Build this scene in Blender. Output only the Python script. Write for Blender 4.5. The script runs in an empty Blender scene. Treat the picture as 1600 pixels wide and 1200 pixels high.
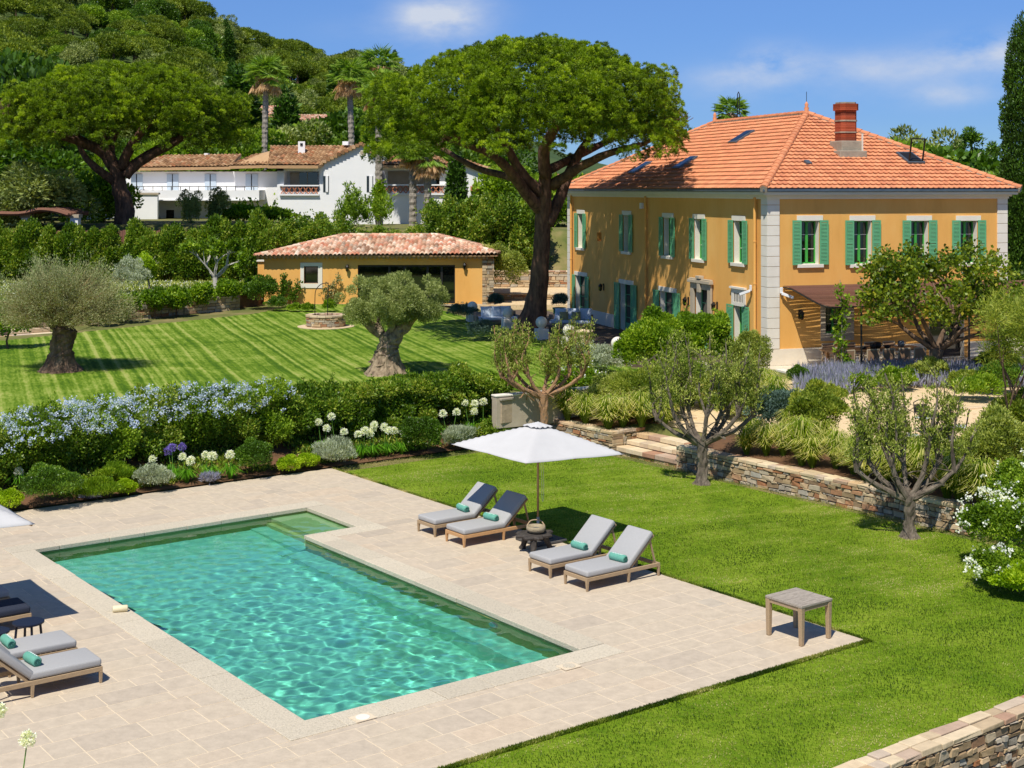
import bpy, math, random
import numpy as np
from mathutils import Vector, Matrix
PI = math.pi
S = bpy.context.scene
COL = S.collection
def lin(h):
    if not isinstance(h, str): return tuple(h)[:3]
    c = [int(h[i:i+2], 16)/255 for i in (0, 2, 4)]
    return tuple(x/12.92 if x <= .04045 else ((x+.055)/1.055)**2.4 for x in c)
def setramp(r, cols):
    e = r.color_ramp.elements
    while len(e) > 1: e.remove(e[-1])
    for i, (p, c) in enumerate(cols):
        if i == 0: e[0].position = p; x = e[0]
        else: x = e.new(p)
        x.color = (*lin(c), 1)
# ---------------------------------------------------------------- camera
cam = bpy.data.cameras.new('camera'); camo = bpy.data.objects.new('camera', cam); COL.objects.link(camo)
camo.location = (0, 0, 8); camo.rotation_euler = (PI/2, 0, 0)
cam.sensor_width = 36; cam.lens = 2175/1600*36; cam.shift_y = -304/1600; cam.clip_start = .1; cam.clip_end = 3000
S.camera = camo
# ---------------------------------------------------------------- sky, sun, exposure
SUN_EL = math.radians(58); SUNH = Vector((-.36, -.93, 0)).normalized()
sunv = Vector((SUNH.x*math.cos(SUN_EL), SUNH.y*math.cos(SUN_EL), math.sin(SUN_EL)))
L = bpy.data.lights.new('sun', 'SUN'); L.energy = 4.6; L.angle = math.radians(.5); L.color = (1, .95, .86)
L.cycles.is_caustics_light = True
lo = bpy.data.objects.new('sun', L); COL.objects.link(lo); lo.rotation_euler = sunv.to_track_quat('Z', 'Y').to_euler()
W = bpy.data.worlds.new("World"); S.world = W; W.use_nodes = True
nt = W.node_tree; nt.nodes.clear()
def nn(nt, t, **k):
    n = nt.nodes.new(t)
    for a, b in k.items(): setattr(n, a, b)
    return n
out = nn(nt, 'ShaderNodeOutputWorld'); bg = nn(nt, 'ShaderNodeBackground'); sky = nn(nt, 'ShaderNodeTexSky', sky_type='NISHITA')
sky.sun_disc = False; sky.sun_elevation = SUN_EL; sky.sun_rotation = math.atan2(SUNH.x, SUNH.y)
sky.air_density = .8; sky.dust_density = .0; sky.ozone_density = 4.5; sky.altitude = 1500
bg.inputs[1].default_value = .112
tc = nn(nt, 'ShaderNodeTexCoord'); sep = nn(nt, 'ShaderNodeSeparateXYZ'); nt.links.new(tc.outputs['Generated'], sep.inputs[0])
def mth(nt, op, a, b=None, c=None, clamp=False):
    n = nn(nt, 'ShaderNodeMath', operation=op); n.use_clamp = clamp
    for i, v in enumerate((a, b, c)):
        if v is None: continue
        if isinstance(v, (int, float)): n.inputs[i].default_value = v
        else: nt.links.new(v, n.inputs[i])
    return n.outputs[0]
# clouds: soft puffs at chosen compass directions, broken up by noise
mp = nn(nt, 'ShaderNodeMapping'); mp.inputs['Scale'].default_value = (1, 1, 2.1); nt.links.new(tc.outputs['Generated'], mp.inputs[0])
nz = nn(nt, 'ShaderNodeTexNoise'); nz.inputs['Scale'].default_value = 17; nz.inputs['Detail'].default_value = 7; nz.inputs['Roughness'].default_value = .58
nt.links.new(mp.outputs[0], nz.inputs[0])
total = None
def cdir(px, py):
    v = Vector(((px-800)/2175, 1, -(py-296)/2175)).normalized(); return v
for px, py, rx, rz, amp in [(690,26,70,38,1.5),(1205,98,55,24,1.1),(1150,125,80,22,.6),(1560,76,80,26,1.0),(1480,100,150,22,.45),(1485,150,50,16,.8),(1330,105,90,22,.28),(1380,125,220,45,.22),(590,48,90,25,.12),(900,150,300,40,.06)]:
    d = cdir(px, py)
    dx = mth(nt, 'DIVIDE', mth(nt, 'SUBTRACT', sep.outputs[0], d.x), rx/2175)
    dz = mth(nt, 'DIVIDE', mth(nt, 'SUBTRACT', sep.outputs[2], d.z), rz/2175)
    r2 = mth(nt, 'ADD', mth(nt, 'MULTIPLY', dx, dx), mth(nt, 'MULTIPLY', dz, dz))
    g = mth(nt, 'MULTIPLY', mth(nt, 'EXPONENT', mth(nt, 'MULTIPLY', r2, -1.1)), amp)
    total = g if total is None else mth(nt, 'ADD', total, g)
nzc = mth(nt, 'MULTIPLY_ADD', nz.outputs[0], 2.6, -.78)
front = mth(nt, 'GREATER_THAN', sep.outputs[1], 0)
mask = mth(nt, 'MULTIPLY', mth(nt, 'MULTIPLY', total, nzc, clamp=True), front, clamp=True)
tintn = nn(nt, 'ShaderNodeMix', data_type='RGBA', blend_type='MULTIPLY'); tintn.inputs[0].default_value = 1
nt.links.new(sky.outputs[0], tintn.inputs['A'])
# deep Mediterranean blue: the air is clear right down to the horizon
hz = nn(nt, 'ShaderNodeValToRGB'); nt.links.new(mth(nt, 'ABSOLUTE', sep.outputs[2]), hz.inputs[0]); setramp(hz, [(0, (.36,.47,.62)), (.05, (.40,.52,.72)), (.14, (.58,.72,.93)), (.45, (.72,.92,1.1))]); nt.links.new(hz.outputs[0], tintn.inputs['B'])
mx = nn(nt, 'ShaderNodeMix', data_type='RGBA'); nt.links.new(mask, mx.inputs[0]); nt.links.new(tintn.outputs['Result'], mx.inputs['A']); mx.inputs['B'].default_value = (4.7, 5.2, 6.2, 1)
nt.links.new(mx.outputs['Result'], bg.inputs[0]); nt.links.new(bg.outputs[0], out.inputs[0])
S.view_settings.view_transform = 'Standard'; S.view_settings.look = 'None'; S.view_settings.exposure = .2; S.view_settings.gamma = 1
S.cycles.max_bounces = 8; S.cycles.transparent_max_bounces = 8; S.cycles.caustics_refractive = True; S.cycles.caustics_reflective = False
# ---------------------------------------------------------------- projection and garden frame
F = 2175.
def at(px, py, z=0.):
    D = F*(8-z)/(py-296.); return Vector(((px-800)/F*D, D, z))
def atD(px, py, D): return Vector(((px-800)/F*D, D, 8-(py-296)*D/F))
UA = Vector((-.601, .799, 0)); VB = Vector((.799, .601, 0)); OO = Vector((6.3, 24.7, 0)); RZ = math.atan2(.601, .799)
def UV(u, v, z=0.): p = OO+UA*u+VB*v; return Vector((p.x, p.y, z))
def uv_of(x, y): r = Vector((x, y, 0))-Vector((OO.x, OO.y, 0)); return r.dot(UA), r.dot(VB)
def sm(t): t = np.clip(t, 0, 1); return t*t*(3-2*t)
def H(x, y):
    x = np.asarray(x, float); y = np.asarray(y, float)
    u = (x-6.3)*-.601+(y-24.7)*.799; v = (x-6.3)*.799+(y-24.7)*.601
    up = 1.05+.017*(y-42)
    left = np.where(u < 19.1, -.06, sm((u-19.1)/4.5)*up)
    left = np.where(u < -3.5, -.85, left)
    right = .58+.77*np.clip((v-8.2)/9., 0, 1)
    right = np.where(v < 8.3, left, right)
    xl = 4.25-(y-53.4)*.393
    up2 = 1.05+.017*(np.minimum(y, 79)-42)
    left = np.where(u > 23.6, up2, left)
    rr = .58+.77*np.clip((v-8.2)/9., 0, 1)+.0*x
    m = np.where(y > 47, sm((x-xl-.3)/2.), sm((v-8.4)/3.))
    right = np.where((u > 13.26) & (u < 16.04) & (v > 8.2) & (v < 9.47), -.08, right)
    z = np.where(u > 20.6, left*(1-m)+np.minimum(rr, 1.35)*m, right)
    z = z+sm((y-86)/6.)*4.0*sm((20-x)/12.)+sm((y-80)/20.)*1.2*(1-sm((20-x)/12.))
    return z
def Hz(x, y): return float(H(x, y))
# ---------------------------------------------------------------- colours and materials
def mat(name, c1, c2=None, scale=3., rough=.7, bump=0., bscale=None, metal=0., spec=.4, tint=0., coord='Object', detail=6, stretch=(1,1,1), c3=None, em=0):
    m = bpy.data.materials.new(name); m.use_nodes = True; nt = m.node_tree; b = nt.nodes['Principled BSDF']
    b.inputs['Roughness'].default_value = rough; b.inputs['Metallic'].default_value = metal; b.inputs['Specular IOR Level'].default_value = spec
    tcn = nn(nt, 'ShaderNodeTexCoord'); mpn = nn(nt, 'ShaderNodeMapping'); mpn.inputs['Scale'].default_value = stretch
    nt.links.new(tcn.outputs[coord], mpn.inputs[0])
    col = None
    if c2 is not None:
        n = nn(nt, 'ShaderNodeTexNoise'); n.inputs['Scale'].default_value = scale; n.inputs['Detail'].default_value = detail; n.inputs['Roughness'].default_value = .65
        nt.links.new(mpn.outputs[0], n.inputs[0])
        r = nn(nt, 'ShaderNodeValToRGB'); nt.links.new(n.outputs[0], r.inputs[0])
        setramp(r, [(.3, c1), (.7, c2)] if c3 is None else [(.3, c1), (.5, c2), (.7, c3)]); col = r.outputs[0]
    if tint:
        a = nn(nt, 'ShaderNodeAttribute', attribute_name='tint')
        v = mth(nt, 'MULTIPLY_ADD', a.outputs['Fac'], tint, 1-tint/2)
        mm = nn(nt, 'ShaderNodeMix', data_type='RGBA', blend_type='MULTIPLY'); mm.inputs[0].default_value = 1
        cb = nn(nt, 'ShaderNodeCombineColor'); [nt.links.new(v, cb.inputs[i]) for i in range(3)]
        if col is None: mm.inputs['A'].default_value = (*lin(c1), 1)
        else: nt.links.new(col, mm.inputs['A'])
        nt.links.new(cb.outputs[0], mm.inputs['B']); col = mm.outputs['Result']
    if col is None: b.inputs['Base Color'].default_value = (*lin(c1), 1)
    else: nt.links.new(col, b.inputs['Base Color'])
    if bump:
        n2 = nn(nt, 'ShaderNodeTexNoise'); n2.inputs['Scale'].default_value = bscale or scale*4; n2.inputs['Detail'].default_value = 5
        nt.links.new(mpn.outputs[0], n2.inputs[0])
        bp = nn(nt, 'ShaderNodeBump'); bp.inputs['Strength'].default_value = bump; bp.inputs['Distance'].default_value = .02
        nt.links.new(n2.outputs[0], bp.inputs['Height']); nt.links.new(bp.outputs[0], b.inputs['Normal'])
    return m
NOVEC = ('blue_petal', 'white_petal', 'purple_petal', 'lavender', 'dry_frond', 'grass_blade', 'silver_leaf', 'dry_olive_leaf', 'twig', 'blue_green_leaf', 'feather_grass')
GAIN = dict(blue_petal=1, white_petal=1, purple_petal=1, lavender=1.1, dry_frond=1, grass_blade=.98, silver_leaf=1.2, dry_olive_leaf=1.0, twig=1.1, blue_green_leaf=1.15, pine_needles=1.32, far_pine_needles=1.35, palm_frond=1.0, plane_leaf=1.12, bright_leaf=1.12, young_olive_leaf=1.2, tamarisk=1.2, cypress_leaf=1.3, hedge_leaf=1.3, olive_leaf=1.15, lime_leaf=1.1, feather_grass=1.25)
def leafmat(name, cols, trans=.3, rough=.55, nscale=0):
    m = bpy.data.materials.new(name); m.use_nodes = True; nt = m.node_tree; b = nt.nodes['Principled BSDF']
    a = nn(nt, 'ShaderNodeAttribute', attribute_name='tint'); r = nn(nt, 'ShaderNodeValToRGB'); nt.links.new(a.outputs['Fac'], r.inputs[0])
    k = len(cols)-1; gn = GAIN.get(name, 1.45); setramp(r, [(i/k, tuple(min(.9, x*gn*(1.1, 1.0, .75)[j] if name not in NOVEC else x*gn) for j, x in enumerate(lin(c)))) for i, c in enumerate(cols)])
    nt.links.new(r.outputs[0], b.inputs['Base Color']); b.inputs['Roughness'].default_value = rough; b.inputs['Specular IOR Level'].default_value = .35
    t = nn(nt, 'ShaderNodeBsdfTranslucent'); g = nn(nt, 'ShaderNodeMix', data_type='RGBA', blend_type='MULTIPLY'); g.inputs[0].default_value = 1
    nt.links.new(r.outputs[0], g.inputs['A']); g.inputs['B'].default_value = (1.7, 1.7, .55, 1); nt.links.new(g.outputs['Result'], t.inputs[0])
    mxs = nn(nt, 'ShaderNodeMixShader'); mxs.inputs[0].default_value = trans
    o = [n for n in nt.nodes if n.type == 'OUTPUT_MATERIAL'][0]
    nt.links.new(b.outputs[0], mxs.inputs[1]); nt.links.new(t.outputs[0], mxs.inputs[2]); nt.links.new(mxs.outputs[0], o.inputs[0])
    return m
def ramp_tint_mat(name, cols, rough=.8, bump=.3, bscale=30, spec=.3):
    m = mat(name, cols[0], None, rough=rough, bump=bump, bscale=bscale, spec=spec); nt = m.node_tree; b = nt.nodes['Principled BSDF']
    a = nn(nt, 'ShaderNodeAttribute', attribute_name='tint'); r = nn(nt, 'ShaderNodeValToRGB'); nt.links.new(a.outputs['Fac'], r.inputs[0])
    k = len(cols)-1; setramp(r, [(i/k, c) for i, c in enumerate(cols)])
    tcn = nn(nt, 'ShaderNodeTexCoord'); n = nn(nt, 'ShaderNodeTexNoise'); n.inputs['Scale'].default_value = 4.5; n.inputs['Detail'].default_value = 11; n.inputs['Roughness'].default_value = .72; nt.links.new(tcn.outputs['Object'], n.inputs[0])
    v = mth(nt, 'MULTIPLY_ADD', n.outputs[0], .7, .65); cb = nn(nt, 'ShaderNodeCombineColor'); [nt.links.new(v, cb.inputs[i]) for i in range(3)]
    mm = nn(nt, 'ShaderNodeMix', data_type='RGBA', blend_type='MULTIPLY'); mm.inputs[0].default_value = 1
    nt.links.new(r.outputs[0], mm.inputs['A']); nt.links.new(cb.outputs[0], mm.inputs['B']); nt.links.new(mm.outputs['Result'], b.inputs['Base Color'])
    return m
def vnoise(x, y, sc, seed=0):
    g = np.random.default_rng(seed).random((256, 256)); X = np.asarray(x)*sc+1000; Y = np.asarray(y)*sc+1000; i = np.floor(X).astype(int); j = np.floor(Y).astype(int); fx = sm(X-i); fy = sm(Y-j)
    q = lambda a, b: g[a % 256, b % 256]
    return (q(i,j)*(1-fx)+q(i+1,j)*fx)*(1-fy)+(q(i,j+1)*(1-fx)+q(i+1,j+1)*fx)*fy
# ---------------------------------------------------------------- mesh helpers
def raw(name, V, Fq, m, parent=None, tint=None, smooth=False, nv=4):
    V = np.asarray(V, np.float32); Fq = np.asarray(Fq, np.int32)
    me = bpy.data.meshes.new(name); me.vertices.add(len(V)); me.vertices.foreach_set('co', V.ravel())
    nf = len(Fq); me.loops.add(nf*nv); me.loops.foreach_set('vertex_index', Fq.ravel()); me.polygons.add(nf)
    me.polygons.foreach_set('loop_start', np.arange(nf, dtype=np.int32)*nv)
    if smooth: me.polygons.foreach_set('use_smooth', np.ones(nf, bool))
    if tint is not None:
        at_ = me.attributes.new('tint', 'FLOAT', 'FACE'); at_.data.foreach_set('value', np.asarray(tint, np.float32))
    me.update(calc_edges=True); me.materials.append(m)
    o = bpy.data.objects.new(name, me); COL.objects.link(o)
    if parent is not None: o.parent = parent
    return o
class MB:
    def __init__(s): s.v = []; s.f = []; s.t = []; s.ct = .5
    def add(s, V, Fc, t=None):
        n = len(s.v); s.v += [tuple(p) for p in V]; s.f += [tuple(i+n for i in f) for f in Fc]; s.t += [s.ct if t is None else t]*len(Fc)
    def hexa(s, P, t=None):
        s.add(P, [(0,3,2,1),(4,5,6,7),(0,1,5,4),(1,2,6,5),(2,3,7,6),(3,0,4,7)], t)
    def box(s, x0, x1, y0, y1, z0, z1, t=None):
        if x0 > x1: x0, x1 = x1, x0
        if y0 > y1: y0, y1 = y1, y0
        if z0 > z1: z0, z1 = z1, z0
        s.hexa([(x0,y0,z0),(x1,y0,z0),(x1,y1,z0),(x0,y1,z0),(x0,y0,z1),(x1,y0,z1),(x1,y1,z1),(x0,y1,z1)], t)
    def obox(s, c, ax, ay, az, sx, sy, sz, t=None):
        c = Vector(c); X = Vector(ax).normalized()*sx/2; Y = Vector(ay).normalized()*sy/2; Z = Vector(az).normalized()*sz/2
        s.hexa([c-X-Y-Z, c+X-Y-Z, c+X+Y-Z, c-X+Y-Z, c-X-Y+Z, c+X-Y+Z, c+X+Y+Z, c-X+Y+Z], t)
    def beam(s, p0, p1, w, h, up=(0,0,1)):
        p0 = Vector(p0); p1 = Vector(p1); d = (p1-p0); l = d.length; d.normalize(); up = Vector(up)
        sd = d.cross(up)
        if sd.length < 1e-4: sd = d.cross(Vector((1,0,0)))
        sd.normalize(); u2 = sd.cross(d); s.obox((p0+p1)/2, d, sd, u2, l, w, h)
    def tube(s, path, rad, n=8, caps=True, rough=0, seed=0, t=None):
        path = [Vector(p) for p in path]; k = len(path)
        if isinstance(rad, (int, float)): rad = [rad]*k
        R = random.Random(seed); V = []; prev = None
        for i, p in enumerate(path):
            d = (path[min(i+1, k-1)]-path[max(i-1, 0)])
            if d.length < 1e-6: d = Vector((0,0,1))
            d.normalize()
            if prev is None: a = d.orthogonal().normalized()
            else:
                a = prev-d*prev.dot(d); a = a.normalized() if a.length > 1e-5 else d.orthogonal().normalized()
            prev = a; b = d.cross(a)
            for j in range(n):
                th = 2*PI*j/n; r = rad[i]*(1+(R.uniform(-rough, rough) if rough else 0)); V.append(p+a*math.cos(th)*r+b*math.sin(th)*r)
        Fc = [(i*n+j, i*n+(j+1) % n, (i+1)*n+(j+1) % n, (i+1)*n+j) for i in range(k-1) for j in range(n)]
        if caps: Fc += [tuple(range(n-1, -1, -1)), tuple(range((k-1)*n, k*n))]
        s.add(V, Fc, t)
    def lathe(s, prof, n=24, c=(0,0,0), t=None):
        V = []; k = len(prof)
        for r, z in prof:
            for j in range(n): V.append((c[0]+max(r, 1e-4)*math.cos(2*PI*j/n), c[1]+max(r, 1e-4)*math.sin(2*PI*j/n), c[2]+z))
        Fc = [(i*n+j, i*n+(j+1) % n, (i+1)*n+(j+1) % n, (i+1)*n+j) for i in range(k-1) for j in range(n)]
        Fc += [tuple(range(n-1, -1, -1)), tuple(range((k-1)*n, k*n))]; s.add(V, Fc, t)
    def sphere(s, c, r, n=20, m=12, sz=1.):
        s.lathe([(r*math.sin(PI*i/m), -r*sz*math.cos(PI*i/m)) for i in range(m+1)], n, c)
    def prism(s, P, z0, z1):
        n = len(P); s.add([(p[0], p[1], z0) for p in P]+[(p[0], p[1], z1) for p in P], [tuple(range(n-1, -1, -1)), tuple(range(n, 2*n))]+[(i, (i+1) % n, n+(i+1) % n, n+i) for i in range(n)])
    def build(s, name, m, parent=None, smooth=False, bevel=0, loc=None, rz=None, sub=0):
        me = bpy.data.meshes.new(name); me.from_pydata(s.v, [], s.f); me.update(); me.materials.append(m)
        a = me.attributes.new('tint', 'FLOAT', 'FACE'); a.data.foreach_set('value', np.array(s.t, np.float32))
        if smooth: me.shade_smooth()
        o = bpy.data.objects.new(name, me); COL.objects.link(o)
        if parent is not None: o.parent = parent
        if loc is not None: o.location = loc
        if rz is not None: o.rotation_euler = (0, 0, rz)
        if bevel:
            bm = o.modifiers.new('bevel', 'BEVEL'); bm.width = bevel; bm.segments = 2; bm.limit_method = 'ANGLE'
        if sub:
            q = o.modifiers.new('sub', 'SUBSURF'); q.levels = sub; q.render_levels = sub
        return o
def tag(o, label=None, cat=None, group=None, kind=None):
    if label: o['label'] = label
    if cat: o['category'] = cat
    if group: o['group'] = group
    if kind: o['kind'] = kind
    return o
def empty(name, loc=(0,0,0), rz=0., label=None, cat=None, group=None):
    o = bpy.data.objects.new(name, None); COL.objects.link(o); o.location = loc; o.rotation_euler = (0, 0, rz); return tag(o, label, cat, group)
def kids(o): return [c for c in COL.objects if c.parent == o]
CH = {}
def copy_tree(o, loc=None, rz=None, label=None, group=None, scale=None):
    def rec(q, par):
        c = q.copy(); COL.objects.link(c)
        if par is not None: c.parent = par
        if q.name not in CH: CH[q.name] = kids(q)
        for k in CH[q.name]: rec(k, c)
        return c
    c = rec(o, None)
    if loc is not None: c.location = loc
    if rz is not None: c.rotation_euler = (0, 0, rz)
    if label: c['label'] = label
    if group: c['group'] = group
    if scale is not None: c.scale = (scale,)*3 if isinstance(scale, (int, float)) else scale
    return c
def spline(P, n=5):
    P = [Vector(p) for p in P]; Q = [P[0]*2-P[1]]+P+[P[-1]*2-P[-2]]; R = []
    for i in range(1, len(Q)-2):
        for k in range(n):
            t = k/n; a, b, c, d = Q[i-1], Q[i], Q[i+1], Q[i+2]
            R.append(.5*((2*b)+(c-a)*t+(2*a-5*b+4*c-d)*t*t+(3*b-3*c+d-a)*t**3))
    R.append(P[-1]); return R
def unit(A): return A/np.maximum(np.linalg.norm(A, axis=1, keepdims=True), 1e-9)
def leaves(name, P, D, ln, wd, m, parent=None, tint=None, rng=None, curl=0.):
    """one rhombic blade per point: base P, axis D (unit), length ln, width wd"""
    n = len(P); rng = rng or np.random.default_rng(0); D = unit(D)
    R = rng.normal(size=(n, 3)); Sd = unit(np.cross(D, R)); N = np.cross(Sd, D)
    ln = np.broadcast_to(np.asarray(ln, float), (n,))[:, None]; wd = np.broadcast_to(np.asarray(wd, float), (n,))[:, None]
    V = np.empty((n, 4, 3)); V[:, 0] = P; V[:, 1] = P+D*ln*.5+Sd*wd*.5+N*ln*curl; V[:, 2] = P+D*ln; V[:, 3] = P+D*ln*.5-Sd*wd*.5+N*ln*curl
    if tint is None: tint = rng.random(n)
    return raw(name, V.reshape(-1, 3), np.arange(n*4).reshape(n, 4), m, parent, np.clip(tint, 0, 1))
def sph(rng, n): return unit(rng.normal(size=(n, 3)))
def puffs(rng, C, Rr, n, fill=.35, low=-.6):
    """points over a set of ellipsoids; C (k,3), Rr (k,3) -> P, N, puff index"""
    C = np.asarray(C, float); Rr = np.asarray(Rr, float); w = (Rr[:, 0]*Rr[:, 2]+Rr[:, 0]*Rr[:, 1]); idx = rng.choice(len(C), n, p=w/w.sum())
    N = sph(rng, n); N[:, 2] = np.where(N[:, 2] < low, -N[:, 2], N[:, 2]); rr = 1-np.abs(rng.normal(size=n))*fill*.6; rr = np.clip(rr, .1, 1.08)
    return C[idx]+N*Rr[idx]*rr[:, None], unit(N/Rr[idx]), idx
# ================================================================= MATERIALS
M = {}
M['soil'] = mat('soil', '4c3420', '6e4e34', 1.5, .95, .6, 25, c3='4a3822')
M['ground'] = mat('ground', '4d5a22', '6a6a35', .6, .95, .5, 8, c3='8a7a50')
M['gravel'] = mat('gravel', 'c9ab80', 'dcc39a', 6, .95, .5, 60, c3='b8976c')
M['slab'] = ramp_tint_mat('limestone', ['b5a793', 'bbac97', 'bfb09a', 'c2b29b', 'c0b19a', 'c4b198', 'baad99'], .75, .25, 14)
M['mortar'] = mat('mortar', 'd2c0a3', 'dac9ad', 5, .9, .2)
M['coping'] = mat('weathered_stone', 'aaa08c', 'c6baa3', 30, .85, .7, 50, c3='d0c3ab', tint=.15, detail=14)
M['stone'] = ramp_tint_mat('rubble', ['8a7458', 'a28a68', 'b39a76', 'c2ab88', 'a8a294', '8f7c64', 'a06c48', 'cdb894', '9a9284', 'bba27c'], .9, .7, 12)
M['stonetop'] = ramp_tint_mat('stone_coping', ['b39d7d', 'cdb896', 'd9c7a6', 'c0a27c', 'bfae98', 'a97f64'], .9, .6, 10)
M['core'] = mat('wall_mortar', '7c6850', '9a8466', 4, .95, .5)
M['white'] = mat('white_stone', 'ded6c6', 'e6dfd0', 2, .8, .12, 12)
M['plaster'] = mat('plaster', 'aa9c86', 'bdaf98', 2, .85, .2, 12)
M['whitehouse'] = mat('whitewash', 'e6e6e6', 'efeeec', .6, .85, .1, 6)
M['ochre'] = mat('ochre_render', 'dfa352', 'e5ab5a', .7, .85, .12, 20, detail=11, c3='e8b466', stretch=(1,1,.45))
nt = M['ochre'].node_tree; bs_ = nt.nodes['Principled BSDF']; src_ = bs_.inputs['Base Color'].links[0].from_socket
tcs = nn(nt, 'ShaderNodeTexCoord'); mps = nn(nt, 'ShaderNodeMapping'); mps.inputs['Scale'].default_value = (1.3, 1.3, .22); nt.links.new(tcs.outputs['Object'], mps.inputs[0])
ns_ = nn(nt, 'ShaderNodeTexNoise'); ns_.inputs['Scale'].default_value = 1; ns_.inputs['Detail'].default_value = 7; ns_.inputs['Roughness'].default_value = .7; nt.links.new(mps.outputs[0], ns_.inputs[0])
rs_ = nn(nt, 'ShaderNodeValToRGB'); nt.links.new(ns_.outputs[0], rs_.inputs[0]); setramp(rs_, [(.3, (.92,.91,.89)), (.5, (1,1,1)), (.75, (1.04,1.05,1.08))])
ms_ = nn(nt, 'ShaderNodeMix', data_type='RGBA', blend_type='MULTIPLY'); ms_.inputs[0].default_value = 1; nt.links.new(src_, ms_.inputs['A']); nt.links.new(rs_.outputs[0], ms_.inputs['B']); nt.links.new(ms_.outputs['Result'], bs_.inputs['Base Color'])
M['tile'] = ramp_tint_mat('roof_tile', ['bf7854', 'ca825a', 'd28a60', 'd69066', 'cf885e', 'c27e5a'], .8, .25, 20)
M['mixtile'] = ramp_tint_mat('barrel_tile', ['8a6a52', 'b58a6c', 'd8b89a', 'e6d2bc', 'cf9a7c', 'c07a5c', 'e2c8ac', '9c8672', 'dba888'], .9, .5, 16)
M['oldtile'] = ramp_tint_mat('old_barrel_tile', ['6e5238', '8e6a48', 'a57e58', 'b8946c', '94704e', 'a86e48', 'c2a27e'], .9, .5, 10)
M['zinc'] = mat('zinc', '5d6a74', '6f7c86', 3, .45, metal=.6)
M['darkglass'] = mat('dark_glass', '0b0e0c', rough=.04, spec=.9)
M['green'] = mat('shutter_green', '5ea474', '68ae7e', 3, .5, tint=.2)
M['green2'] = mat('window_green', '3f9a3c', '48a545', 3, .5)
M['iron'] = mat('black_iron', '161412', '22201c', 5, .5)
M['brick'] = ramp_tint_mat('chimney_brick', ['8e3f24', 'a44a2c', 'b3563a', '7d3a26'], .9, .5, 20)
M['cement'] = mat('cement', '8e8474', 'a89c88', 4, .9, .4)
M['teak'] = mat('weathered_teak', '9a8264', 'b39a78', 9, .7, .25, 40, stretch=(1,6,6))
M['teak2'] = mat('fresh_teak', 'b58a5c', 'c89c6c', 9, .6, .2, 40, stretch=(1,6,6))
M['greywood'] = mat('grey_wood', '7e7468', 'a3988a', 8, .75, .4, 30, stretch=(1,8,8), c3='b5aa9a')
M['darkwood'] = mat('charred_wood', '2e2a26', '4c453e', 9, .8, .8, 25)
M['rust'] = mat('brown_reed', '7a5642', '8c6650', 3, .9, .3, 20, stretch=(1,12,1))
M['cush'] = mat('grey_cushion', 'a09f9d', 'abaaa8', 60, .95, .25, 300)
M['navy'] = mat('navy_cushion', '262c3a', '2e3444', 60, .95, .25, 300)
M['towel'] = mat('green_towel', '5fa08c', '6eae9a', 30, .95, .6, 160)
M['canopy'] = mat('canopy_cloth', 'bfbdba', 'c6c4c1', 2, .9, .05)
M['bluecush'] = mat('pale_blue_cushion', 'bcc8d4', 'c8d2dc', 8, .9, .2)
M['bark'] = mat('bark', '3a2d22', '6b5542', 6, .95, 1., 14, stretch=(1,1,.3), c3='84705a')
M['pinebark'] = mat('pine_bark', '33241c', '62483a', 5, .95, 1., 9, stretch=(1,1,.25), c3='86644e')
M['olivebark'] = mat('olive_bark', '4a3c2e', '8c7a62', 7, .95, 1., 12, stretch=(1,1,.35), c3='a8977c')
M['palebark'] = mat('pale_bark', '6e655a', 'a59c8e', 7, .9, .8, 12)
M['orangebark'] = mat('orange_bark', '7a6250', 'a07a56', 7, .9, .6, 12, c3='6e6255')
# ================================================================= GROUND
def ramp_list(*segs):
    r = []
    for a, b, n in segs: r += list(np.linspace(a, b, n, endpoint=False))
    return np.array(sorted(set(np.round(r, 3))))
us = ramp_list((-70,-4,12), (-3.56,-3.42,2), (-3.3,2.5,5), (2.5,13.2,12), (13.255,13.265,1), (13.3,16.0,4), (16.035,16.045,1), (16.1,19,4), (19.05,31,40), (31,80,60), (80,700,60))
vs = ramp_list((-700,-60,30), (-60,-12,30), (-12,-9.8,4), (-9.7,-2.8,10), (-2.7,8,10), (8.25,8.36,2), (8.5,9.46,3),(9.5,20,15), (20,60,30), (60,700,40))
Ug, Vg = np.meshgrid(us, vs, indexing='ij'); Xg = 6.3-.601*Ug+.799*Vg; Yg = 24.7+.799*Ug+.601*Vg; Zg = H(Xg, Yg)
ii = np.arange(Ug.size).reshape(Ug.shape)
q = np.stack([ii[:-1,:-1], ii[1:,:-1], ii[1:,1:], ii[:-1,1:]], -1).reshape(-1, 4)
uc = (Ug[:-1,:-1]+Ug[1:,1:]).ravel()/2; vc = (Vg[:-1,:-1]+Vg[1:,1:]).ravel()/2
inpool = (Ug[1:,1:].ravel() > 2.4) & (Ug[:-1,:-1].ravel() < 15.4) & (Vg[1:,1:].ravel() > -10.0) & (Vg[:-1,:-1].ravel() < -2.6)
q = q[~inpool][:, ::-1]
tag(raw('ground', np.stack([Xg, Yg, Zg], -1).reshape(-1, 3), q, M['ground'], smooth=False), kind='structure')
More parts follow.
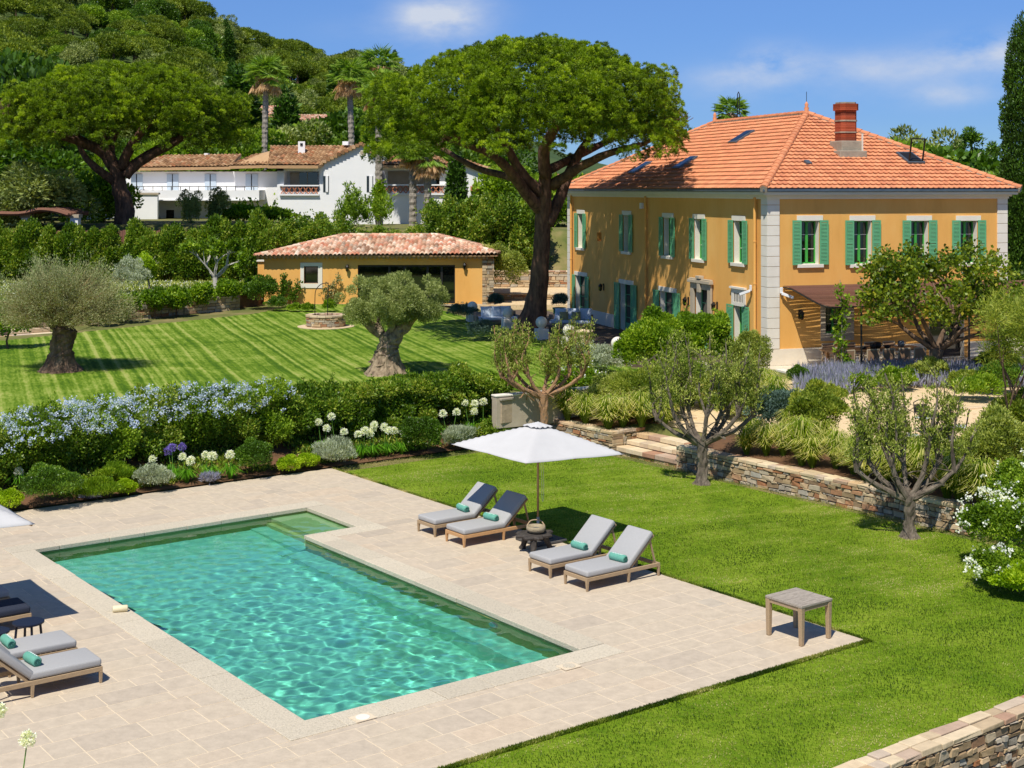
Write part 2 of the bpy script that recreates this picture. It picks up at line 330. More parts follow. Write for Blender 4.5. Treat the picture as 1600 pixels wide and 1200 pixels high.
# hill behind
rs = np.linspace(-.62, .5, 90); ds = np.concatenate([[116], np.linspace(118, 360, 46), np.linspace(380, 1200, 12)])
def skyz(r):
    px = 800+r*F
    y = np.interp(px, [-600,-200,0,120,215,300,380,450,520,640,760,900,1100,1400,1900], [-160,-110,-70,-30,10,42,82,96,112,128,160,215,255,262,268])
    return 8+(296-y)*350/F-5.5
def hillz(r, d): return 4.9+(skyz(r)-4.9)*sm((d-112)/238.)**.85*np.where(d > 360, np.exp(-(d-360)/500), 1)
Rg, Dg = np.meshgrid(rs, ds, indexing='ij'); Zh = hillz(Rg, Dg); Zh[:, 0] = -6
ii = np.arange(Rg.size).reshape(Rg.shape); q = np.stack([ii[:-1,:-1], ii[1:,:-1], ii[1:,1:], ii[:-1,1:]], -1).reshape(-1, 4)
M['hill'] = mat('hill_scrub', '2c4014', '3f541e', .05, .95, .4, .4, c3='4c5a26')
tag(raw('hill', np.stack([Rg*Dg, Dg, Zh], -1).reshape(-1, 3), q, M['hill'], smooth=True), kind='structure')
# ---- planting bed soil (between pool lawn and upper lawn)
def sheet(name, m, uu, vv, dz, keep=None, smooth=True, xy=False, zf=None):
    A, B = np.meshgrid(uu, vv, indexing='ij')
    if xy: X, Y = A, B
    else: X = 6.3-.601*A+.799*B; Y = 24.7+.799*A+.601*B
    Z = (H(X, Y) if zf is None else zf(X, Y))+dz; i = np.arange(A.size).reshape(A.shape)
    q = np.stack([i[:-1,:-1], i[1:,:-1], i[1:,1:], i[:-1,1:]], -1).reshape(-1, 4)
    if not xy: q = q[:, ::-1]
    if keep is not None:
        xc = (X[:-1,:-1]+X[1:,1:]).ravel()/2; yc = (Y[:-1,:-1]+Y[1:,1:]).ravel()/2; q = q[keep(xc, yc)]
    return tag(raw(name, np.stack([X, Y, Z], -1).reshape(-1, 3), q, m, smooth=smooth), kind='structure')
sheet('soil', M['soil'], ramp_list((19.12,24.6,24)), ramp_list((-14,8.1,60)), .035)
sheet('soil', M['soil'], ramp_list((3.5,13.0,20),(13.0,20,14)), ramp_list((8.45,10.6,5)), .012)
# ---- gravel court right of the stone wall
sheet('gravel', M['gravel'], ramp_list((-6,13.3,30),(13.3,15.8,6),(15.8,18,3)), ramp_list((8.3,22,30)), .03, keep=lambda x, y: ((x-6.3)*.799+(y-24.7)*.601 > 10.2) | (((x-6.3)*-.601+(y-24.7)*.799 > 13.3) & ((x-6.3)*-.601+(y-24.7)*.799 < 15.8) & ((x-6.3)*.799+(y-24.7)*.601 > 9.5)))
# ---- lawns
def lawnmat(name, stripes):
    m = bpy.data.materials.new(name); m.use_nodes = True; nt = m.node_tree; b = nt.nodes['Principled BSDF']; b.inputs['Roughness'].default_value = .9; b.inputs['Specular IOR Level'].default_value = .15
    t = nn(nt, 'ShaderNodeTexCoord')
    n1 = nn(nt, 'ShaderNodeTexNoise'); n1.inputs['Scale'].default_value = .5; n1.inputs['Detail'].default_value = 8; n1.inputs['Roughness'].default_value = .7; nt.links.new(t.outputs['Object'], n1.inputs[0])
    n2 = nn(nt, 'ShaderNodeTexNoise'); n2.inputs['Scale'].default_value = 14; n2.inputs['Detail'].default_value = 6
    mpn = nn(nt, 'ShaderNodeMapping'); mpn.inputs['Rotation'].default_value = (0, 0, .4); mpn.inputs['Scale'].default_value = (.5, 1.6, 1); mp0 = nn(nt, 'ShaderNodeMapping'); mp0.inputs['Rotation'].default_value = (0, 0, stripes or .4); mpn.inputs['Rotation'].default_value = (0, 0, 0); nt.links.new(t.outputs['Object'], mp0.inputs[0]); nt.links.new(mp0.outputs[0], mpn.inputs[0]); nt.links.new(mpn.outputs[0], n2.inputs[0])
    f = mth(nt, 'ADD', mth(nt, 'MULTIPLY', n1.outputs[0], .6), mth(nt, 'MULTIPLY', n2.outputs[0], .4))
    if stripes: mpn.inputs['Scale'].default_value = (2.0, .35, 1); n2.inputs['Scale'].default_value = 6
    if stripes:
        # mower stripes: irregular parallel swaths across the sloping lawn
        sp = nn(nt, 'ShaderNodeSeparateXYZ'); nt.links.new(t.outputs['Object'], sp.inputs[0])
        nw = nn(nt, 'ShaderNodeTexNoise'); nw.inputs['Scale'].default_value = .12; nw.inputs['Detail'].default_value = 1; nt.links.new(t.outputs['Object'], nw.inputs[0])
        xx = mth(nt, 'ADD', mth(nt, 'MULTIPLY', sp.outputs[0], math.cos(stripes)), mth(nt, 'MULTIPLY', sp.outputs[1], -math.sin(stripes)))
        xx = mth(nt, 'ADD', xx, mth(nt, 'MULTIPLY', nw.outputs[0], .35))
        s1 = mth(nt, 'SINE', mth(nt, 'MULTIPLY', xx, 2*PI/.62)); n1d = nn(nt, 'ShaderNodeTexNoise', noise_dimensions='1D'); n1d.inputs['Scale'].default_value = 3.2; n1d.inputs['Detail'].default_value = 2; nt.links.new(xx, n1d.inputs['W'])
        f = mth(nt, 'ADD', f, mth(nt, 'MULTIPLY_ADD', n1d.outputs[0], .52, -.26)); f = mth(nt, 'ADD', f, mth(nt, 'MULTIPLY', mth(nt, 'ABSOLUTE', s1), .08)); f = mth(nt, 'ADD', f, -.06)
    r = nn(nt, 'ShaderNodeValToRGB'); nt.links.new(f, r.inputs[0])
    setramp(r, [(.34, '40600a'), (.46, '5e7a18'), (.56, '7e9236'), (.68, '9ea456')] if stripes else [(.34, '4c6c0a'), (.48, '678214'), (.58, '7d9324'), (.72, '99a43e')])
    nt.links.new(r.outputs[0], b.inputs['Base Color'])
    n3 = nn(nt, 'ShaderNodeTexNoise'); n3.inputs['Scale'].default_value = 45; n3.inputs['Detail'].default_value = 4; nt.links.new(t.outputs['Object'], n3.inputs[0])
    bp = nn(nt, 'ShaderNodeBump'); bp.inputs['Strength'].default_value = .8; bp.inputs['Distance'].default_value = .03; nt.links.new(n3.outputs[0], bp.inputs['Height']); nt.links.new(bp.outputs[0], b.inputs['Normal'])
    return m
M['lawn'] = lawnmat('lawn_grass', 0); M['lawn2'] = lawnmat('mown_grass', -.359)
tag(sheet('lawn', M['lawn'], ramp_list((-3.3,0,5),(0,19.2,30)), ramp_list((-40,0,40),(0,8.25,14)), .04,
      keep=lambda x, y: ((x-6.3)*.799+(y-24.7)*.601 > 0) | ((x-6.3)*-.601+(y-24.7)*.799 < 0)))
LX = lambda y: 4.25-(y-53.4)*.393   # right edge of the upper lawn (terrace line)
def upkeep(x, y):
    u = (x-6.3)*-.601+(y-24.7)*.799; back = np.interp(x, [-45,-22.4,-13.2,-12,0], [47,60.6,72,76.6,76.6])
    return (u > 22.6) & (y < back) & ((x < LX(y)) | ((y < 53.5) & (x < 4.3))) & (y > 44.9+.35*(x+.6))
sheet('lawn', M['lawn2'], np.arange(-45, 8, .22), np.arange(36, 77, .22), .03, keep=upkeep, xy=True)
# short blades that give the near lawn its nap
rng = np.random.default_rng(5)
def blades(name, n, u0, u1, v0, v1, m, h, w, dens=1., cond=None, z0=-.012, lean=.4, label='short mown grass'):
    u = rng.uniform(u0, u1, n); v = rng.uniform(v0, v1, n)
    if cond is not None: k = cond(u, v); u = u[k]; v = v[k]
    X = 6.3-.601*u+.799*v; Y = 24.7+.799*u+.601*v; Z = np.full_like(X, z0)
    D = np.stack([rng.normal(size=len(u))*lean-.1, rng.normal(size=len(u))*lean, np.ones(len(u))], 1)
    # patchy colour: large and small patches of lighter grass
    along = X*math.cos(.45)+Y*math.sin(.45); across = -X*math.sin(.45)+Y*math.cos(.45)
    pt = .44+.75*(vnoise(X, Y, .35, 1)-.5)+.75*(vnoise(X, Y, 1.3, 2)-.5)+.75*(vnoise(along*.9, across*3.6, 1, 3)-.5)+.5*(vnoise(along*3, across*11, 1, 4)-.5)+rng.normal(size=len(u))*.16
    o = leaves(name, np.stack([X, Y, Z], 1), D, rng.uniform(h*.5, h*1.2, len(u)), w, m, tint=pt, rng=rng)
    tag(o, label, 'grass', kind='stuff'); return o
M['blade'] = leafmat('grass_blade', ['304604', '50660c', '748422', 'a0a04c', 'c2b878'], .3)
blades('grass', 430000, -3.25, 19.2, -14, 8.2, M['blade'], .036, .013, cond=lambda u, v: ((v > .02) | (u < -.02)) & ~((u > 8) & (rng.random(len(u)) < .35)), label='short mown grass of the pool lawn')
blades('grass', 26000, -.10, 19.1, -.08, .06, M['blade'], .052, .014, cond=lambda u, v: (v > -.015), label='grass fringe overlapping the paving edge on the loungers side')
blades('grass', 15000, -.07, .02, -9.8, .0, M['blade'], .052, .014, label='grass fringe overlapping the near paving edge')
# ================================================================= POOL DECK
R_ = random.Random(3)
PU0, PU1, PV0, PV1, AV, AU = 2.63, 15.15, -9.80, -4.36, -2.95, 12.62   # pool; alcove u AU..PU1, v PV1..AV
CW = .52
regs = [(0, PU0-CW, -34, 0), (PU1+CW, 19.1, -34, 0), (PU0-CW, PU1+CW, -34, PV0-CW), (PU0-CW, AU-CW, PV1+CW, 0), (AU-CW, PU1+CW, AV+CW, 0)]
deck = MB(); mort = MB()
def uvbox(mb, u0, u1, v0, v1, z0, z1, t=None, j=0.):
    P = []
    for z in (z0, z1):
        for (u, v) in ((u0,v0), (u0,v1), (u1,v1), (u1,v0)):
            p = UV(u, v, z); P.append((p.x, p.y, p.z))
    mb.hexa(P, t)
u = 0.
rows = []
while u < 19.1:
    h = R_.choice([.36, .42, .5, .5, .56, .62]); h = min(h, 19.1-u) if 19.1-u-h > .2 else 19.1-u
    rows.append((u, u+h)); u += h
g = .009
for (a, b) in rows:
    v = -34+R_.uniform(-.5, 0)
    while v < 0:
        w = R_.choice([.45, .62, .75, .9, 1.0, 1.15]); e = min(v+w, 0)
        if 0-e < .25: e = 0
        t = min(1, max(0, R_.gauss(.5, .22)))
        z = R_.uniform(-.003, .001)
        for (r0, r1, s0, s1) in regs:
            A, B, Cc, Dd = max(a, r0), min(b, r1), max(v, s0), min(e, s1)
            if B-A > .03 and Dd-Cc > .03: uvbox(deck, A+g, B-g, Cc+g, Dd-g, -.03, z, t)
        v = e
for i, (r0, r1, s0, s1) in enumerate(regs): uvbox(mort, r0, r1, s0, s1, -.028-.001*i, -.0045)
pd = deck.build('pool_deck', M['slab'], bevel=.003); tag(pd, kind='structure')
mo = mort.build('paving_joints', M['mortar'], pd)
# coping stones
cp = MB()
def copstrip(u0, u1, v0, v1, along):
    a, b = (u0, u1) if along == 'u' else (v0, v1); p = a
    while p < b-.01:
        e = min(b, p+R_.uniform(.8, 1.5)); e = b if b-e < .35 else e
        t = R_.random(); z = R_.uniform(.006, .014); gg = .004
        if along == 'u': uvbox(cp, p+gg, e-gg, v0+R_.uniform(-.008, .008), v1+R_.uniform(-.008, .008), -.085, z, t)
        else: uvbox(cp, u0+R_.uniform(-.008, .008), u1+R_.uniform(-.008, .008), p+gg, e-gg, -.085, z, t)
        p = e
ov = .03
copstrip(PU0-CW, PU0+ov, PV0-CW, PV1+CW, 'v')
copstrip(PU0+ov+.01, PU1-ov-.01, PV0-CW, PV0+ov, 'u')
copstrip(PU1-ov, PU1+CW, PV0-CW, AV+CW, 'v')
copstrip(PU0+ov+.01, AU-ov-.01, PV1-ov, PV1+CW, 'u')
copstrip(AU-ov-.005, AU+CW*0+ov*0-.0, PV1-ov, PV1+.0, 'v') if False else None
copstrip(AU-CW, AU+ov, PV1+CW+.01, AV+CW, 'v')
uvbox(cp, AU-ov-.0, AU+ov, PV1-ov, PV1+CW, -.085, .01, .4)
copstrip(AU+ov+.01, PU1-ov-.01, AV-ov, AV+CW, 'u')
pool = empty('swimming_pool', UV(9, -7, 0)*0, 0); tag(pool, kind='structure')
cpo = cp.build('coping', M['coping'], pool, bevel=.012)
# basin
M['poolfloor'] = mat('pool_lining', 'aed0b8', 'b8dac4', .8, .6, c3='a6d0c6')
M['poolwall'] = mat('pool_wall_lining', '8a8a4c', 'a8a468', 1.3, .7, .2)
bs = MB(); wl = MB()
def uvq(mb, P): mb.add([tuple(UV(*p)) for p in P], [tuple(range(len(P)))])
ZF = -1.75
uvq(bs, [(PU0,PV0,ZF), (PU0,PV1,ZF), (9.,PV1,-1.55), (9.,PV0,-1.55)]); uvq(bs, [(9.,PV0,-1.55), (9.,PV1,-1.55), (PU1,PV1,-1.0), (PU1,PV0,-1.0)])
# ledge along the loungers side, steps in the alcove
for k, (w, z) in enumerate([(.55, -.95)]): uvbox(bs, PU0+.001, AU, PV1-w, PV1-.001, ZF, z)
stp_ = MB()
for k in range(4): uvbox(stp_ if k < 2 else bs, AU+.02+.003*k, PU1-.01-.003*k, AV-.30-.42*k-(.42 if k else 0), AV-.005-(.0 if k == 0 else .30+.42*k), ZF, -.32-.28*k)
uvbox(stp_, AU+.01, PU1-.02, AV-1.0, AV-.006, ZF, -.19)
T = .25
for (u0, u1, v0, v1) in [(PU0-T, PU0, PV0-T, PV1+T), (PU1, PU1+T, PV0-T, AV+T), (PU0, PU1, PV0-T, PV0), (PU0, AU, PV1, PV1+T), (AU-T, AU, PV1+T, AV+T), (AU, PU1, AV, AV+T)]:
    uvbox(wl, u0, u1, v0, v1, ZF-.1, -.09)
M['sand'] = mat('pool_steps_stone', 'f2c888', 'f6d498', 3, .7, .2)
st_ = stp_.build('pool_steps', M['sand'], pool); st_.cycles.is_caustics_receiver = True
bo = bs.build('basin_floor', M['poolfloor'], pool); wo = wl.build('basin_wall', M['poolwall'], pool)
lg = MB()
for (px, py) in [(505,861),(762,972)]:
    D = F*(8+.0)/(py-296); uu, vv = uv_of((px-800)/F*D, D)
    c = UV(uu+.35, PV1-.02, -.42); lg.tube([c+VB*.03, c-VB*.03], [.13, .12], 18)
M['lampglass'] = mat('pool_lamp', 'b8e0e0', rough=.2)
lg.build('pool_light', M['lampglass'], pool)
for o in (bo, wo): o.cycles.is_caustics_receiver = True
# water: real wavy surface with refraction
st = .032; uu = np.arange(PU0+.002, PU1, st); uu[-1] = PU1-.002; vv = np.arange(PV0+.002, AV, st); vv[-1] = AV-.002
A, B = np.meshgrid(uu, vv, indexing='ij'); X = 6.3-.601*A+.799*B; Y = 24.7+.799*A+.601*B
rw = np.random.default_rng(8); Z = 0*A
amp = .42+.58*sm((14.2-A)/5.)   # calmer water near the far end
for i in range(46):
    l = rw.uniform(.14, .72); a = rw.uniform(0, 2*PI); k = 2*PI/l; p = rw.uniform(0, 6.28); am = .0092/k*(1.0 if l > .22 else .8)
    Z += am*np.sin(k*((X+.12*np.sin(Y*1.7+i))*math.cos(a)+(Y+.12*np.sin(X*1.9+i*2))*math.sin(a))+p)
Z = Z*amp-.115
i = np.arange(A.size).reshape(A.shape); q = np.stack([i[:-1,:-1], i[1:,:-1], i[1:,1:], i[:-1,1:]], -1).reshape(-1, 4)[:, ::-1]
ok = ~((A[:-1,:-1].ravel() < AU) & (B[1:,1:].ravel() > PV1)); q = q[ok]
wm = bpy.data.materials.new('pool_water'); wm.use_nodes = True; nt = wm.node_tree; b = nt.nodes['Principled BSDF']
b.inputs['Transmission Weight'].default_value = 1; b.inputs['Roughness'].default_value = 0; b.inputs['IOR'].default_value = 1.333; b.inputs['Base Color'].default_value = (.29, .88, .78, 1)
wt = raw('water', np.stack([X, Y, Z], -1).reshape(-1, 3), q, wm, smooth=True); wt.cycles.is_caustics_caster = True; tag(wt, kind='structure')
# ================================================================= STONE WALLS
def stone_wall(name, p0, p1, z0, z1, th, label, cat='wall', slope=None, cop=True, seed=1, ch=(.05, .15), cl=(.12, .42), capw=.0, group=None):
    """wall from p0 to p1 (world xy), stones on both faces and the ends"""
    p0 = Vector((p0[0], p0[1], 0)); p1 = Vector((p1[0], p1[1], 0)); d = (p1-p0); Lw = d.length; rz = math.atan2(d.y, d.x)
    root = empty(name, (p0.x, p0.y, z0), rz, label, cat, group); Rr = random.Random(seed); hh = z1-z0; ct = .09 if cop else 0
    core = MB(); core.box(.03, Lw-.03, -th/2+.045, th/2-.045, -.1, hh-ct-.01); core.build('mortar_core', M['core'], root)
    st = MB()
    for side in (-1, 1):
        z = 0.
        while z < hh-ct-.01:
            h = min(Rr.uniform(*ch), hh-ct-z)
            x = 0.
            while x < Lw:
                w = min(Rr.uniform(*cl)*(h/.1)**.3, Lw-x)
                if Lw-x-w < .08: w = Lw-x
                hs = h*Rr.choice([1, 1, 1, .97, 1.0]); pr = Rr.uniform(-.012, .03); t = Rr.random()
                y0 = side*(th/2-.08); y1 = side*(th/2+pr); j = lambda s=.012: Rr.uniform(-s, s)
                a, b2, c, e = x+.008, x+w-.008, z+.005, z+hs-.005
                P = [(a,y0,c), (b2,y0,c), (b2,y0,e), (a,y0,e), (a+j(.03)+.01,y1+j(),c+j(.018)+.006), (b2+j(.03)-.01,y1+j(),c+j(.018)+.006), (b2+j(.03)-.01,y1+j(),e+j(.018)-.006), (a+j(.03)+.01,y1+j(),e+j(.018)-.006)]
                if side < 0: P = [P[1],P[0],P[3],P[2],P[5],P[4],P[7],P[6]]
                st.hexa(P, t); x += w
            z += h
    for ex, sx in ((0, -1), (Lw, 1)):
        z = 0.
        while z < hh-ct-.01:
            h = min(Rr.uniform(*ch), hh-ct-z); st.box(ex-sx*.1, ex+sx*Rr.uniform(0, .02), -th/2+.01, th/2-.01, z+.005, z+h-.005, Rr.random()); z += h
    st.build('stones', M['stone'], root, bevel=.008)
    if cop:
        cpm = MB(); x = 0
        while x < Lw-.01:
            w = Rr.uniform(.25, .7); w = Lw-x if Lw-x-w < .2 else w
            nrow = 1 if th < .4 else 2; y = -th/2-.02
            for k in range(nrow):
                wy = (th+.04)/nrow; P = []
                zt_ = hh+Rr.uniform(-.012, .012)
                for zz in (hh-ct, zt_):
                    for (xx, yy) in ((x+.006,y+.005), (x+w-.006,y+.005), (x+w-.006,y+wy-.005), (x+.006,y+wy-.005)): P.append((xx+Rr.uniform(-.012,.012), yy+Rr.uniform(-.015,.015), zz+(Rr.uniform(-.008,.008) if zz > hh-ct else 0)))
                cpm.hexa(P, Rr.random()); y += wy
            x += w
        cpm.build('coping', M['stonetop'], root, bevel=.014)
    return root
def uvp(u, v): p = UV(u, v); return (p.x, p.y)
stone_wall('stone_wall', uvp(3.2, 8.22), uvp(13.25, 8.22), -.06, .62, .42, 'low dry stone retaining wall with pale coping between the pool lawn and the grassy court, right of the steps', seed=4)
stone_wall('stone_wall', uvp(16.05, 8.22), uvp(20.6, 8.22), -.06, .62, .42, 'short dry stone retaining wall left of the garden steps, under the feather grass', seed=5)
stone_wall('stone_wall', uvp(16.26, 8.45), uvp(16.26, 10.5), -.06, .64, .40, 'side wall of the garden steps running back to the gravel', seed=6)
stone_wall('stone_wall', uvp(-3.47, -13.5), uvp(-3.47, 14.), -.85, .03, .40, 'near dry stone wall with mortared pale top in the bottom right corner', seed=7, cl=(.1, .34), ch=(.045, .13))
# steps
stp = empty('garden_steps', (0, 0, 0), 0, 'three stone garden steps climbing from the pool lawn to the gravel path', 'steps')
for k in range(3):
    mbb = MB(); Rr = random.Random(20+k); v = 13.27
    while v < 16.03:
        w = Rr.uniform(.3, .7); w = 16.04-v if 16.04-v-w < .25 else w
        uvbox(mbb, v+.005, v+w-.005, 8.15+.42*k+Rr.uniform(-.015, .015), 8.62+.42*k, .16*k-.06+.1, .16*(k+1)+.012+Rr.uniform(-.006, .006), Rr.random()); v += w
    mbb.build('step_tread', M['stonetop'], stp, bevel=.012)
    mb2 = MB(); v = 13.27
    while v < 16.03:
        w = Rr.uniform(.12, .4); w = 16.04-v if 16.04-v-w < .12 else w
        uvbox(mb2, v+.005, v+w-.005, 8.19+.42*k+Rr.uniform(-.01, .02), 9.6, .16*k-.1, .16*k+.038, Rr.random()); v += w
    mb2.build('step_riser', M['stone'], stp, bevel=.006)
# plaster wall at the end of the bed
def plain_wall(name, p0, p1, z0, z1, th, m, label, cat='wall', capm=None):
    p0 = Vector((p0[0], p0[1], 0)); p1 = Vector((p1[0], p1[1], 0)); d = (p1-p0); root = empty(name, (p0.x, p0.y, z0), math.atan2(d.y, d.x), label, cat)
    b = MB(); b.box(0, d.length, -th/2, th/2, 0, z1-z0-.06); b.build('masonry', m, root, bevel=.01)
    b = MB(); b.box(-.02, d.length+.02, -th/2-.02, th/2+.02, z1-z0-.058, z1-z0); b.build('coping', capm or m, root, bevel=.015); return root
a = at(772, 622, 1.45); b_ = at(946, 599, 1.62)
plain_wall('garden_wall', (a.x, a.y), (b_.x, b_.y), .5, 1.55, .28, M['plaster'], 'low pale plaster garden wall behind the pruned olive tree', capm=M['white'])
M['cement2'] = mat('tan_stone', 'a08c72', 'b8a488', 5, .9, .5, 12)
gp = empty('gate_pillar', at(786, 655, .75), .65, 'squat grey stone pillar with flat cap at the end of the flower bed', 'pillar')
b = MB(); b.box(-.22, .22, -.22, .22, -.1, .62); b.build('shaft', M['cement2'], gp, bevel=.02); b = MB(); b.box(-.27, .27, -.27, .27, .62, .70); b.build('cap', M['cement'], gp, bevel=.02)
# ================================================================= BUILDINGS
class Fac:
    """a facade: s along it, z up, d outwards -> root-local coordinates"""
    def __init__(s, o, xd, nd): s.o = Vector(o); s.x = Vector(xd); s.n = Vector(nd)
    def p(s, a, z, d): q = s.o+s.x*a+s.n*d; return Vector((q.x, q.y, s.o.z+z))
    def box(s, mb, a0, a1, z0, z1, d0, d1, t=None):
        P = [s.p(a, z, d) for z in (z0, z1) for (a, d) in ((a0,d0), (a1,d0), (a1,d1), (a0,d1))]
        if s.x.cross(s.n).z < 0: P = [P[3],P[2],P[1],P[0],P[7],P[6],P[5],P[4]]
        mb.hexa(P, t)
    def wall(s, mb, W_, Hh, holes, d=0., w0=0.):
        xs = sorted({w0, W_}|{h[0] for h in holes}|{h[1] for h in holes}); zs = sorted({0, Hh}|{h[2] for h in holes}|{h[3] for h in holes})
        for i in range(len(xs)-1):
            for j in range(len(zs)-1):
                a = (xs[i]+xs[i+1])/2; z = (zs[j]+zs[j+1])/2
                if any(h[0] < a < h[1] and h[2] < z < h[3] for h in holes): continue
                s.box(mb, xs[i], xs[i+1], zs[j], zs[j+1], d-.30, d)
def tile_plane(mb, P0, P1, P2, P3, rh, tw, amp, lift, rnd, jit=0., seg=4, barrel=False):
    """tiled roof slope; P0 P1 eave left/right, P2 P3 ridge right/left; each tile gets its own tint"""
    P0, P1, P2, P3 = map(Vector, (P0, P1, P2, P3)); ex = (P1-P0).normalized(); up = (P3-P0)-ex*(P3-P0).dot(ex); Ls = up.length; ey = up.normalized(); nz_ = ex.cross(ey).normalized()
    nr = max(1, round(Ls/rh)); rh = Ls/nr
    def xl(v): return (P3-P0).dot(ex)*v/Ls
    def xr(v): return (P1-P0).dot(ex)+(P2-P1).dot(ex)*v/Ls
    for r in range(nr):
        v0, v1 = r*rh-.02, (r+1)*rh+.02; a0, b0 = xl(max(v0, 0)), xr(max(v0, 0)); a1, b1 = xl(min(v1, Ls)), xr(min(v1, Ls))
        i0 = int(math.floor(a0/tw)); i1 = int(math.ceil(b0/tw))
        for i in range(i0, i1):
            t = rnd.random(); lf = lift+rnd.uniform(-jit, jit); js = rnd.uniform(-jit, jit); V = []
            for k in range(seg+1):
                x = (i+k/seg)*tw; ph = k/seg
                h = amp*math.sin(PI*ph) if barrel else amp*(.5+.5*math.cos(2*PI*ph))**2
                lx = min(max(x, a0), b0); ux = min(max(x, a1), b1)
                V.append((P0+ex*lx+ey*(v0+js)+nz_*(h+lf), P0+ex*ux+ey*v1+nz_*(h+.004), P0+ex*lx+ey*(v0+js)+nz_*(h+lf-.03)))
            n = len(V); base = [p for q3 in V for p in q3]; Fc = []
            for k in range(n-1):
                a, b, c, d, e, f = 3*k, 3*k+1, 3*k+2, 3*k+3, 3*k+4, 3*k+5
                Fc += [(a, d, e, b), (c, f, d, a)]
            mb.add(base, Fc, t)
def ridge(mb, p0, p1, r, ln=.4, seed=0, lift=.02):
    p0 = Vector(p0); p1 = Vector(p1); d = (p1-p0); n = max(1, int(d.length/ln)); d.normalize(); R2 = random.Random(seed); sd = d.cross(Vector((0,0,1))).normalized(); u2 = sd.cross(d).normalized(); ln = (p1-p0).length/n
    for i in range(n):
        a = p0+d*ln*i; b = p0+d*(ln*(i+1)+.05); V = []
        for (q0, rr, lf) in ((a, r*1.08, lift+.015), (b, r*.95, lift)):
            for k in range(7):
                th = PI*k/6; V.append(q0+sd*math.cos(th)*rr+u2*(math.sin(th)*rr*.8+lf-.03))
        mb.add(V, [(k, k+1, 8+k, 7+k) for k in range(6)]+[(6,5,4,3,2,1,0)], R2.random())
# ---------------------------------------------------------------- the ochre villa
HC = Vector((9.563, 52., 1.4)); HR = math.atan2(.308, .951); HW, HL, HH = 10.55, 21.5, 6.6
villa = empty('country_house', HC, HR, 'two-storey ochre villa with green shutters, white quoins and an orange tiled hip roof', 'house')
FR = Fac((0,0,0), (1,0,0), (0,-1,0)); FL = Fac((0,0,0), (0,1,0), (-1,0,0)); FB = Fac((0,HL,0), (1,0,0), (0,1,0)); FE = Fac((HW,0,0), (0,1,0), (1,0,0))
hx = HC.x; hy = HC.y
def sR(px): r = (px-800)/F; return (r*hy-hx)/(.951-.308*r)
def zR(px, py): D = hy+.308*sR(px); return 6.6-(py-296)*D/F
def sL(px): r = (px-800)/F; return (hx-r*hy)/(.308+.951*r)
def zL(px, py): D = hy+.951*sL(px); return 6.6-(py-296)*D/F
wall = MB(); holesR, holesL = [], []
upR = [(1251,1279,345,413), (1333,1361,345,413), (1422,1449.5,345,412), (1499,1526,345,411)]
upL = [(904,912.3,334,387), (975,984.5,336,393), (1038,1050,340,400), (1086,1099,342,405), (1147.5,1162,345,411)]
loL = [(900,916,431,0), (970,988,444,0), (1032,1055,456,0), (1088,1110,452,0), (1148,1162,478,0)]
wins = []
for (a, b, y0, y1) in upR: holesR.append((sR(a), sR(b), zR(a, y1), zR(a, y0)))
gw = (sR(1289), sR(1322), zR(1300, 522), zR(1300, 479)); holesR.append(gw); gd = (7.0, 8.6, .02, 2.3); holesR.append(gd)
for (a, b, y0, y1) in upL: holesL.append((sL(b), sL(a), zL((a+b)/2, y1), zL((a+b)/2, y0)))
for i, (a, b, y0, y1) in enumerate(loL): holesL.append((sL(b), sL(a), .02 if i != 3 else .02, zL((a+b)/2, y0)))
vent = (sL(940), sL(933), zL(936, 377), zL(936, 363)); holesL.append(vent)
FR.wall(wall, HW, HH, holesR); FL.wall(wall, HL, HH, holesL, w0=.301); FE.wall(wall, HL, HH, [], w0=.301); FB.wall(wall, HW-.301, HH, [], w0=.301)
wall.build('wall', M['ochre'], villa)
M['plinth'] = mat('pale_plinth', 'dcd0bb', 'e6dcc8', 2, .85, .15, 10)
pl = MB(); qn = MB(); PZ = .62
for (f, L_, hs) in ((FR, HW, [h for h in holesR if h[2] < .3]), (FL, HL, [h for h in holesL if h[2] < .3])):
    x = -.05
    for h in sorted(hs)+[(L_+.04, 0, 0, 0)]:
        if h[0]-.16 > x: pl = MB(); f.box(pl, x, h[0]-(.16 if h[0] < L_ else 0), 0, PZ, .003, .05); pl.build('plinth', M['plinth'], villa)
        x = h[1]+.16
for grp in (((FR, -.052, .46), (FL, .0, .46)), ((FR, HW-.42, HW+.05), (FE, 0, .44)), ((FL, HL-.42, HL+.05),)):
    qn = MB(); z = PZ+.01
    while z < HH-.35:
        h = .385
        for (f, s0, s1) in grp: f.box(qn, s0, s1, z+.008, min(z+h-.008, HH-.3), .002, .052)
        z += h
    qn.build('quoin_column', M['white'], villa, bevel=.006)
# cornice and gutter run round all sides
cn = MB(); gt = MB()
def ringbox(mb, o, z0, z1, w):
    mb.box(-o, HW+o, -o, -o+w, z0, z1); mb.box(-o, HW+o, HL+o-w, HL+o, z0, z1); mb.box(-o, -o+w, -o+w, HL+o-w, z0, z1); mb.box(HW+o-w, HW+o, -o+w, HL+o-w, z0, z1)
ringbox(cn, .09, HH-.36, HH-.27, .10); ringbox(cn, .17, HH-.27, HH-.2, .18); ringbox(cn, .33, HH-.2, HH-.09, .34)
cn.build('cornice', M['white'], villa, bevel=.008)
ringbox(gt, .42, HH-.088, HH+.03, .14); gt.build('gutter', M['zinc'], villa, bevel=.02)
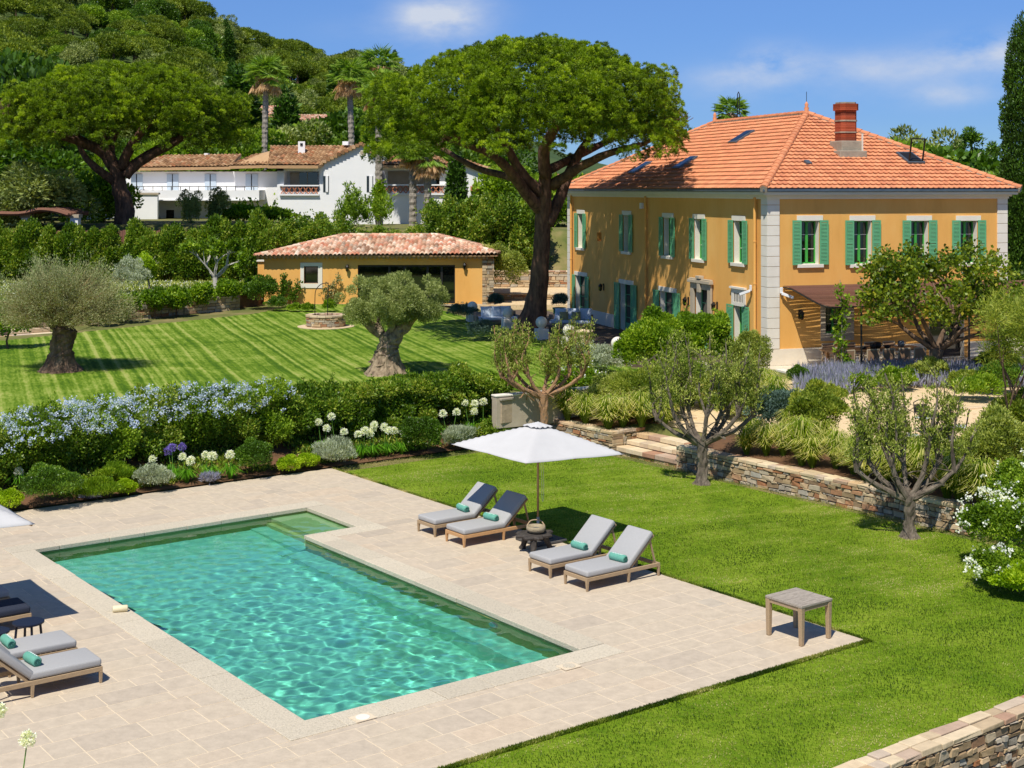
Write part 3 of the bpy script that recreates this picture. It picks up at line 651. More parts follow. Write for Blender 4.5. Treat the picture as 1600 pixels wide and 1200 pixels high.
# roof
rf = MB(); rr_ = random.Random(9); o = .40; RZ0 = HH+.02; RH = 3.22; ia = 6.35
A0 = (-o,-o,RZ0); A1 = (HW+o,-o,RZ0); A2 = (HW+o,HL+o,RZ0); A3 = (-o,HL+o,RZ0); K0 = (HW/2, ia, RZ0+RH); K1 = (HW/2, HL-ia, RZ0+RH)
TP = dict(rh=.335, tw=.235, amp=.03, lift=.058, rnd=rr_, jit=.004)
tile_plane(rf, A0, A1, K0, K0, **TP); tile_plane(rf, A3, A0, K0, K1, **TP); tile_plane(rf, A1, A2, K1, K0, **TP); tile_plane(rf, A2, A3, K1, K1, **TP)
roof = rf.build('roof', M['tile'], villa)
rg = MB()
for i, (p, q_) in enumerate(((A0,K0), (A1,K0), (A2,K1), (A3,K1), (K0,K1))): ridge(rg, p, q_, .14, .36, i, .06)
rg.build('ridge_tiles', M['tile'], roof)
mo = MB()
for (p, q_) in ((A0,K0), (A1,K0), (K0,K1), (A3,K1)): mo.tube([Vector(p)+Vector((0,0,-.03)), Vector(q_)+Vector((0,0,-.03))], .15, 6)
mo.build('ridge_mortar', M['cement'], roof)
sk = MB(); sk.add([A0, A1, K0], [(0,1,2)]); sk.add([A3, A0, K0, K1], [(0,1,2,3)]); sk.add([A1, A2, K1, K0], [(0,1,2,3)]); sk.add([A2, A3, K1], [(0,1,2)]); sk.build('roof_deck', M['cement'], roof).location = (0,0,-.03)
def on_left(s, t):   # point on the left slope: s along y, t up-slope 0..1
    zz = RZ0+RH*t; xx = -o+(HW/2+o)*t; return Vector((xx, s, zz))
nl = Vector((-RH, 0, HW/2+o)).normalized(); yl = Vector((HW/2+o, 0, RH)).normalized()
nf = Vector((0, -RH, ia+o)).normalized(); yf = Vector((0, ia+o, RH)).normalized()
def skylight(c, ax, ay, an, w, h, opened=False):
    b = MB(); b.obox(c+an*.06, ax, ay, an, w+.14, h+.14, .12); fr = b.build('skylight', M['zinc'], villa, bevel=.01)
    if not opened:
        b = MB(); b.obox(c+an*.125, ax, ay, an, w-.04, h-.04, .012); b.build('pane', M['darkglass'], fr)
    else:
        b = MB(); b.obox(c+an*.123, ax, ay, an, w-.04, h-.04, .01); b.build('opening', M['iron'], fr)
        up = (ay*.25+an*.97).normalized(); c2 = c+an*.12+ay*(h/2)*-.9
        b = MB()
        for (q0, q1) in (((-w/2,0), (-w/2,h)), ((w/2,0), (w/2,h)), ((-w/2,0), (w/2,0)), ((-w/2,h), (w/2,h))): b.beam(c2+ax*q0[0]+up*q0[1], c2+ax*q1[0]+up*q1[1], .05, .05)
        b.build('sash', M['iron'], fr)
for (s, t) in ((15.0,.30), (10.6,.35), (9.0,.70)): skylight(on_left(s, t), Vector((0,1,0)), yl, nl, .62, .95)
skylight(Vector((7.55, -o+(ia+o)*.37, RZ0+RH*.37)), Vector((1,0,0)), yf, nf, .62, .9, True)
b = MB(); b.obox(Vector((2.6, -o+(ia+o)*.30, RZ0+RH*.30))+nf*.06, (1,0,0), yf, nf, .22, .3, .12); b.build('roof_vent', M['zinc'], villa)
# chimney
cc = Vector((5.0, -o+(ia+o)*.47, RZ0+RH*.47)); ch = MB(); rr2 = random.Random(2)
def octa(mb, r, z0, z1, t):
    mb.prism([(cc.x+r*(x), cc.y+r*y) for x, y in ((-.5,-.8), (.5,-.8), (.8,-.5), (.8,.5), (.5,.8), (-.5,.8), (-.8,.5), (-.8,-.5))], z0, z1)
b = MB(); b.box(cc.x-.45, cc.x+.45, cc.y-.45, cc.y+.5, cc.z-.6, cc.z+.42); b.box(cc.x-.62, cc.x+.62, cc.y-.6, cc.y+.6, cc.z-.45, cc.z+.02)
base = b.build('chimney', M['cement'], villa, bevel=.03)
z = cc.z+.424
while z < cc.z+1.9:
    ch.ct = rr2.random(); top = z > cc.z+1.62; mid = abs(z-(cc.z+1.2)) < .06
    octa(ch, .45 if not top else .53, z, z+.062, .5); z += .068
ch.build('brick_shaft', M['brick'], base)
for (r_, q0, q1) in ((.48, cc.z+1.2, cc.z+1.26), (.48, cc.z+.74, cc.z+.79), (.43, z, z+.06)): b = MB(); octa(b, r_, q0, q1, .5); b.build('mortar_band', M['cement'], base)
b = MB(); b.box(cc.x+.46, cc.x+.50, cc.y-.5, cc.y-.42, cc.z-.05, cc.z+.7); b.build('metal_clip', M['white'], base)
# finials and lightning hoop
for (x, y) in ((HW/2, ia), (HW/2, HL-ia)):
    b = MB(); b.lathe([(.12,0), (.15,.06), (.08,.14), (.11,.22), (.06,.3), (.09,.38), (.02,.5)], 12, (x, y, RZ0+RH+.02)); fi = b.build('finial', M['tile'], villa, smooth=True)
    b = MB(); b.tube([(x, y, RZ0+RH+.45), (x, y, RZ0+RH+.95)], .012, 6); b.build('rod', M['iron'], fi)
b = MB(); y = HL-ia-1.9-.6
for sy in (-.09, .09): b.tube(spline([(HW/2, y+sy*3, RZ0+RH+.1), (HW/2, y+sy*1.1, RZ0+RH+.42), (HW/2, y+sy, RZ0+RH+.9)], 4), .022, 6)
b.tube([(HW/2, y-.09, RZ0+RH+.9), (HW/2, y-.1, RZ0+RH+1.25), (HW/2, y, RZ0+RH+1.36), (HW/2, y+.1, RZ0+RH+1.25), (HW/2, y+.09, RZ0+RH+.9)], .022, 6)
b.build('lightning_hoop', M['iron'], villa)
# windows
def shutter(f, a0, a1, z0, z1, hinge, parent, slats=True, d0=.055):
    b = MB(); st = .055; mid = z0+(z1-z0)*.5
    for (p, q_) in ((a0, a0+st), (a1-st, a1)): f.box(b, p, q_, z0, z1, d0, d0+.035)
    rails = [(z0, z0+.10), (mid-.05, mid+.06), (z1-.07, z1)]
    if not slats: rails = [(z0, z0+(z1-z0)*.42), (z0+(z1-z0)*.66, z0+(z1-z0)*.70), (z1-.08, z1)]
    for (p, q_) in rails: f.box(b, a0+st, a1-st, p, q_, d0, d0+.033)
    for i in range(len(rails)-1):
        z = rails[i][1]+.012
        while z < rails[i+1][0]-.02:
            P = [f.p(s, zz, dd) for (zz, dd) in ((z, d0+.03), (z+.03, d0+.005), (z+.042, d0+.005), (z+.012, d0+.03)) for s in (a0+st, a1-st)]
            b.add(P, [(0,1,3,2), (2,3,5,4), (4,5,7,6), (6,7,1,0)]); z += .052
    o_ = b.build('shutter', M['green'], parent)
    return o_
def window(f, h, door=False, shw=None, sill=True, lint=True, greenframe='green2', name='window', bars=False, shslats=True, d=.27, mull=1, arch=True):
    a0, a1, z0, z1 = h; b = MB(); r = .012
    # white reveal (lines the hole) and surround
    for (p0, p1, q0, q1) in ((a0-.0, a0+r, z0, z1), (a1-r, a1, z0, z1), (a0, a1, z1-r, z1), (a0, a1, z0, z0+r)): f.box(b, p0, p1, q0, q1, -.29, .012)
    root = b.build(name, M['white'], villa)
    if lint:
        b = MB(); f.box(b, a0-.17, a1+.17, z1+.0, z1+.2, .003, .04); b.build('lintel', M['white'], root, bevel=.005)
    if sill and not door:
        b = MB(); f.box(b, a0-.17, a1+.17, z0-.13, z0-.0, .003, .10); b.build('sill', M['white'], root, bevel=.008)
    fr = MB(); w = .05; c = (a0+a1)/2; D0, D1 = -d, -d+.05
    for (p0, p1, q0, q1) in ((a0+r, a0+r+w, z0+r, z1-r), (a1-r-w, a1-r, z0+r, z1-r), (a0, a1, z1-r-w, z1-r), (a0, a1, z0+r, z0+r+w+(.25 if door else 0)), (c-.05, c+.05, z0+r, z1-r)): f.box(fr, p0, p1, q0, q1, D0, D1)
    fr.build('frame', M[greenframe], root)
    gb = MB(); n = 3 if not door else 4
    for k in range(1, n): zz = z0+(z1-z0)*k/n+.02; f.box(gb, a0+r+w, a1-r-w, zz-.012, zz+.012, D0+.005, D1-.012)
    gb.build('glazing_bars', M['white'] if greenframe == 'green2' and not door else M[greenframe], root)
    g_ = MB(); f.box(g_, a0+r, a1-r, z0+r, z1-r, D0-.012, D0+.012); g_.build('pane', M['darkglass'], root)
    if shw:
        shutter(f, a0-shw-.01, a0-.01, z0-.02, z1+.02, 1, root, shslats); shutter(f, a1+.01, a1+shw+.01, z0-.02, z1+.02, 0, root, shslats)
    if bars:
        bb = MB(); k = a0+.08
        while k < a1: bb.tube([f.p(k, z0, -.02), f.p(k, z1, -.02)], .009, 5); k += .1
        bb.build('window_bars', M['iron'], root)
    return root
for h in holesR[:4]: window(FR, h, shw=.37)
w = window(FR, gw, bars=True, lint=False, sill=False)
b = MB(); a0, a1, z0, z1 = gw
for (p0, p1, q0, q1) in ((a0-.2, a0, z0-.25, z1+.2), (a1, a1+.32, z0-.25, z1+.2), (a0, a1, z1, z1+.2), (a0, a1, z0-.25, z0)): FR.box(b, p0, p1, q0, q1, .004, .05)
b.build('stone_surround', M['plaster'], w, bevel=.006)
dr = window(FR, gd, door=True, greenframe='darkwood', lint=False, name='door')
for h in holesL[:5]: window(FL, h, shw=.40)
for i, h in enumerate(holesL[5:10]):
    if i in (0, 1, 2): window(FL, h, door=True, shw=.62 if i else .5, greenframe='green', name='french_door')
    if i == 3:
        r_ = window(FL, h, door=True, greenframe='green', name='front_door', lint=False)
        b = MB(); a0, a1, z0, z1 = h
        for (p0, p1, q0, q1, dd) in ((a0-.3, a0, 0, z1+.25, .10), (a1, a1+.3, 0, z1+.25, .10), (a0-.0, a1+.0, z1, z1+.25, .10), (a0-.38, a1+.38, z1+.252, z1+.38, .2), (a0-.33, a1+.33, z1+.382, z1+.44, .13)): FL.box(b, p0, p1, q0, q1, .053, dd+.05)
        c = (a0+a1)/2; FL.box(b, c-.13, c+.13, z1-.12, z1+.25, .151, .24); FL.box(b, c-.18, c+.18, z1+.442, z1+.56, .06, .28); b.build('stone_surround', M['plaster'], r_, bevel=.012)
    if i == 4:
        r_ = window(FL, h, door=True, shw=.55, greenframe='green2', name='french_door', lint=False)
        b = MB(); a0, a1, z0, z1 = h
        for (p0, p1, q0, q1) in ((a0-.2, a1+.2, z1, z1+.14), (a0-.2, a1+.2, z1+.5, z1+.66), (a0-.2, a0+.0, z1+.14, z1+.5), (a1-.0, a1+.2, z1+.14, z1+.5)): FL.box(b, p0, p1, q0, q1, .004, .05)
        FL.box(b, a0-.26, a1+.26, z1+.662, z1+.74, .004, .12)
        b.build('transom_surround', M['white'], r_); b = MB(); FL.box(b, a0, a1, z1+.14, z1+.5, .005, .02); b.build('transom_grille', M['iron'], r_)
        b = MB(); s = a0+.1
        while s < a1: FL.box(b, s, s+.04, z1+.14, z1+.5, .021, .04); s += .13
        b.build('transom_bars', M['white'], r_)
b = MB(); FL.box(b, vent[0], vent[1], vent[2], vent[3], -.25, -.2); b.build('vent_recess', M['ochre'], villa)
# drainpipes
def pipe(f, s, m='ochre'):
    b = MB(); b.tube([f.p(s, HH-.3, .12), f.p(s, .1, .12)], .055, 10)
    for z in (1.2, 3., 4.6, 6.): b.tube([f.p(s, z, .12), f.p(s, z+.05, .12)], .068, 10)
    b.build('drainpipe', M[m], villa, smooth=False)
pipe(FL, sL(1012)); pipe(FL, sL(1184.5)+.05); pipe(FL, HL-.7)
def lantern(f, s, z, parent, name='wall_lamp'):
    b = MB(); f.box(b, s-.05, s+.05, z-.12, z+.22, .0, .03); b.tube([f.p(s, z+.14, .02), f.p(s, z+.2, .14), f.p(s, z+.12, .17)], .012, 6)
    c = f.p(s, z-.14, .18); b.lathe([(.05,0), (.085,.06), (.10,.24), (.12,.25), (.04,.33), (.02,.36)], 6, tuple(c))
    o_ = b.build(name, M['iron'], parent); b = MB(); b.lathe([(.055,.02), (.088,.07), (.098,.22)], 6, tuple(c+Vector((0,0,0)))); g_ = b.build('lamp_glass', M['darkglass'], o_); g_.scale = (1,1,1); return o_
for px, py in ((943.5,450), (1076,472), (1121,480)): lantern(FL, sL(px), zL(px, py), villa)
lantern(FR, sR(1249), zR(1249, 493), villa)
M['cam'] = mat('camera_white', 'e8e8e6', rough=.4)
def seccam(f, s, z, sgn):
    b = MB(); f.box(b, s-.05, s+.05, z, z+.22, .056, .12); p = f.p(s, z, .12); q_ = f.p(s+sgn*.38, z-.16, .34); b.beam(p, q_, .10, .10); b.build('security_camera', M['cam'], villa, bevel=.01)
seccam(FL, sL(1181)+.25, zL(1181, 455), 1); seccam(FR, sR(1219), zR(1220, 458), 1)
b = MB(); s = sL(1011)+.25; FL.box(b, s-.1, s+.1, zL(1010, 326), zL(1010, 317), .1, .22); b.build('alarm_box', M['cam'], villa)
# ---------------------------------------------------------------- terraces by the house
M['terrace'] = mat('terrace_boards', '4c4036', '6a5a4a', 4, .8, .3, 30, stretch=(1,6,1))
M['paving'] = mat('pale_paving', 'cdbfa8', 'dccfb8', 3, .85, .2)
def hl(x, y): v = Matrix.Rotation(HR, 3, 'Z') @ Vector((x, y, 0)); return (HC.x+v.x, HC.y+v.y)
b = MB(); b.prism([(4.6,53.0), hl(-.06,.6), hl(-.06,HL), hl(-.0,HL+4), (-1.0,76.2), (-1.75,69.0)], .6, 1.405); tag(b.build('terrace', M['terrace']), kind='structure')
t2 = MB(); t2.prism([hl(-.4,-.06), (9.85,50.9), (11.4,46.6), (24,49.5), hl(16,8), hl(HW,-.06)], .5, 1.40); tag(t2.build('terrace', M['paving'], bevel=.02), kind='structure')
b = MB()
for (p, q_) in (((9.8,50.95), (11.35,46.7)), ((11.35,46.7), (23.,49.3))): b.beam((p[0],p[1],1.39), (q_[0],q_[1],1.39), .34, .09)
tag(b.build('terrace_edging', M['white'], bevel=.015), kind='structure')
# ---------------------------------------------------------------- undulating reed awning over the dining terrace
aw = empty('pergola', HC, HR, 'wavy brown metal-and-reed pergola roof on slim iron posts against the villa wall', 'pergola')
def awz(x, y): return 3.0-.30*0+(-.62*(1-math.cos(PI*min(1, max(0, -y/3.6))))/2)*(1.)+.05*math.sin(x*.9)
b = MB(); nx, ny = 60, 30; V = []; Fc = []; x0, x1 = .62, 17.
zw = zR(1218, 447)
for iy in range(ny+1):
    y = -.06-3.3*iy/ny
    for ix in range(nx+1):
        x = x0+(x1-x0)*ix/nx; zz = zw-.5*sm(iy/ny)-.05*math.sin(ix*.25)*iy/ny
        V.append((x, y, float(zz)))
for iy in range(ny):
    for ix in range(nx):
        if (ix*7+iy*3) % 11 == 0 and False: continue
        i = iy*(nx+1)+ix; Fc.append((i, i+nx+1, i+nx+2, i+1))
# reeds: thin wavy strips with gaps so that light falls through in streaks
rd = MB(); R3 = random.Random(5)
ys = -.08
while ys > -3.32:
    wdt = R3.uniform(.025, .05); t_ = -ys/3.3; pts = []
    for ix in range(0, 31):
        x = x0+(x1-x0)*ix/30; k = sm(min(1, t_)); wob = .02*math.sin(x*2.3+ys*5)+R3.uniform(-.008, .008)
        pts.append((x, ys+wob, float(zw-.5*k-.05*math.sin(ix*.5)*t_)))
    V = []
    for (x, y, z) in pts: V += [(x, y-wdt/2, z-.0), (x, y+wdt/2, z+.0), (x, y+wdt/2, z+.012), (x, y-wdt/2, z+.012)]
    Fq = []
    for k in range(30):
        for j in range(4): Fq.append((4*k+j, 4*k+(j+1) % 4, 4*k+4+(j+1) % 4, 4*k+4+j))
    rd.add(V, Fq, R3.random()); ys -= wdt+R3.uniform(.002, .011)
M['rust'] = ramp_tint_mat('brown_reed', ['6e4c3a', '7c5644', '8c6452', '7a5040'], .9, .3, 30)
rd.build('reed_cover', M['rust'], aw)
fr = MB()
for x in (x0, 4.6, 8.8, 13., x1):
    fr.tube([(x, -.05-3.3*k/14, float(zw-.5*sm(k/14))-.04) for k in range(15)], .03, 6)
fr.beam((x0,-3.34,zw-.54), (x1,-3.34,zw-.54), .05, .05)
fr.build('iron_frame', M['iron'], aw)
for x in (1.9, 6.4, 10.8, 15.): 
    b = MB(); b.tube([(x,-3.34,0), (x,-3.34,zw-.5)], .035, 8); b.build('post', M['iron'], aw)
# ---------------------------------------------------------------- pool house with barrel tiles
PHz = 1.55; a = at(410, 480, PHz); ph = empty('pool_house', (-13.75, 77.2, PHz), .0, 'low ochre pool house with a mottled barrel-tile roof, one white framed window and wide glazing', 'house')
PW, PD, PHh = 12.1, 6., 2.78
pf = Fac((0,0,0), (1,0,0), (0,-1,0)); wl = MB()
kx = 77.2/F
def sp(px): return (px-800)*kx+13.75
def zp(py): return 8-(py-296)*kx-PHz
hw = (sp(475), sp(497), zp(443), zp(416)); hg = (sp(559), sp(711), .12, zp(414))
pf.wall(wl, PW, PHh, [hw, hg]); wl.box(0, .3, .3, PD, 0, PHh); wl.box(PW-.3, PW, .3, PD, 0, PHh); wl.box(.3, PW-.3, PD-.3, PD, 0, PHh); wl.build('wall', M['ochre'], ph)
b = MB(); b.box(-.9, 0, 3.0, 3.3, 0, 2.3); b.build('wing_wall', M['ochre'], ph); b = MB(); b.box(-.95, .0, 2.9, 3.4, 2.3, 2.38); b.build('wing_coping', M['white'], ph)
st = MB(); R5 = random.Random(11); z = 0
while z < PHh-.05:
    h = R5.uniform(.08, .2); h = min(h, PHh-z); x = PW+.003
    while x < PW+.62:
        w_ = R5.uniform(.12, .34); st.box(x, min(x+w_, PW+.66)-.01, -.08-R5.uniform(0, .05), .6, z+.005, z+h-.005, R5.random()); x += w_
    z += h
st.build('stone_pier', M['stone'], ph, bevel=.01)
b = MB(); a0, a1, z0, z1 = hw
for (p0, p1, q0, q1) in ((a0-.2, a0, z0-.25, z1+.2), (a1, a1+.24, z0-.25, z1+.2), (a0, a1, z1, z1+.2), (a0, a1, z0-.25, z0)): pf.box(b, p0, p1, q0, q1, .003, .04)
wn = b.build('window', M['white'], ph, bevel=.005)
b = MB(); pf.box(b, a0, a1, z0, z1, -.24, -.2); b.build('pane', M['darkglass'], wn)
b = MB()
for (p0, p1, q0, q1) in ((a0, a0+.06, z0, z1), (a1-.06, a1, z0, z1), (a0, a1, z1-.06, z1), (a0, a1, z0, z0+.06)): pf.box(b, p0, p1, q0, q1, -.199, -.15)
b.build('frame', M['darkwood'], wn)
gz = MB(); a0, a1, z0, z1 = hg; xs = [a0, sp(608), sp(632), sp(668), sp(690), a1]
for i, x in enumerate(xs): pf.box(gz, max(a0, x-.06), min(a1, x+.06), z0, z1, -.22, -.12)
pf.box(gz, a0, a1, z1-.1, z1, -.215, -.125); pf.box(gz, a0, a1, z0, z0+.1, -.215, -.125)
gw_ = gz.build('glazed_screen', M['iron'], ph); b = MB(); pf.box(b, a0, a1, z0, z1, -.235, -.225); 
M['seeglass'] = mat('tinted_glass', '0e120f', rough=.03, spec=1.); b.build('pane', M['seeglass'], gw_)
b = MB(); b.box(.3, PW-.3, .31, PD-.3, -.02, .1); b.build('floor', M['paving'], ph)
lantern(pf, sp(543), zp(420), ph); lantern(pf, sp(726), zp(417), ph)
b = MB(); b.box(-.1, PW+.05, -.06, -.003, 0, .1); b.build('plinth', M['plaster'], ph)
rt = MB(); rn = random.Random(21); o1 = .45; E0 = (-o1,-o1,PHh+.0); E1 = (PW+o1+.5,-o1,PHh+.12); E2 = (PW+o1+.5,PD+o1,PHh); E3 = (-o1,PD+o1,PHh); Q0 = (4.0,PD/2,PHh+1.02); Q1 = (PW-2.6,PD/2,PHh+1.02)
TQ = dict(rh=.36, tw=.24, amp=.085, lift=.03, rnd=rn, jit=.012, seg=5, barrel=True)
tile_plane(rt, E0, E1, Q1, Q0, **TQ); tile_plane(rt, E3, E0, Q0, Q0, **TQ); tile_plane(rt, E1, E2, Q1, Q1, **TQ); tile_plane(rt, E2, E3, Q0, Q1, **TQ)
r_ = rt.build('roof', M['mixtile'], ph); rg = MB()
for i, (p, q_) in enumerate(((E0,Q0), (E1,Q1), (Q0,Q1), (E2,Q1), (E3,Q0))): ridge(rg, p, q_, .13, .4, i+30, .05)
rg.build('ridge_tiles', M['mixtile'], r_)
ev = MB(); ev.box(-o1+.08, PW+o1+.42, -o1+.05, PD+o1-.08, PHh-.02, PHh+.02); ev.box(-.2, PW+.2, -.22, PD+.2, PHh-.12, PHh-.022); ev.build('eaves', M['oldtile'], r_)
# genoise: two rows of tile ends under the eave
gn = MB()
for k in range(int((PW+.7)/.24)):
    for row, (yy, zz) in enumerate(((-.34, -.03), (-.24, -.11))): gn.tube([(-.3+k*.24, .0, PHh+zz), (-.3+k*.24, yy, PHh+zz)], .09, 6)
gn.build('eave_tiles', M['oldtile'], r_)
# ---------------------------------------------------------------- white neighbour houses behind the hedge
def neighbour(name, x0, D, w, dep, z0, zt_, label, rh_=0., rtype='shed', over=.5, rot=0.):
    root = empty(name, (x0, D, z0), rot, label, 'house'); b = MB(); b.box(0, w, 0, dep, 0, zt_-z0); b.build('wall', M['whitehouse'], root, bevel=.02); return root
def blind(root, x0, x1, z0, z1, y=-.0, m=None, name='window_shutter'):
    b = MB(); b.box(x0, x1, y-.06, y-.005, z0, z1); c = (x0+x1)/2; o_ = b.build(name, m or M['bluegrey'], root)
    b = MB(); b.box(c-.05, c+.02, y-.075, y-.062, z0, z1); b.build('shutter_gap', M['iron'], o_); return o_
M['bluegrey'] = mat('blue_grey_shutter', 'b4c2ce', 'bcc8d2', 3, .6)
Kd = 112.; kk = Kd/F
def nx_(px, D=Kd): return (px-800)*D/F
def nz__(py, D=Kd): return 8-(py-296)*D/F
TO = dict(rh=.5, tw=.3, amp=.09, lift=.04, jit=.02, seg=3, barrel=True)
def simple_roof(root, P0, P1, P2, P3, seed, both=None, m='oldtile'):
    b = MB(); tile_plane(b, P0, P1, P2, P3, rnd=random.Random(seed), **TO)
    b2 = MB(); pts = [Vector(p)-Vector((0,0,.04)) for p in (P0, P1, P2, P3)]; n_ = Vector((0,0,-.22)); b2.hexa([pts[0]+n_, pts[1]+n_, pts[2]+n_, pts[3]+n_]+pts)
    r_ = b.build('roof', M[m], root); b2.build('roof_edge', M['oldtile'], r_); return r_
# long wing
z0 = 5.2; n1 = neighbour('white_house', nx_(132), Kd, nx_(440)-nx_(132), 8, z0, nz__(268), 'long whitewashed wing with blue-grey shutters and brown tile roof behind the umbrella pine'); lx = lambda px: nx_(px)-nx_(132); lz = lambda py: nz__(py)-z0
simple_roof(n1, (lx(200),-.6,lz(262)), (lx(362),-.6,lz(260)), (lx(362),4,lz(239)), (lx(240),4,lz(241)), 1)
simple_roof(n1, (lx(361),-.9,lz(259)), (lx(440),-.9,lz(257)), (lx(440),4,lz(225)), (lx(385),4,lz(239)), 2)
for (a, b_) in ((205,223), (261,279), (320,338), (384,403)): blind(n1, lx(a), lx(b_), lz(298), lz(272))
b = MB(); b.box(lx(132), lx(414), -2.6, -.01, lz(312), lz(297)); b.box(lx(132), lx(414), -2.7, -2.62, lz(313), lz(311.5)); b.build('balcony', M['whitehouse'], n1)
b = MB()
for px in range(224, 414, 14): b.tube([(lx(px),-2.6,lz(297)), (lx(px),-2.6,lz(291))], .03, 5)
b.tube([(lx(224),-2.6,lz(291.5)), (lx(412),-2.6,lz(291.5))], .03, 5); b.build('railing', M['iron'], n1)
for (a, b_, t_, bt) in ((162,170,325,338), (222,238,324,341), (260,272,328,345), (330,345,325,345), (390,408,322,345)):
    q = MB(); q.box(lx(a), lx(b_), -.03, .01, lz(bt), lz(t_)); q.build('window', M['darkglass'], n1)
b = MB(); b.prism([(lx(200),-2.59), (lx(232),-2.59), (lx(232),-.02), (lx(200),-.02)], lz(297), lz(296)); b.build('slab', M['whitehouse'], n1)
b = MB(); b.box(lx(303), lx(309), 3.7, 4.4, lz(241), lz(237.5)); b.build('chimney', M['whitehouse'], n1)
# gable house
Kg = 106.; kx2 = lambda px: (px-800)*Kg/F-(433-800)*Kg/F; kz2 = lambda py: 8-(py-296)*Kg/F-z0
n2 = empty('white_house', ((433-800)*Kg/F, Kg, z0), 0, 'white gable-ended house with round attic vent, balcony and brown tile roof between the palms', 'house')
b = MB(); g0, g1, ga = kx2(499), kx2(589), kx2(567); zl, zr_, zap = kz2(257), kz2(244), kz2(224)
b.prism([(0,.0), (g0,.0), (g0,8), (0,8)], 0, kz2(300)); b.box(0, g0, 2.0, 8, kz2(300), kz2(262)); b.box(0, .5, 0, 2, kz2(300), kz2(258)); b.box(0, g0, .0, 2.0, kz2(267), kz2(256))
V = [(g0,-.0,0), (g1,-.0,0), (g1,-.0,zr_), (ga,-.0,zap), (g0,-.0,zl)]; b.add(V+[(x, 9, z) for (x, y, z) in V], [(0,1,2,3,4), (9,8,7,6,5)]+[(i, 5+i, 5+(i+1) % 5, (i+1) % 5) for i in range(5)]); b.build('wall', M['whitehouse'], n2)
simple_roof(n2, (-.6,-.7,kz2(258)), (g0,-.7,kz2(258)), (ga-.3,5,kz2(225)), (kx2(440)-1.7,5,kz2(225)), 3)
b = MB(); n_ = 12
for i in range(n_): t = i/n_; b.box(g0+(ga-g0)*t, g0+(ga-g0)*(t+1/n_)+.02, -.3, .05, zl+(zap-zl)*t-.02, zl+(zap-zl)*t+.16+.06, R_.random())
for i in range(4): t = i/4; b.box(ga+(g1-ga)*t, ga+(g1-ga)*(t+.25)+.02, -.3, .05, zap+(zr_-zap)*(t+.25), zap+(zr_-zap)*(t+.25)+.22, R_.random())
b.build('verge_tiles', M['oldtile'], n2)
b = MB(); b.tube([(ga-.05,-.08,zap-.72), (ga-.05,.02,zap-.72)], .23, 20); o_ = b.build('round_vent', M['white'], n2); b = MB(); b.tube([(ga-.05,-.1,zap-.72), (ga-.05,-.07,zap-.72)], .15, 16); b.build('vent_cover', M['plaster'], o_)
b = MB(); b.box(.7, g0-.4, 1.9, 1.96, kz2(298), kz2(269)); o_ = b.build('glass_door', M['darkglass'], n2)
b = MB(); b.box(.7, 1.4, 1.85, 1.89, kz2(298), kz2(269)); b.box(2.0, 2.06, 1.85, 1.89, kz2(298), kz2(269)); b.build('frame', M['plaster'], o_)
def lattice(root, x0, x1, y, z0_, z1_, m):
    b = MB(); s = .42; x = x0
    while x < x1-.05:
        e = min(x+s, x1)
        for q0, q1 in ((z0_, z1_), (z1_, z0_)): b.beam((x,y,q0), (e,y,q1), .05, .07)
        x = e
    b.build('lattice_balustrade', m, root); b = MB(); b.box(x0-.1, x1+.1, y-.09, y+.09, z1_, z1_+.1); b.box(x0-.1, x1+.1, y-.09, y+.09, z0_-.12, z0_); b.build('balustrade_rail', M['whitehouse'], root)
M['terra'] = mat('terracotta_lattice', 'b06a48', 'c27c58', 4, .8)
lattice(n2, .3, g0-.1, -.1, kz2(303), kz2(291), M['terra'])
for (a, b_) in ((505,514), (573,583)):
    q = MB(); q.box(kx2(a), kx2(b_), -.03, .01, kz2(300), kz2(275)); o_ = q.build('window', M['darkglass'], n2); q = MB(); q.box(kx2(a)+.2, kx2(b_)-.05, -.12, -.032, kz2(300), kz2(275)); q.build('shutter', M['whitehouse'], o_)
b = MB(); b.prism([(kx2(457.5), 2.6), (kx2(468.5), 2.6), (kx2(467), 3.2), (kx2(459), 3.2)], kz2(243), kz2(219)); o_ = b.build('chimney', M['whitehouse'], n2); b = MB(); b.box(kx2(461), kx2(465), 2.55, 2.6, kz2(226), kz2(222)); b.build('flue_opening', M['iron'], o_)
b = MB(); b.box(kx2(525), kx2(534), 4.0, 4.8, kz2(224), kz2(218)); b.build('chimney', M['whitehouse'], n2)
# balcony wing
Kr = 107.; kx3 = lambda px: (px-800)*Kr/F-(596-800)*Kr/F; kz3 = lambda py: 8-(py-296)*Kr/F-z0
n3 = empty('white_house', ((596-800)*Kr/F, Kr, z0), 0, 'white balcony wing with terracotta lattice balustrade half hidden by palm trunks', 'house')
w3 = kx3(697); b = MB(); b.box(0, w3, 0, 8, 0, kz3(300)); b.box(0, w3, 2.2, 8, kz3(300), kz3(260)); b.box(0, w3, 0, 2.2, kz3(266), kz3(259)); b.box(w3-.5, w3, 0, 2.2, kz3(300), kz3(259)); b.build('wall', M['whitehouse'], n3)
b = MB(); b.box(.3, w3-1.6, 2.13, 2.19, kz3(298), kz3(267)); b.build('roller_blind', M['plaster'], n3)
b = MB(); b.box(w3-1.5, w3-.6, 2.13, 2.19, kz3(298), kz3(267)); b.build('glass_door', M['darkglass'], n3)
lattice(n3, .2, w3-.1, -.1, kz3(302), kz3(290), M['terra'])
simple_roof(n3, (-.1,-.6,kz3(258)), (w3+.3,-.6,kz3(257)), (w3-1.2,5,kz3(236)), (kx3(612),5,kz3(238)), 5)
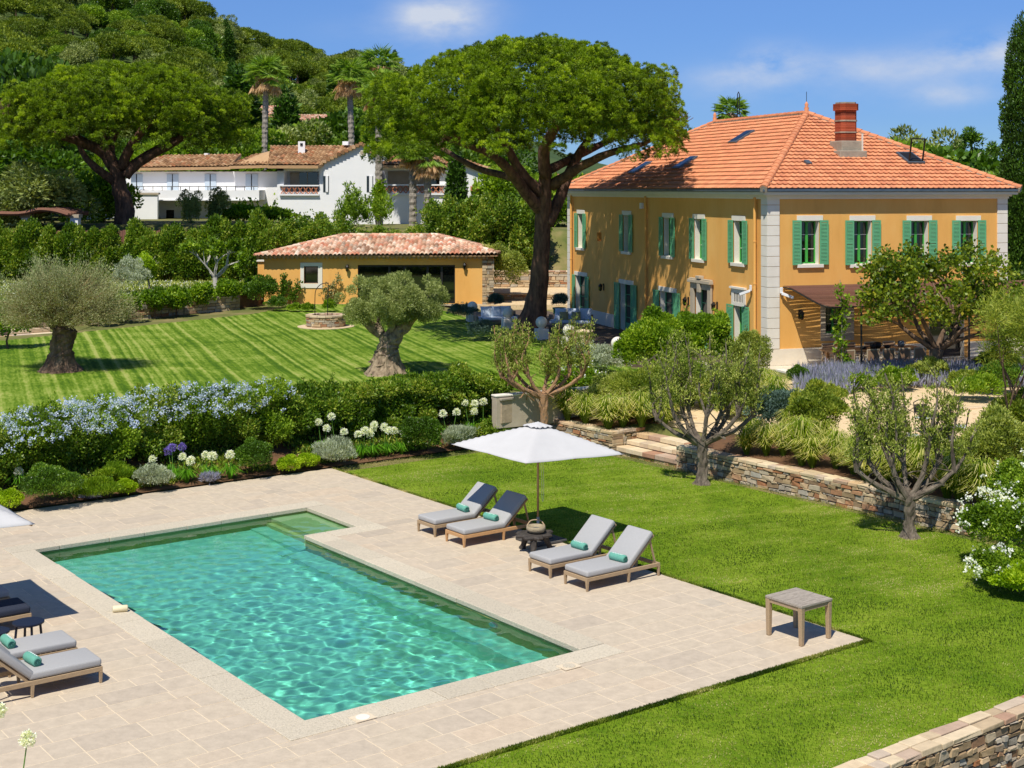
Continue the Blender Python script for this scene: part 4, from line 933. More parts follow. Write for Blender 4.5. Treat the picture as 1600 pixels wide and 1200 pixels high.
# low right house
Kq = 104.; kx4 = lambda px: (px-800)*Kq/F-(706-800)*Kq/F; kz4 = lambda py: 8-(py-296)*Kq/F-z0
n4 = empty('white_house', ((706-800)*Kq/F, Kq, z0-1.2), 0, 'low white house with sloping roofline just left of the big umbrella pine trunk', 'house')
w4 = kx4(806); V = [(0,0,0), (w4,0,0), (w4,0,kz4(281)+1.2), (kx4(782),0,kz4(277)+1.2), (kx4(724),0,kz4(254)+1.2), (0,0,kz4(240)+1.2)]; b = MB(); b.add(V+[(x, 8, z) for (x, y, z) in V], [tuple(range(6)), tuple(range(11, 5, -1))]+[(i, 6+i, 6+(i+1) % 6, (i+1) % 6) for i in range(6)]); b.build('wall', M['whitehouse'], n4)
simple_roof(n4, (kx4(724),-.35,kz4(254)+1.28), (kx4(786),-.35,kz4(277)+1.28), (kx4(790),2.5,kz4(268)+1.3), (kx4(724),2.5,kz4(250)+1.3), 6)
b = MB(); b.box(kx4(735), kx4(752), -.04, .01, kz4(300)+1.2, kz4(291)+1.2); b.build('window', M['terra'], n4); b = MB(); b.box(kx4(784), kx4(800), -.04, .01, kz4(305)+1.2, kz4(284)+1.2); b.build('door', M['darkglass'], n4)
# terrace wall of the long house
tw_ = empty('terrace_wall', (nx_(126, 108.5), 108.5, 3.6), 0, 'white garden terrace wall in front of the long white wing', 'wall'); b = MB(); b.box(0, nx_(246, 108.5)-nx_(126, 108.5), 0, .4, 0, 8-(302-296)*108.5/F-3.6-.1); b.build('masonry', M['whitehouse'], tw_); b = MB(); b.box(-.1, nx_(246, 108.5)-nx_(126, 108.5)+.1, -.1, .5, 8-(302-296)*108.5/F-3.7, 8-(301-296)*108.5/F-3.6); b.build('coping', M['plaster'], tw_)
# small pergola at far left with two white piers
pg = empty('pergola', (nx_(-20, 88), 88, 2.2), 0, 'low brown pergola on two white piers at the left edge', 'pergola'); kz5 = lambda py: 8-(py-296)*88/F-2.2; kx5 = lambda px: nx_(px, 88)-nx_(-20, 88)
for px in (42, 118):
    b = MB(); b.box(kx5(px-6), kx5(px+6), -.3, .3, 0, kz5(340)); o_ = b.build('pier', M['whitehouse'], pg); b = MB(); b.box(kx5(px-8), kx5(px+8), -.4, .4, kz5(340), kz5(335)); b.build('cap', M['plaster'], o_)
b = MB(); R6 = random.Random(7)
for k in range(16): y = -1.2+.3*k; b.tube(spline([(kx5(0)-1, y, kz5(332)), (kx5(40), y, kz5(333)), (kx5(70), y, kz5(327)), (kx5(95), y, kz5(329)), (kx5(116), y, kz5(335))], 4), .13, 5, t=R6.random())
b.build('reed_cover', M['rust'], pg)
# two tiled roofs on the hillside
def hillhouse(px0, px1, py_e, py_r, D, wallh, label, seed, hipr=0.):
    zz = 8-(py_e-296)*D/F; x0_ = nx_(px0, D); w_ = nx_(px1, D)-x0_; root = empty('hillside_house', (x0_, D, zz-wallh), 0, label, 'house')
    b = MB(); b.box(0, w_, 0, 8, 0, wallh); b.build('wall', M['paving'], root); simple_roof(root, (-.6,-.8,wallh+.0), (w_+.6,-.8,wallh), (w_+.6-hipr,6,wallh+(py_e-py_r)*D/F), (-.6,6,wallh+(py_e-py_r)*D/F), seed, m='mixtile'); return root
hillhouse(352, 437, 180, 161, 165, 3, 'hillside house roof left of the tall cypress, partly behind a palm trunk', 8)
hillhouse(462, 519, 190, 175, 160, 3, 'hillside house roof right of the tall cypress', 9, 2.)
hillhouse(856, 884, 284, 272, 118, 8, 'distant cream house glimpsed between the pine trunk and the villa roof', 10)
# stone terraces between pool house and villa
stone_wall('stone_wall', (-2.6, 86.), (6.6, 86.), 1.4, 3.0, .5, 'upper stone terrace wall behind the big pine trunk', seed=31, ch=(.1, .25), cl=(.2, .6))
stone_wall('stone_wall', (-2.4, 80.5), (6.6, 80.5), 1.3, 2.0, .5, 'lower stone terrace wall behind the big pine trunk', seed=32, ch=(.1, .25), cl=(.2, .6))
b = MB(); b.box(-2.4, 6.8, 80.7, 85.8, 1.3, 1.96); tag(b.build('gravel', M['gravel']), kind='structure')
b = MB(); b.box(-2.2, 3.6, 77., 80.3, 1.2, 1.62); tag(b.build('gravel', M['gravel']), kind='structure')
# left stone terrace (behind the vine row) with rough steps
tl = [(-30.,58.9), (-24.5,61.3), (-17.4,67.1), (-13.6,72.6)]
def gz_(p): return Hz(p[0], p[1])
a, b_ = (-22.2,65.4), (-14.7,74.4)
stone_wall('stone_wall', a, b_, 1.3, 2.35, .5, 'old stone terrace wall behind the row of vines', seed=41, ch=(.1, .25), cl=(.2, .6))
stone_wall('stone_wall', (-36,58.5), (-23.0,62.6), 1.2, 2.3, .5, 'stretch of old stone terrace wall at the left edge behind the vines', seed=42, ch=(.1, .25), cl=(.2, .6))
s5 = empty('garden_steps', (-22.1, 62.9, 1.25), math.radians(40), 'rough stone steps rising behind the trunk of the left old olive tree', 'steps')
for k in range(5):
    b = MB(); R7 = random.Random(60+k)
    for j in range(3): b.box(-1.4+.95*j, -1.4+.95*(j+1)-.02, .45*k-.02*j, 3, .2*k, .2*k+.19+R7.uniform(-.01, .01), R7.random())
    b.build('step', M['stonetop'], s5, bevel=.02)
tb = MB(); tb.prism([(-60,58.), (-36,58.6), (-24,63.2), (-22.3,65.6), (-14.8,74.6), (-13.9,76), (-13.9,84), (-70,86)], 1.0, 2.28); tag(tb.build('terrace', M['soil']), kind='structure')
# ================================================================= POOLSIDE FURNITURE
def rbox(mb, x0, x1, y0, y1, z0, z1): mb.box(x0, x1, y0, y1, z0, z1)
def cushion(name, L_, W_, T_, m, parent, loc, ry=0., pillow=.35):
    mb = MB(); nx = 10; V = []
    for i in range(nx): 
        x0, x1 = L_*i/nx, L_*(i+1)/nx
    mb.box(0, L_, 0, W_, .004, T_); o = mb.build(name, m, parent, smooth=True); bv = o.modifiers.new('bevel', 'BEVEL'); bv.width = .042; bv.segments = 4; o.location = loc; o.rotation_euler = (0, ry, 0); return o
def make_lounger(label, wood, cm, cmb=None):
    r = empty('sun_lounger', (0,0,0), 0, label, 'sun lounger', 'sun loungers round the pool'); Wd = .74; Hf = .27
    b = MB(); b.box(0, 1.98, 0, .045, Hf-.075, Hf); b.box(0, 1.98, Wd-.045, Wd, Hf-.075, Hf); b.box(0, .045, .045, Wd-.045, Hf-.075, Hf); b.box(1.935, 1.98, .045, Wd-.045, Hf-.075, Hf); b.box(1.12, 1.17, .045, Wd-.045, Hf-.07, Hf)
    for k in range(12): b.box(.08+.088*k, .14+.088*k, .045, Wd-.045, Hf-.035, Hf-.01)
    b.build('frame', wood, r, bevel=.006)
    for x in (0.0, 1.10, 1.925):
        for y in (0.0, Wd-.055):
            q = MB(); q.hexa([(x+.008,y+.008,0), (x+.047,y+.008,0), (x+.047,y+.047,0), (x+.008,y+.047,0), (x-.002,y-.002,Hf-.074), (x+.057,y-.002,Hf-.074), (x+.057,y+.057,Hf-.074), (x-.002,y+.057,Hf-.074)]); q.build('leg', wood, r, bevel=.005)
    cushion('seat_cushion', 1.17, Wd-.01, .13, cm, r, (.01, .005, Hf+.002))
    ang = math.radians(42); bl = .88
    bf = MB()
    for y in (.05, Wd-.09): bf.box(0, bl, y, y+.04, -.04, 0)
    for k in range(7): bf.box(.06+.12*k, .11+.12*k, .09, Wd-.09, -.03, -.008)
    o = bf.build('back_frame', wood, r); o.location = (1.18, 0, Hf+.0); o.rotation_euler = (0, -ang, 0)
    cushion('back_cushion', bl, Wd-.01, .125, cmb or cm, r, (1.165, .005, Hf+.015), -ang)
    tx, tz = 1.18+bl*.92*math.cos(ang), Hf+bl*.92*math.sin(ang)
    for y in (.07, Wd-.07):
        q = MB(); q.beam((tx-.03, y, tz-.06), (tx+.12, y, Hf-.03), .035, .03, (0,1,0)); q.build('prop', wood, r)
    return r
Lg = make_lounger('grey-cushioned lounger with a green towel roll, nearest of the four beside the lawn', M['teak'], M['cush'])
def place_l(src, u, label, side=1):
    if side == 1: loc, rz = UV(u, -2.07), RZ
    else: loc, rz = UV(u+.74, -11.62), RZ+PI
    return copy_tree(src, loc, rz, label)
Lg.location = UV(5.25, -2.07); Lg.rotation_euler = (0,0,RZ)
place_l(Lg, 6.43, 'grey-cushioned lounger between the dark stump table and the nearest right-hand lounger')
L2 = make_lounger('lounger with fresher orange-brown wood left of the dark stump table, its back in umbrella shade', M['teak2'], M['cush']); L2.location = UV(9.52, -2.07); L2.rotation_euler = (0,0,RZ)
place_l(Lg, 10.69, 'farthest of the four lawn-side loungers, its grey back half shaded by the white umbrella')
place_l(Lg, 6.07, 'grey lounger at the left edge, nearest the camera, facing the pool', -1)
place_l(Lg, 7.22, 'grey lounger at the left edge next to the dark navy side tables', -1)
L7 = make_lounger('navy-cushioned lounger at the left edge beyond the navy side tables', M['teak'], M['navy']); L7.location = UV(9.62+.74, -11.62); L7.rotation_euler = (0,0,RZ+PI)
place_l(Lg, 10.85, 'grey lounger barely in view at the left edge beyond the navy one', -1)
def make_towel(label):
    b = MB(); n = 30; k = 44; V = []; L_ = .40
    prof = []
    for i in range(k):
        th = 2*PI*i/k*2.6; r = .078*(1-.33*(i/k)); prof.append((r*math.cos(th+1), r*math.sin(th+1)*.92))
    b.lathe([(.001,0), (.068,0), (.077,.012), (.079,.1), (.081,.2), (.079,.3), (.077,.388), (.068,.40), (.001,.40)], 22)
    me = b; o = b.build('rolled_towel', M['towel'], smooth=True); tag(o, label, 'towel', 'rolled green towels on the loungers')
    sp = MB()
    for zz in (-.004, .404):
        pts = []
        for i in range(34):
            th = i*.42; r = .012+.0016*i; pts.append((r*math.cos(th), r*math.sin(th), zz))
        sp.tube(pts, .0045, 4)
    sp.build('roll_shade_lines', M['towelshade'], o)  # dark green spirals: shade between the rolled layers, drawn in colour
    wr = MB(); pts = []
    for i in range(46):
        z = .05+.30*i/45; a_ = 2.2+.16*math.sin(i*1.35)+.10*math.sin(i*.6+1); pts.append((.083*math.cos(a_), .083*math.sin(a_), z))
    wr.tube(pts, .0028, 4); wr.build('embroidered_script', M['whitethread'], o)
    return o
M['towelshade'] = mat('towel_shadow', '24584a', rough=.9); M['whitethread'] = mat('white_thread', 'e8f0ea', rough=.8)
tw0 = make_towel('green towel roll on the nearest lawn-side lounger')
def towel(u, v, label, side=1, first=False, z=.475, yaw=0.):
    o = tw0 if first else copy_tree(tw0)
    o['label'] = label; p = UV(u, v, z); ax = UA*(1 if side == 1 else -1)
    ax = Matrix.Rotation(yaw, 3, 'Z') @ ax
    # cylinder axis (local z) along the lounger's width
    q = ax.to_track_quat('Z', 'Y'); o.rotation_mode = 'QUATERNION'; o.location = p-ax*.2; o.rotation_quaternion = q @ Matrix.Rotation(-.9, 4, 'Z').to_quaternion(); return o
towel(5.50, -1.03, 'rolled green towel on the lounger nearest the camera beside the lawn', first=True, yaw=.12)
towel(6.72, -1.05, 'rolled green towel on the lounger right of the stump table', yaw=.05)
towel(9.92, -1.03, 'rolled green towel half in umbrella shade on the orange-brown lounger', yaw=.1)
towel(11.05, -1.03, 'rolled green towel on the farthest lounger beside the lawn', yaw=-.1)
towel(6.50, -12.62, 'rolled green towel on the left-edge lounger nearest the camera', -1, yaw=.1)
towel(7.62, -12.66, 'rolled green towel cut by the left edge, on the lounger by the navy tables', -1)
# umbrellas
def make_umbrella(label):
    r = empty('garden_umbrella', (0,0,0), 0, label, 'umbrella', 'white square umbrellas')
    hs = 1.43; za, zc_ = 2.60, 2.02; n = 12; V = []; Fc = []
    # canopy: four panels meeting on ribs, scalloped slightly between them
    def zz(x, y):
        m_ = max(abs(x), abs(y)); k = min(abs(x), abs(y)); rib = k/m_ if m_ > 1e-6 else 1
        z = za-(za-zc_)*m_*(.86+.14*m_)
        return z-.018*m_*(1-m_)*4*(1-rib)-.012*math.sin(rib*PI)*m_
    N_ = 28
    for i in range(N_+1):
        for j in range(N_+1):
            x = -1+2*i/N_; y = -1+2*j/N_; edge = max(abs(x), abs(y))
            f = 1-.012*(1-min(abs(x), abs(y))**2)*edge**6
            V.append((x*hs*f, y*hs*f, zz(x, y)))
    for i in range(N_):
        for j in range(N_): q = i*(N_+1)+j; Fc.append((q, q+N_+1, q+N_+2, q+1))
    mb = MB(); mb.add(V, Fc); can = mb.build('canopy', M['canopy'], r, smooth=True); sl = can.modifiers.new('t', 'SOLIDIFY'); sl.thickness = .006
    V = []; Fc = []
    for i in range(13):
        for j in range(13):
            x = -1+2*i/12; y = -1+2*j/12; m_ = max(abs(x), abs(y)); V.append((x*.25, y*.25, za+.05-.10*m_+.018*math.sin(i*1.7+j)*m_*m_-.0*m_))
    for i in range(12):
        for j in range(12): q = i*13+j; Fc.append((q, q+13, q+14, q+1))
    mb = MB(); mb.add(V, Fc); v_ = mb.build('vent_cap', M['canopy'], can, smooth=True); sl = v_.modifiers.new('t', 'SOLIDIFY'); sl.thickness = .006
    for (sx, sy) in ((1,1), (1,-1), (-1,1), (-1,-1), (1,0), (-1,0), (0,1), (0,-1)):
        b = MB(); e = (sx*hs*.97, sy*hs*.97, zz(sx, sy)-.03); b.beam((0,0,za-.06), e, .02, .03); b.beam((0,0,1.9), (e[0]*.5, e[1]*.5, (za+e[2])/2-.03), .016, .02); b.build('rib', M['teak2'], r)
    b = MB(); b.tube([(0,0,.42), (0,0,za+.02)], .026, 12); b.build('pole', M['teak2'], r, smooth=True)
    b = MB(); b.tube([(0,0,.05), (0,0,.45)], .036, 14); b.build('pole_sleeve', M['zinc2'], r, smooth=True)
    b = MB(); b.tube(spline([(.03,-.03,1.95), (.07,-.05,1.4), (.075,-.05,.95), (.10,-.05,.80), (.13,-.05,.95), (.12,-.05,1.5), (.1,-.03,1.95)], 5), .005, 5); b.build('cord', M['white'], r)
    return r
M['zinc2'] = mat('steel_sleeve', 'b0aca4', rough=.45, metal=.3)
um = make_umbrella('open white square umbrella on a wooden pole between the two pairs of loungers'); um.location = UV(9.34, -.11); um.rotation_euler = (.0, .0, RZ)
for q_ in kids(um):
    if q_.name.startswith(('canopy', 'rib')): q_.matrix_local = Matrix.Translation((0,0,2.6)) @ Matrix.Rotation(.045, 4, 'Y') @ Matrix.Translation((0,0,-2.6))
um2 = copy_tree(um, UV(10.75, -13.05), RZ, 'white umbrella mostly out of frame, only its corner showing at the left edge'); um2.rotation_euler = (0,0,RZ)
b = MB(); b.box(-.42, .42, -.42, .42, .0, .055); b.box(-.2, .2, -.2, .2, .057, .09); sb = b.build('stone_slab', M['darkslab'] if 'darkslab' in M else mat('dark_slab', '4a4846', '5c5a58', 6, .8), loc=UV(8.98, -.30, .012), rz=RZ, bevel=.01); tag(sb, 'flat dark grey slab weighting the umbrella pole beside the lawn', 'slab')
sb2 = copy_tree(sb, UV(10.75, -13.05, .012), RZ, 'dark base slab of the umbrella outside the left edge')
# stump table and bowl
st = empty('stump_table', UV(8.38, -.98), RZ+.3, 'low charred root-wood table with gnarled legs between the lounger pairs', 'table')
b = MB(); rs_ = random.Random(4); n = 26; prof = [(.42+.07*math.sin(i*1.9)+rs_.uniform(-.035, .035)) for i in range(n)]
P = [(prof[i]*math.cos(2*PI*i/n), prof[i]*math.sin(2*PI*i/n)*.82) for i in range(n)]
V = [(x, y, .33) for x, y in P]+[(x*1.03, y*1.03, .37+rs_.uniform(-.01, .01)) for x, y in P]+[(x*.93, y*.93, .405+rs_.uniform(-.012, .008)) for x, y in P]
b.add(V, [(i, (i+1) % n, n+(i+1) % n, n+i) for i in range(n)]+[(n+i, n+(i+1) % n, 2*n+(i+1) % n, 2*n+i) for i in range(n)]+[tuple(range(2*n, 3*n)), tuple(range(n-1, -1, -1))]); b.build('table_top', M['darkwood'], st)
for k, (x, y) in enumerate(((-.3,-.2), (.28,-.22), (.02,.3))):
    b = MB(); b.tube([(x*.7,y*.7,.33), (x*.85,y*.85,.22), (x*1.02,y*1.02,.08), (x*1.12,y*1.12,.0)], [.085,.065,.06,.085], 9, rough=.18, seed=k); b.build('leg', M['darkwood'], st)
bw = MB(); bw.lathe([(.12,0), (.19,.03), (.215,.09), (.205,.15), (.18,.152), (.175,.11), (.001,.10)], 26); M['bowlstone'] = mat('stone_bowl', '8a7c62', 'a89a7e', 8, .9, .6)
bo_ = bw.build('bowl', M['bowlstone'], loc=UV(8.34, -.95, .41), smooth=True); tag(bo_, 'round stone bowl standing on the charred stump table', 'bowl')
b = MB(); b.lathe([(.001,.102), (.176,.104), (.001,.106)], 20); b.build('bowl_filling', M['zinc'], bo_)
b = MB()
b.tube(spline([(-.2,.12,.12), (-.1,.20,.22), (.1,.21,.22), (.2,.12,.12)], 5), .014, 6); b.build('handle', M['teak'], bo_)
# teak occasional table
tt = empty('side_table', UV(.46, -1.20), RZ, 'square weathered teak table standing near the paving corner by the lawn', 'table')
b = MB(); n = 6
for k in range(n): b.box(-.02, .80, -.02+.143*k, -.02+.143*k+.138, .672, .712+.002*(k % 2))
b.build('table_top', M['greywood'], tt, bevel=.004)
b = MB()
for (x0, x1, y0, y1) in ((.06,.72,0,.03), (.06,.72,.795,.825), (0,.03,.07,.76), (.75,.78,.07,.76)): b.box(x0, x1, y0, y1, .60, .668)
b.build('apron', M['teak'], tt)
for (x, y) in ((-.015,-.015), (.70,-.015), (-.015,.745), (.70,.745)):
    b = MB(); b.hexa([(x+.012,y+.012,0), (x+.085,y+.012,0), (x+.085,y+.085,0), (x+.012,y+.085,0), (x,y,.67), (x+.095,y,.67), (x+.095,y+.095,.67), (x,y+.095,.67)]); b.build('leg', M['teak'], tt, bevel=.012)
# navy side tables by the left loungers
M['navypaint'] = mat('navy_paint', '161c2c', '1c2234', 4, .45)
def navytable(loc, rz, label):
    r = empty('side_table', loc, rz, label, 'side table', 'round navy side tables'); b = MB(); b.lathe([(.001,.40), (.25,.40), (.27,.41), (.27,.435), (.25,.44), (.001,.44)], 28); b.build('table_top', M['navypaint'], r, smooth=False)
    for k in range(4): a_ = k*PI/2+.4; b = MB(); b.tube([(.2*math.cos(a_), .2*math.sin(a_), .40), (.24*math.cos(a_), .24*math.sin(a_), 0)], .022, 8); b.build('leg', M['navypaint'], r)
    return r
navytable(UV(8.62, -12.0), .2, 'round navy side table nearer the pool, between grey and navy loungers'); navytable(UV(8.45, -12.65), .9, 'round navy side table cut by the left edge')
# cream float on the coping, skimmer openings
fl = MB(); fl.lathe([(.001,0), (.05,0), (.062,.02), (.062,.26), (.05,.28), (.001,.28)], 16); M['cream'] = mat('cream_rubber', 'd9cba4', 'e2d6b4', 6, .6)
fo = fl.build('pool_float', M['cream'], smooth=True); D = F*7.99/(957-296); fo.location = (-9.02*D/31.2, D, .075); fo.location = ((176-800)/F*D, D, .075); fo.rotation_euler = (0, PI/2, .25); tag(fo, 'small cream cylinder lying on the pool coping by the left side', 'float')
b = MB(); b.tube([(0,0,-.003), (0,0,-.001)], .03, 12); b.build('end_hole', M['iron'], fo)
def skim(px, py, label):
    p = at(px, py, .012); r = empty('skimmer_lid', p, RZ, label, 'skimmer lid', None); b = MB(); b.box(-.17, .17, -.13, .13, -.005, .006); b.build('lid_frame', M['mortar'], r); b = MB(); b.lathe([(.001,.0), (.11,.0), (.11,.012), (.1,.016), (.001,.016)], 20); b.build('lid', M['coping'] if px > 800 else M['white'], r); return r
skim(567, 1121, 'white round skimmer lid set in the near coping'); skim(889, 1041, 'dark rough skimmer lid set in the coping at the near right corner')
# ================================================================= TERRACE FURNITURE
def sphere_pillar(px, py, label, hz=.5, D=None):
    z = 1.2; D = D or F*(8-z-.0)/(py-296); X = (px-800)/F*D; z = Hz(X, D) if Hz(X, D) > 1 else 1.3
    r = empty('ball_pillar', (X, D, z-.1), HR, label, 'pillar', 'stone balls on pillars edging the terrace'); b = MB(); b.box(-.26, .26, -.26, .26, 0, hz+.35); b.build('pillar', M['white'], r, bevel=.02); b = MB(); b.lathe([(.12,0), (.14,.04), (.1,.07)], 16, (0,0,hz+.35)); b.sphere((0,0,hz+.35+.28), .26, 28, 16); b.build('stone_ball', M['white'], r, smooth=True); return r
for (px, py, D, lab) in ((738,507,68.3,'leftmost stone ball on its pillar, beside the pool house'), (794,515,65.5,'stone ball on a pillar just left of the big pine trunk'), (846,526,61.5,'stone ball on a pillar just right of the big pine trunk'), (889,537,58.5,'stone ball on a pillar in front of the terrace sofa'), (965,563,54.2,'sunlit white stone ball on a pillar at the near end of the terrace')):
    sphere_pillar(px, py, lab, .22, D)
M['glaze'] = mat('green_glaze', '0e5c34', '14703f', 6, .25, spec=.7)
def greenpot(loc, label):
    r = empty('planter', loc, 0, label, 'planter', 'glazed green planters'); b = MB(); b.lathe([(.13,0), (.19,.03), (.15,.08), (.27,.24), (.30,.5), (.295,.62), (.34,.65), (.34,.72), (.29,.72), (.28,.64), (.001,.63)], 24); b.build('pot', M['glaze'], r, smooth=True); b = MB(); b.lathe([(.305,.42), (.325,.44), (.305,.46)], 24); b.build('pot_band', M['glaze'], r, smooth=True); return r
pots = [greenpot(atD(773, 497, 69.5)*1, 'green glazed planter of spiky foliage left of the pine trunk'), greenpot((2.35, 69.2, 1.41), 'green glazed planter of spiky foliage behind the terrace sofa')]
pots[0].location.z = 1.41
M['sofa'] = mat('sofa_wood', '6e6258', '8a7c70', 6, .8); M['stripe'] = mat('striped_cushion', '6b7a4a', 'c8b48a', 1.2, .9, stretch=(22,.1,.1))
def pillow(name, c, w, h, t, m, parent, ry, rz):
    b = MB(); V = []; Fc = []; n = 8
    for s_ in (1, -1):
        for i in range(n+1):
            for j in range(n+1):
                x = -1+2*i/n; y = -1+2*j/n; k = max(0, (1-x**4)*(1-y**4)); V.append((x*w/2*(1-.06*(1-abs(y))*abs(x)**3), s_*t/2*k**.6, y*h/2*(1-.06*(1-abs(x))*abs(y)**3)))
    N_ = (n+1)**2
    for i in range(n):
        for j in range(n): q = i*(n+1)+j; Fc.append((q, q+1, q+n+2, q+n+1)); Fc.append((N_+q, N_+q+n+1, N_+q+n+2, N_+q+1))
    b.add(V, Fc); o = b.build(name, m, parent, smooth=True); o.location = c; o.rotation_euler = (ry, 0, rz); return o
def sofa(loc, rz, label, cl):
    r = empty('sofa', loc, rz, label, 'sofa', None); b = MB(); b.box(-1.05, 1.05, -.42, .42, .22, .30); b.box(-1.05, 1.05, .36, .42, .30, .66); b.box(-1.05, -.99, -.42, .36, .30, .52); b.box(.99, 1.05, -.42, .36, .30, .52); b.build('frame', M['sofa'], r, bevel=.008)
    for (x, y) in ((-1.0,-.38), (1.0,-.38), (-1.0,.38), (1.0,.38)): q = MB(); q.box(x-.035, x+.035, y-.035, y+.035, 0, .22); q.build('leg', M['sofa'], r)
    q = MB(); q.box(-.97, .97, -.40, .34, .303, .44); q.build('seat_cushion', M['bluecush'], r, bevel=.04); return r
def loose(loc, w, h, m, rz, label, tilt=-.3): o = pillow('cushion', loc, w, h, .16, m, None, tilt, rz); tag(o, label, 'cushion'); return o
s1 = sofa((2.75, 65.6, 1.41), -.12, 'long wooden sofa with pale blue seat under the villa wall right of the pine', M['bluecush'])
for i, (dx, m_, lab) in enumerate(((-.45,'bluecush','leftmost pale blue cushion on the villa-side sofa'), (-.30,'stripe','left olive striped cushion on the villa-side sofa'), (.12,'bluecush','middle pale blue cushion on the villa-side sofa'), (.28,'stripe','right olive striped cushion on the villa-side sofa'), (.72,'bluecush','rightmost pale blue cushion on the villa-side sofa'))):
    st_ = m_ == 'stripe'; loose((2.75+dx, 65.6+(.0 if st_ else .22)-dx*.12, 1.41+.44+(.19 if st_ else .27)), .42 if st_ else .58, .40 if st_ else .56, M[m_], -.12+(.1 if i % 2 else -.15), lab)
s2 = sofa((-.75, 67.3, 1.41), .25, 'sofa with pale blue seat mostly hidden behind the pine trunk', M['bluecush'])
for i, dx in enumerate((-.5, .0, .45)): loose((-.75+dx, 67.45+dx*.25, 1.41+.44+.25), .55, .52, M['bluecush'], .25, ['leftmost', 'middle', 'rightmost'][i]+' pale blue cushion on the sofa left of the pine trunk')
ct = empty('coffee_table', (1.9, 63.9, 1.41), -.1, 'low wooden coffee table before the villa-side sofa', 'table'); b = MB(); b.box(-.7, .7, -.3, .3, .33, .38); b.build('table_top', M['sofa'], ct)
for (x, y) in ((-.62,-.24), (.62,-.24), (-.62,.24), (.62,.24)): q = MB(); q.box(x-.03, x+.03, y-.03, y+.03, 0, .33); q.build('leg', M['sofa'], ct)
M['creampot'] = mat('cream_pot', 'c9b28e', 'd8c4a2', 4, .8)
cpz = empty('pot', (2.95, 57.9, 1.25), 0, 'large cream clay pot behind the silvery shrubs on the terrace edge', 'planter'); b = MB(); b.lathe([(.2,0), (.36,.3), (.40,.6), (.36,.78), (.42,.82), (.42,.9), (.34,.9), (.32,.8), (.001,.78)], 24); b.build('body', M['creampot'], cpz, smooth=True)
# white arched gate post near the villa corner
ap = empty('garden_pier', (6.35, 46.6, .9), HR, 'pale arched stone pier rising among the olive foliage left of the villa corner', 'pier'); b = MB(); P = [(-.35,0), (.35,0), (.35,1.0)]+[(.35*math.cos(PI*k/8), 1.0+.35*math.sin(PI*k/8)) for k in range(1, 8)]+[(-.35,1.0)]
b.add([(x,-.15,z) for x, z in P]+[(x,.15,z) for x, z in P], [tuple(range(len(P))), tuple(range(2*len(P)-1, len(P)-1, -1))]+[(i, len(P)+i, len(P)+(i+1) % len(P), (i+1) % len(P)) for i in range(len(P))]); b.build('shaft', M['paving'], ap, bevel=.02)
# dining table and chairs under the pergola (house frame)
def hp(x, y, z=1.402): q = hl(x, y); return (q[0], q[1], z)
M['tablewood'] = mat('brown_table', '96704e', 'b08a60', 5, .7, .2, 30, stretch=(1,6,1)); M['sling'] = mat('brown_sling', '8e6e52', '9c7c60', 30, .9); M['chairwood'] = mat('pale_chair_wood', 'b8a486', 'c8b698', 6, .7)
dt = empty('dining_table', hp(3.25, -2.0), HR, 'long brown dining table under the wavy pergola', 'table')
for k in range(5): b = MB(); b.box(-1.95, 1.95, -.5+.2*k+.004, -.3+.2*k-.004, .70, .76); b.build('plank', M['tablewood'], dt, bevel=.006)
for (x, y) in ((-1.7,-.38), (1.7,-.38), (-1.7,.38), (1.7,.38)): q = MB(); q.box(x-.05, x+.05, y-.05, y+.05, 0, .699); q.build('leg', M['tablewood'], dt)
def chair(label):
    r = empty('dining_chair', (0,0,0), 0, label, 'chair', 'sling chairs round the dining table'); b = MB()
    for x in (-.24, .24): b.beam((x,-.22,0), (x,-.2,.62), .035, .035, (0,1,0)); b.beam((x,.26,0), (x,.30,.86), .035, .035, (0,1,0)); b.beam((x,-.22,.62), (x,.3,.64), .04, .03); b.beam((x,-.2,.42), (x,.27,.42), .03, .03)
    b.beam((-.24,.30,.86), (.24,.30,.86), .03, .04); b.build('frame', M['chairwood'], r); b = MB(); b.box(-.22, .22, -.2, .25, .42, .45); b.build('seat', M['chairwood'], r); b = MB(); b.hexa([(-.22,.27,.48), (.22,.27,.48), (.22,.29,.48), (-.22,.29,.48), (-.22,.295,.84), (.22,.295,.84), (.22,.31,.84), (-.22,.31,.84)]); b.build('backrest', M['sling'], r); return r
dc = chair('x'); nn_ = 0
ordn = ['nearest the left end', 'second from the left', 'third from the left', 'nearest the right end']
for i, s in enumerate((2.45, 3.1, 3.75, 4.4)):
    o = dc if i == 0 else copy_tree(dc); o.location = hp(s+.1, -2.78); o.rotation_euler = (0,0,HR+PI); o['label'] = 'sling chair on the garden side of the dining table, '+ordn[i]
for i, s in enumerate((2.0, 2.9, 3.8, 4.6)): copy_tree(dc, hp(s, -1.2), HR, 'sling chair on the wall side of the dining table, '+ordn[i])
copy_tree(dc, hp(1.55, -2.75), HR+PI+.15, 'sling chair at the left corner of the dining table, apart from the others')
def tpot(s, y, r0, h, m, label, cat='bowl', name='serving_pot'):
    p = hp(s, y, 1.402+.762); b = MB(); b.lathe([(.001,0), (r0*.7,0), (r0,h*.4), (r0*.9,h*.9), (r0*.75,h), (r0*.7,h*.95), (.001,h*.8)], 16); o = b.build(name, m, loc=p, smooth=True); tag(o, label, cat)
    b = MB(); b.tube(spline([(r0*.8,0,h*.8), (r0*1.3,0,h*.7), (r0*.9,0,h*.3)], 4), .012, 5); b.build('handle', m, o); return o
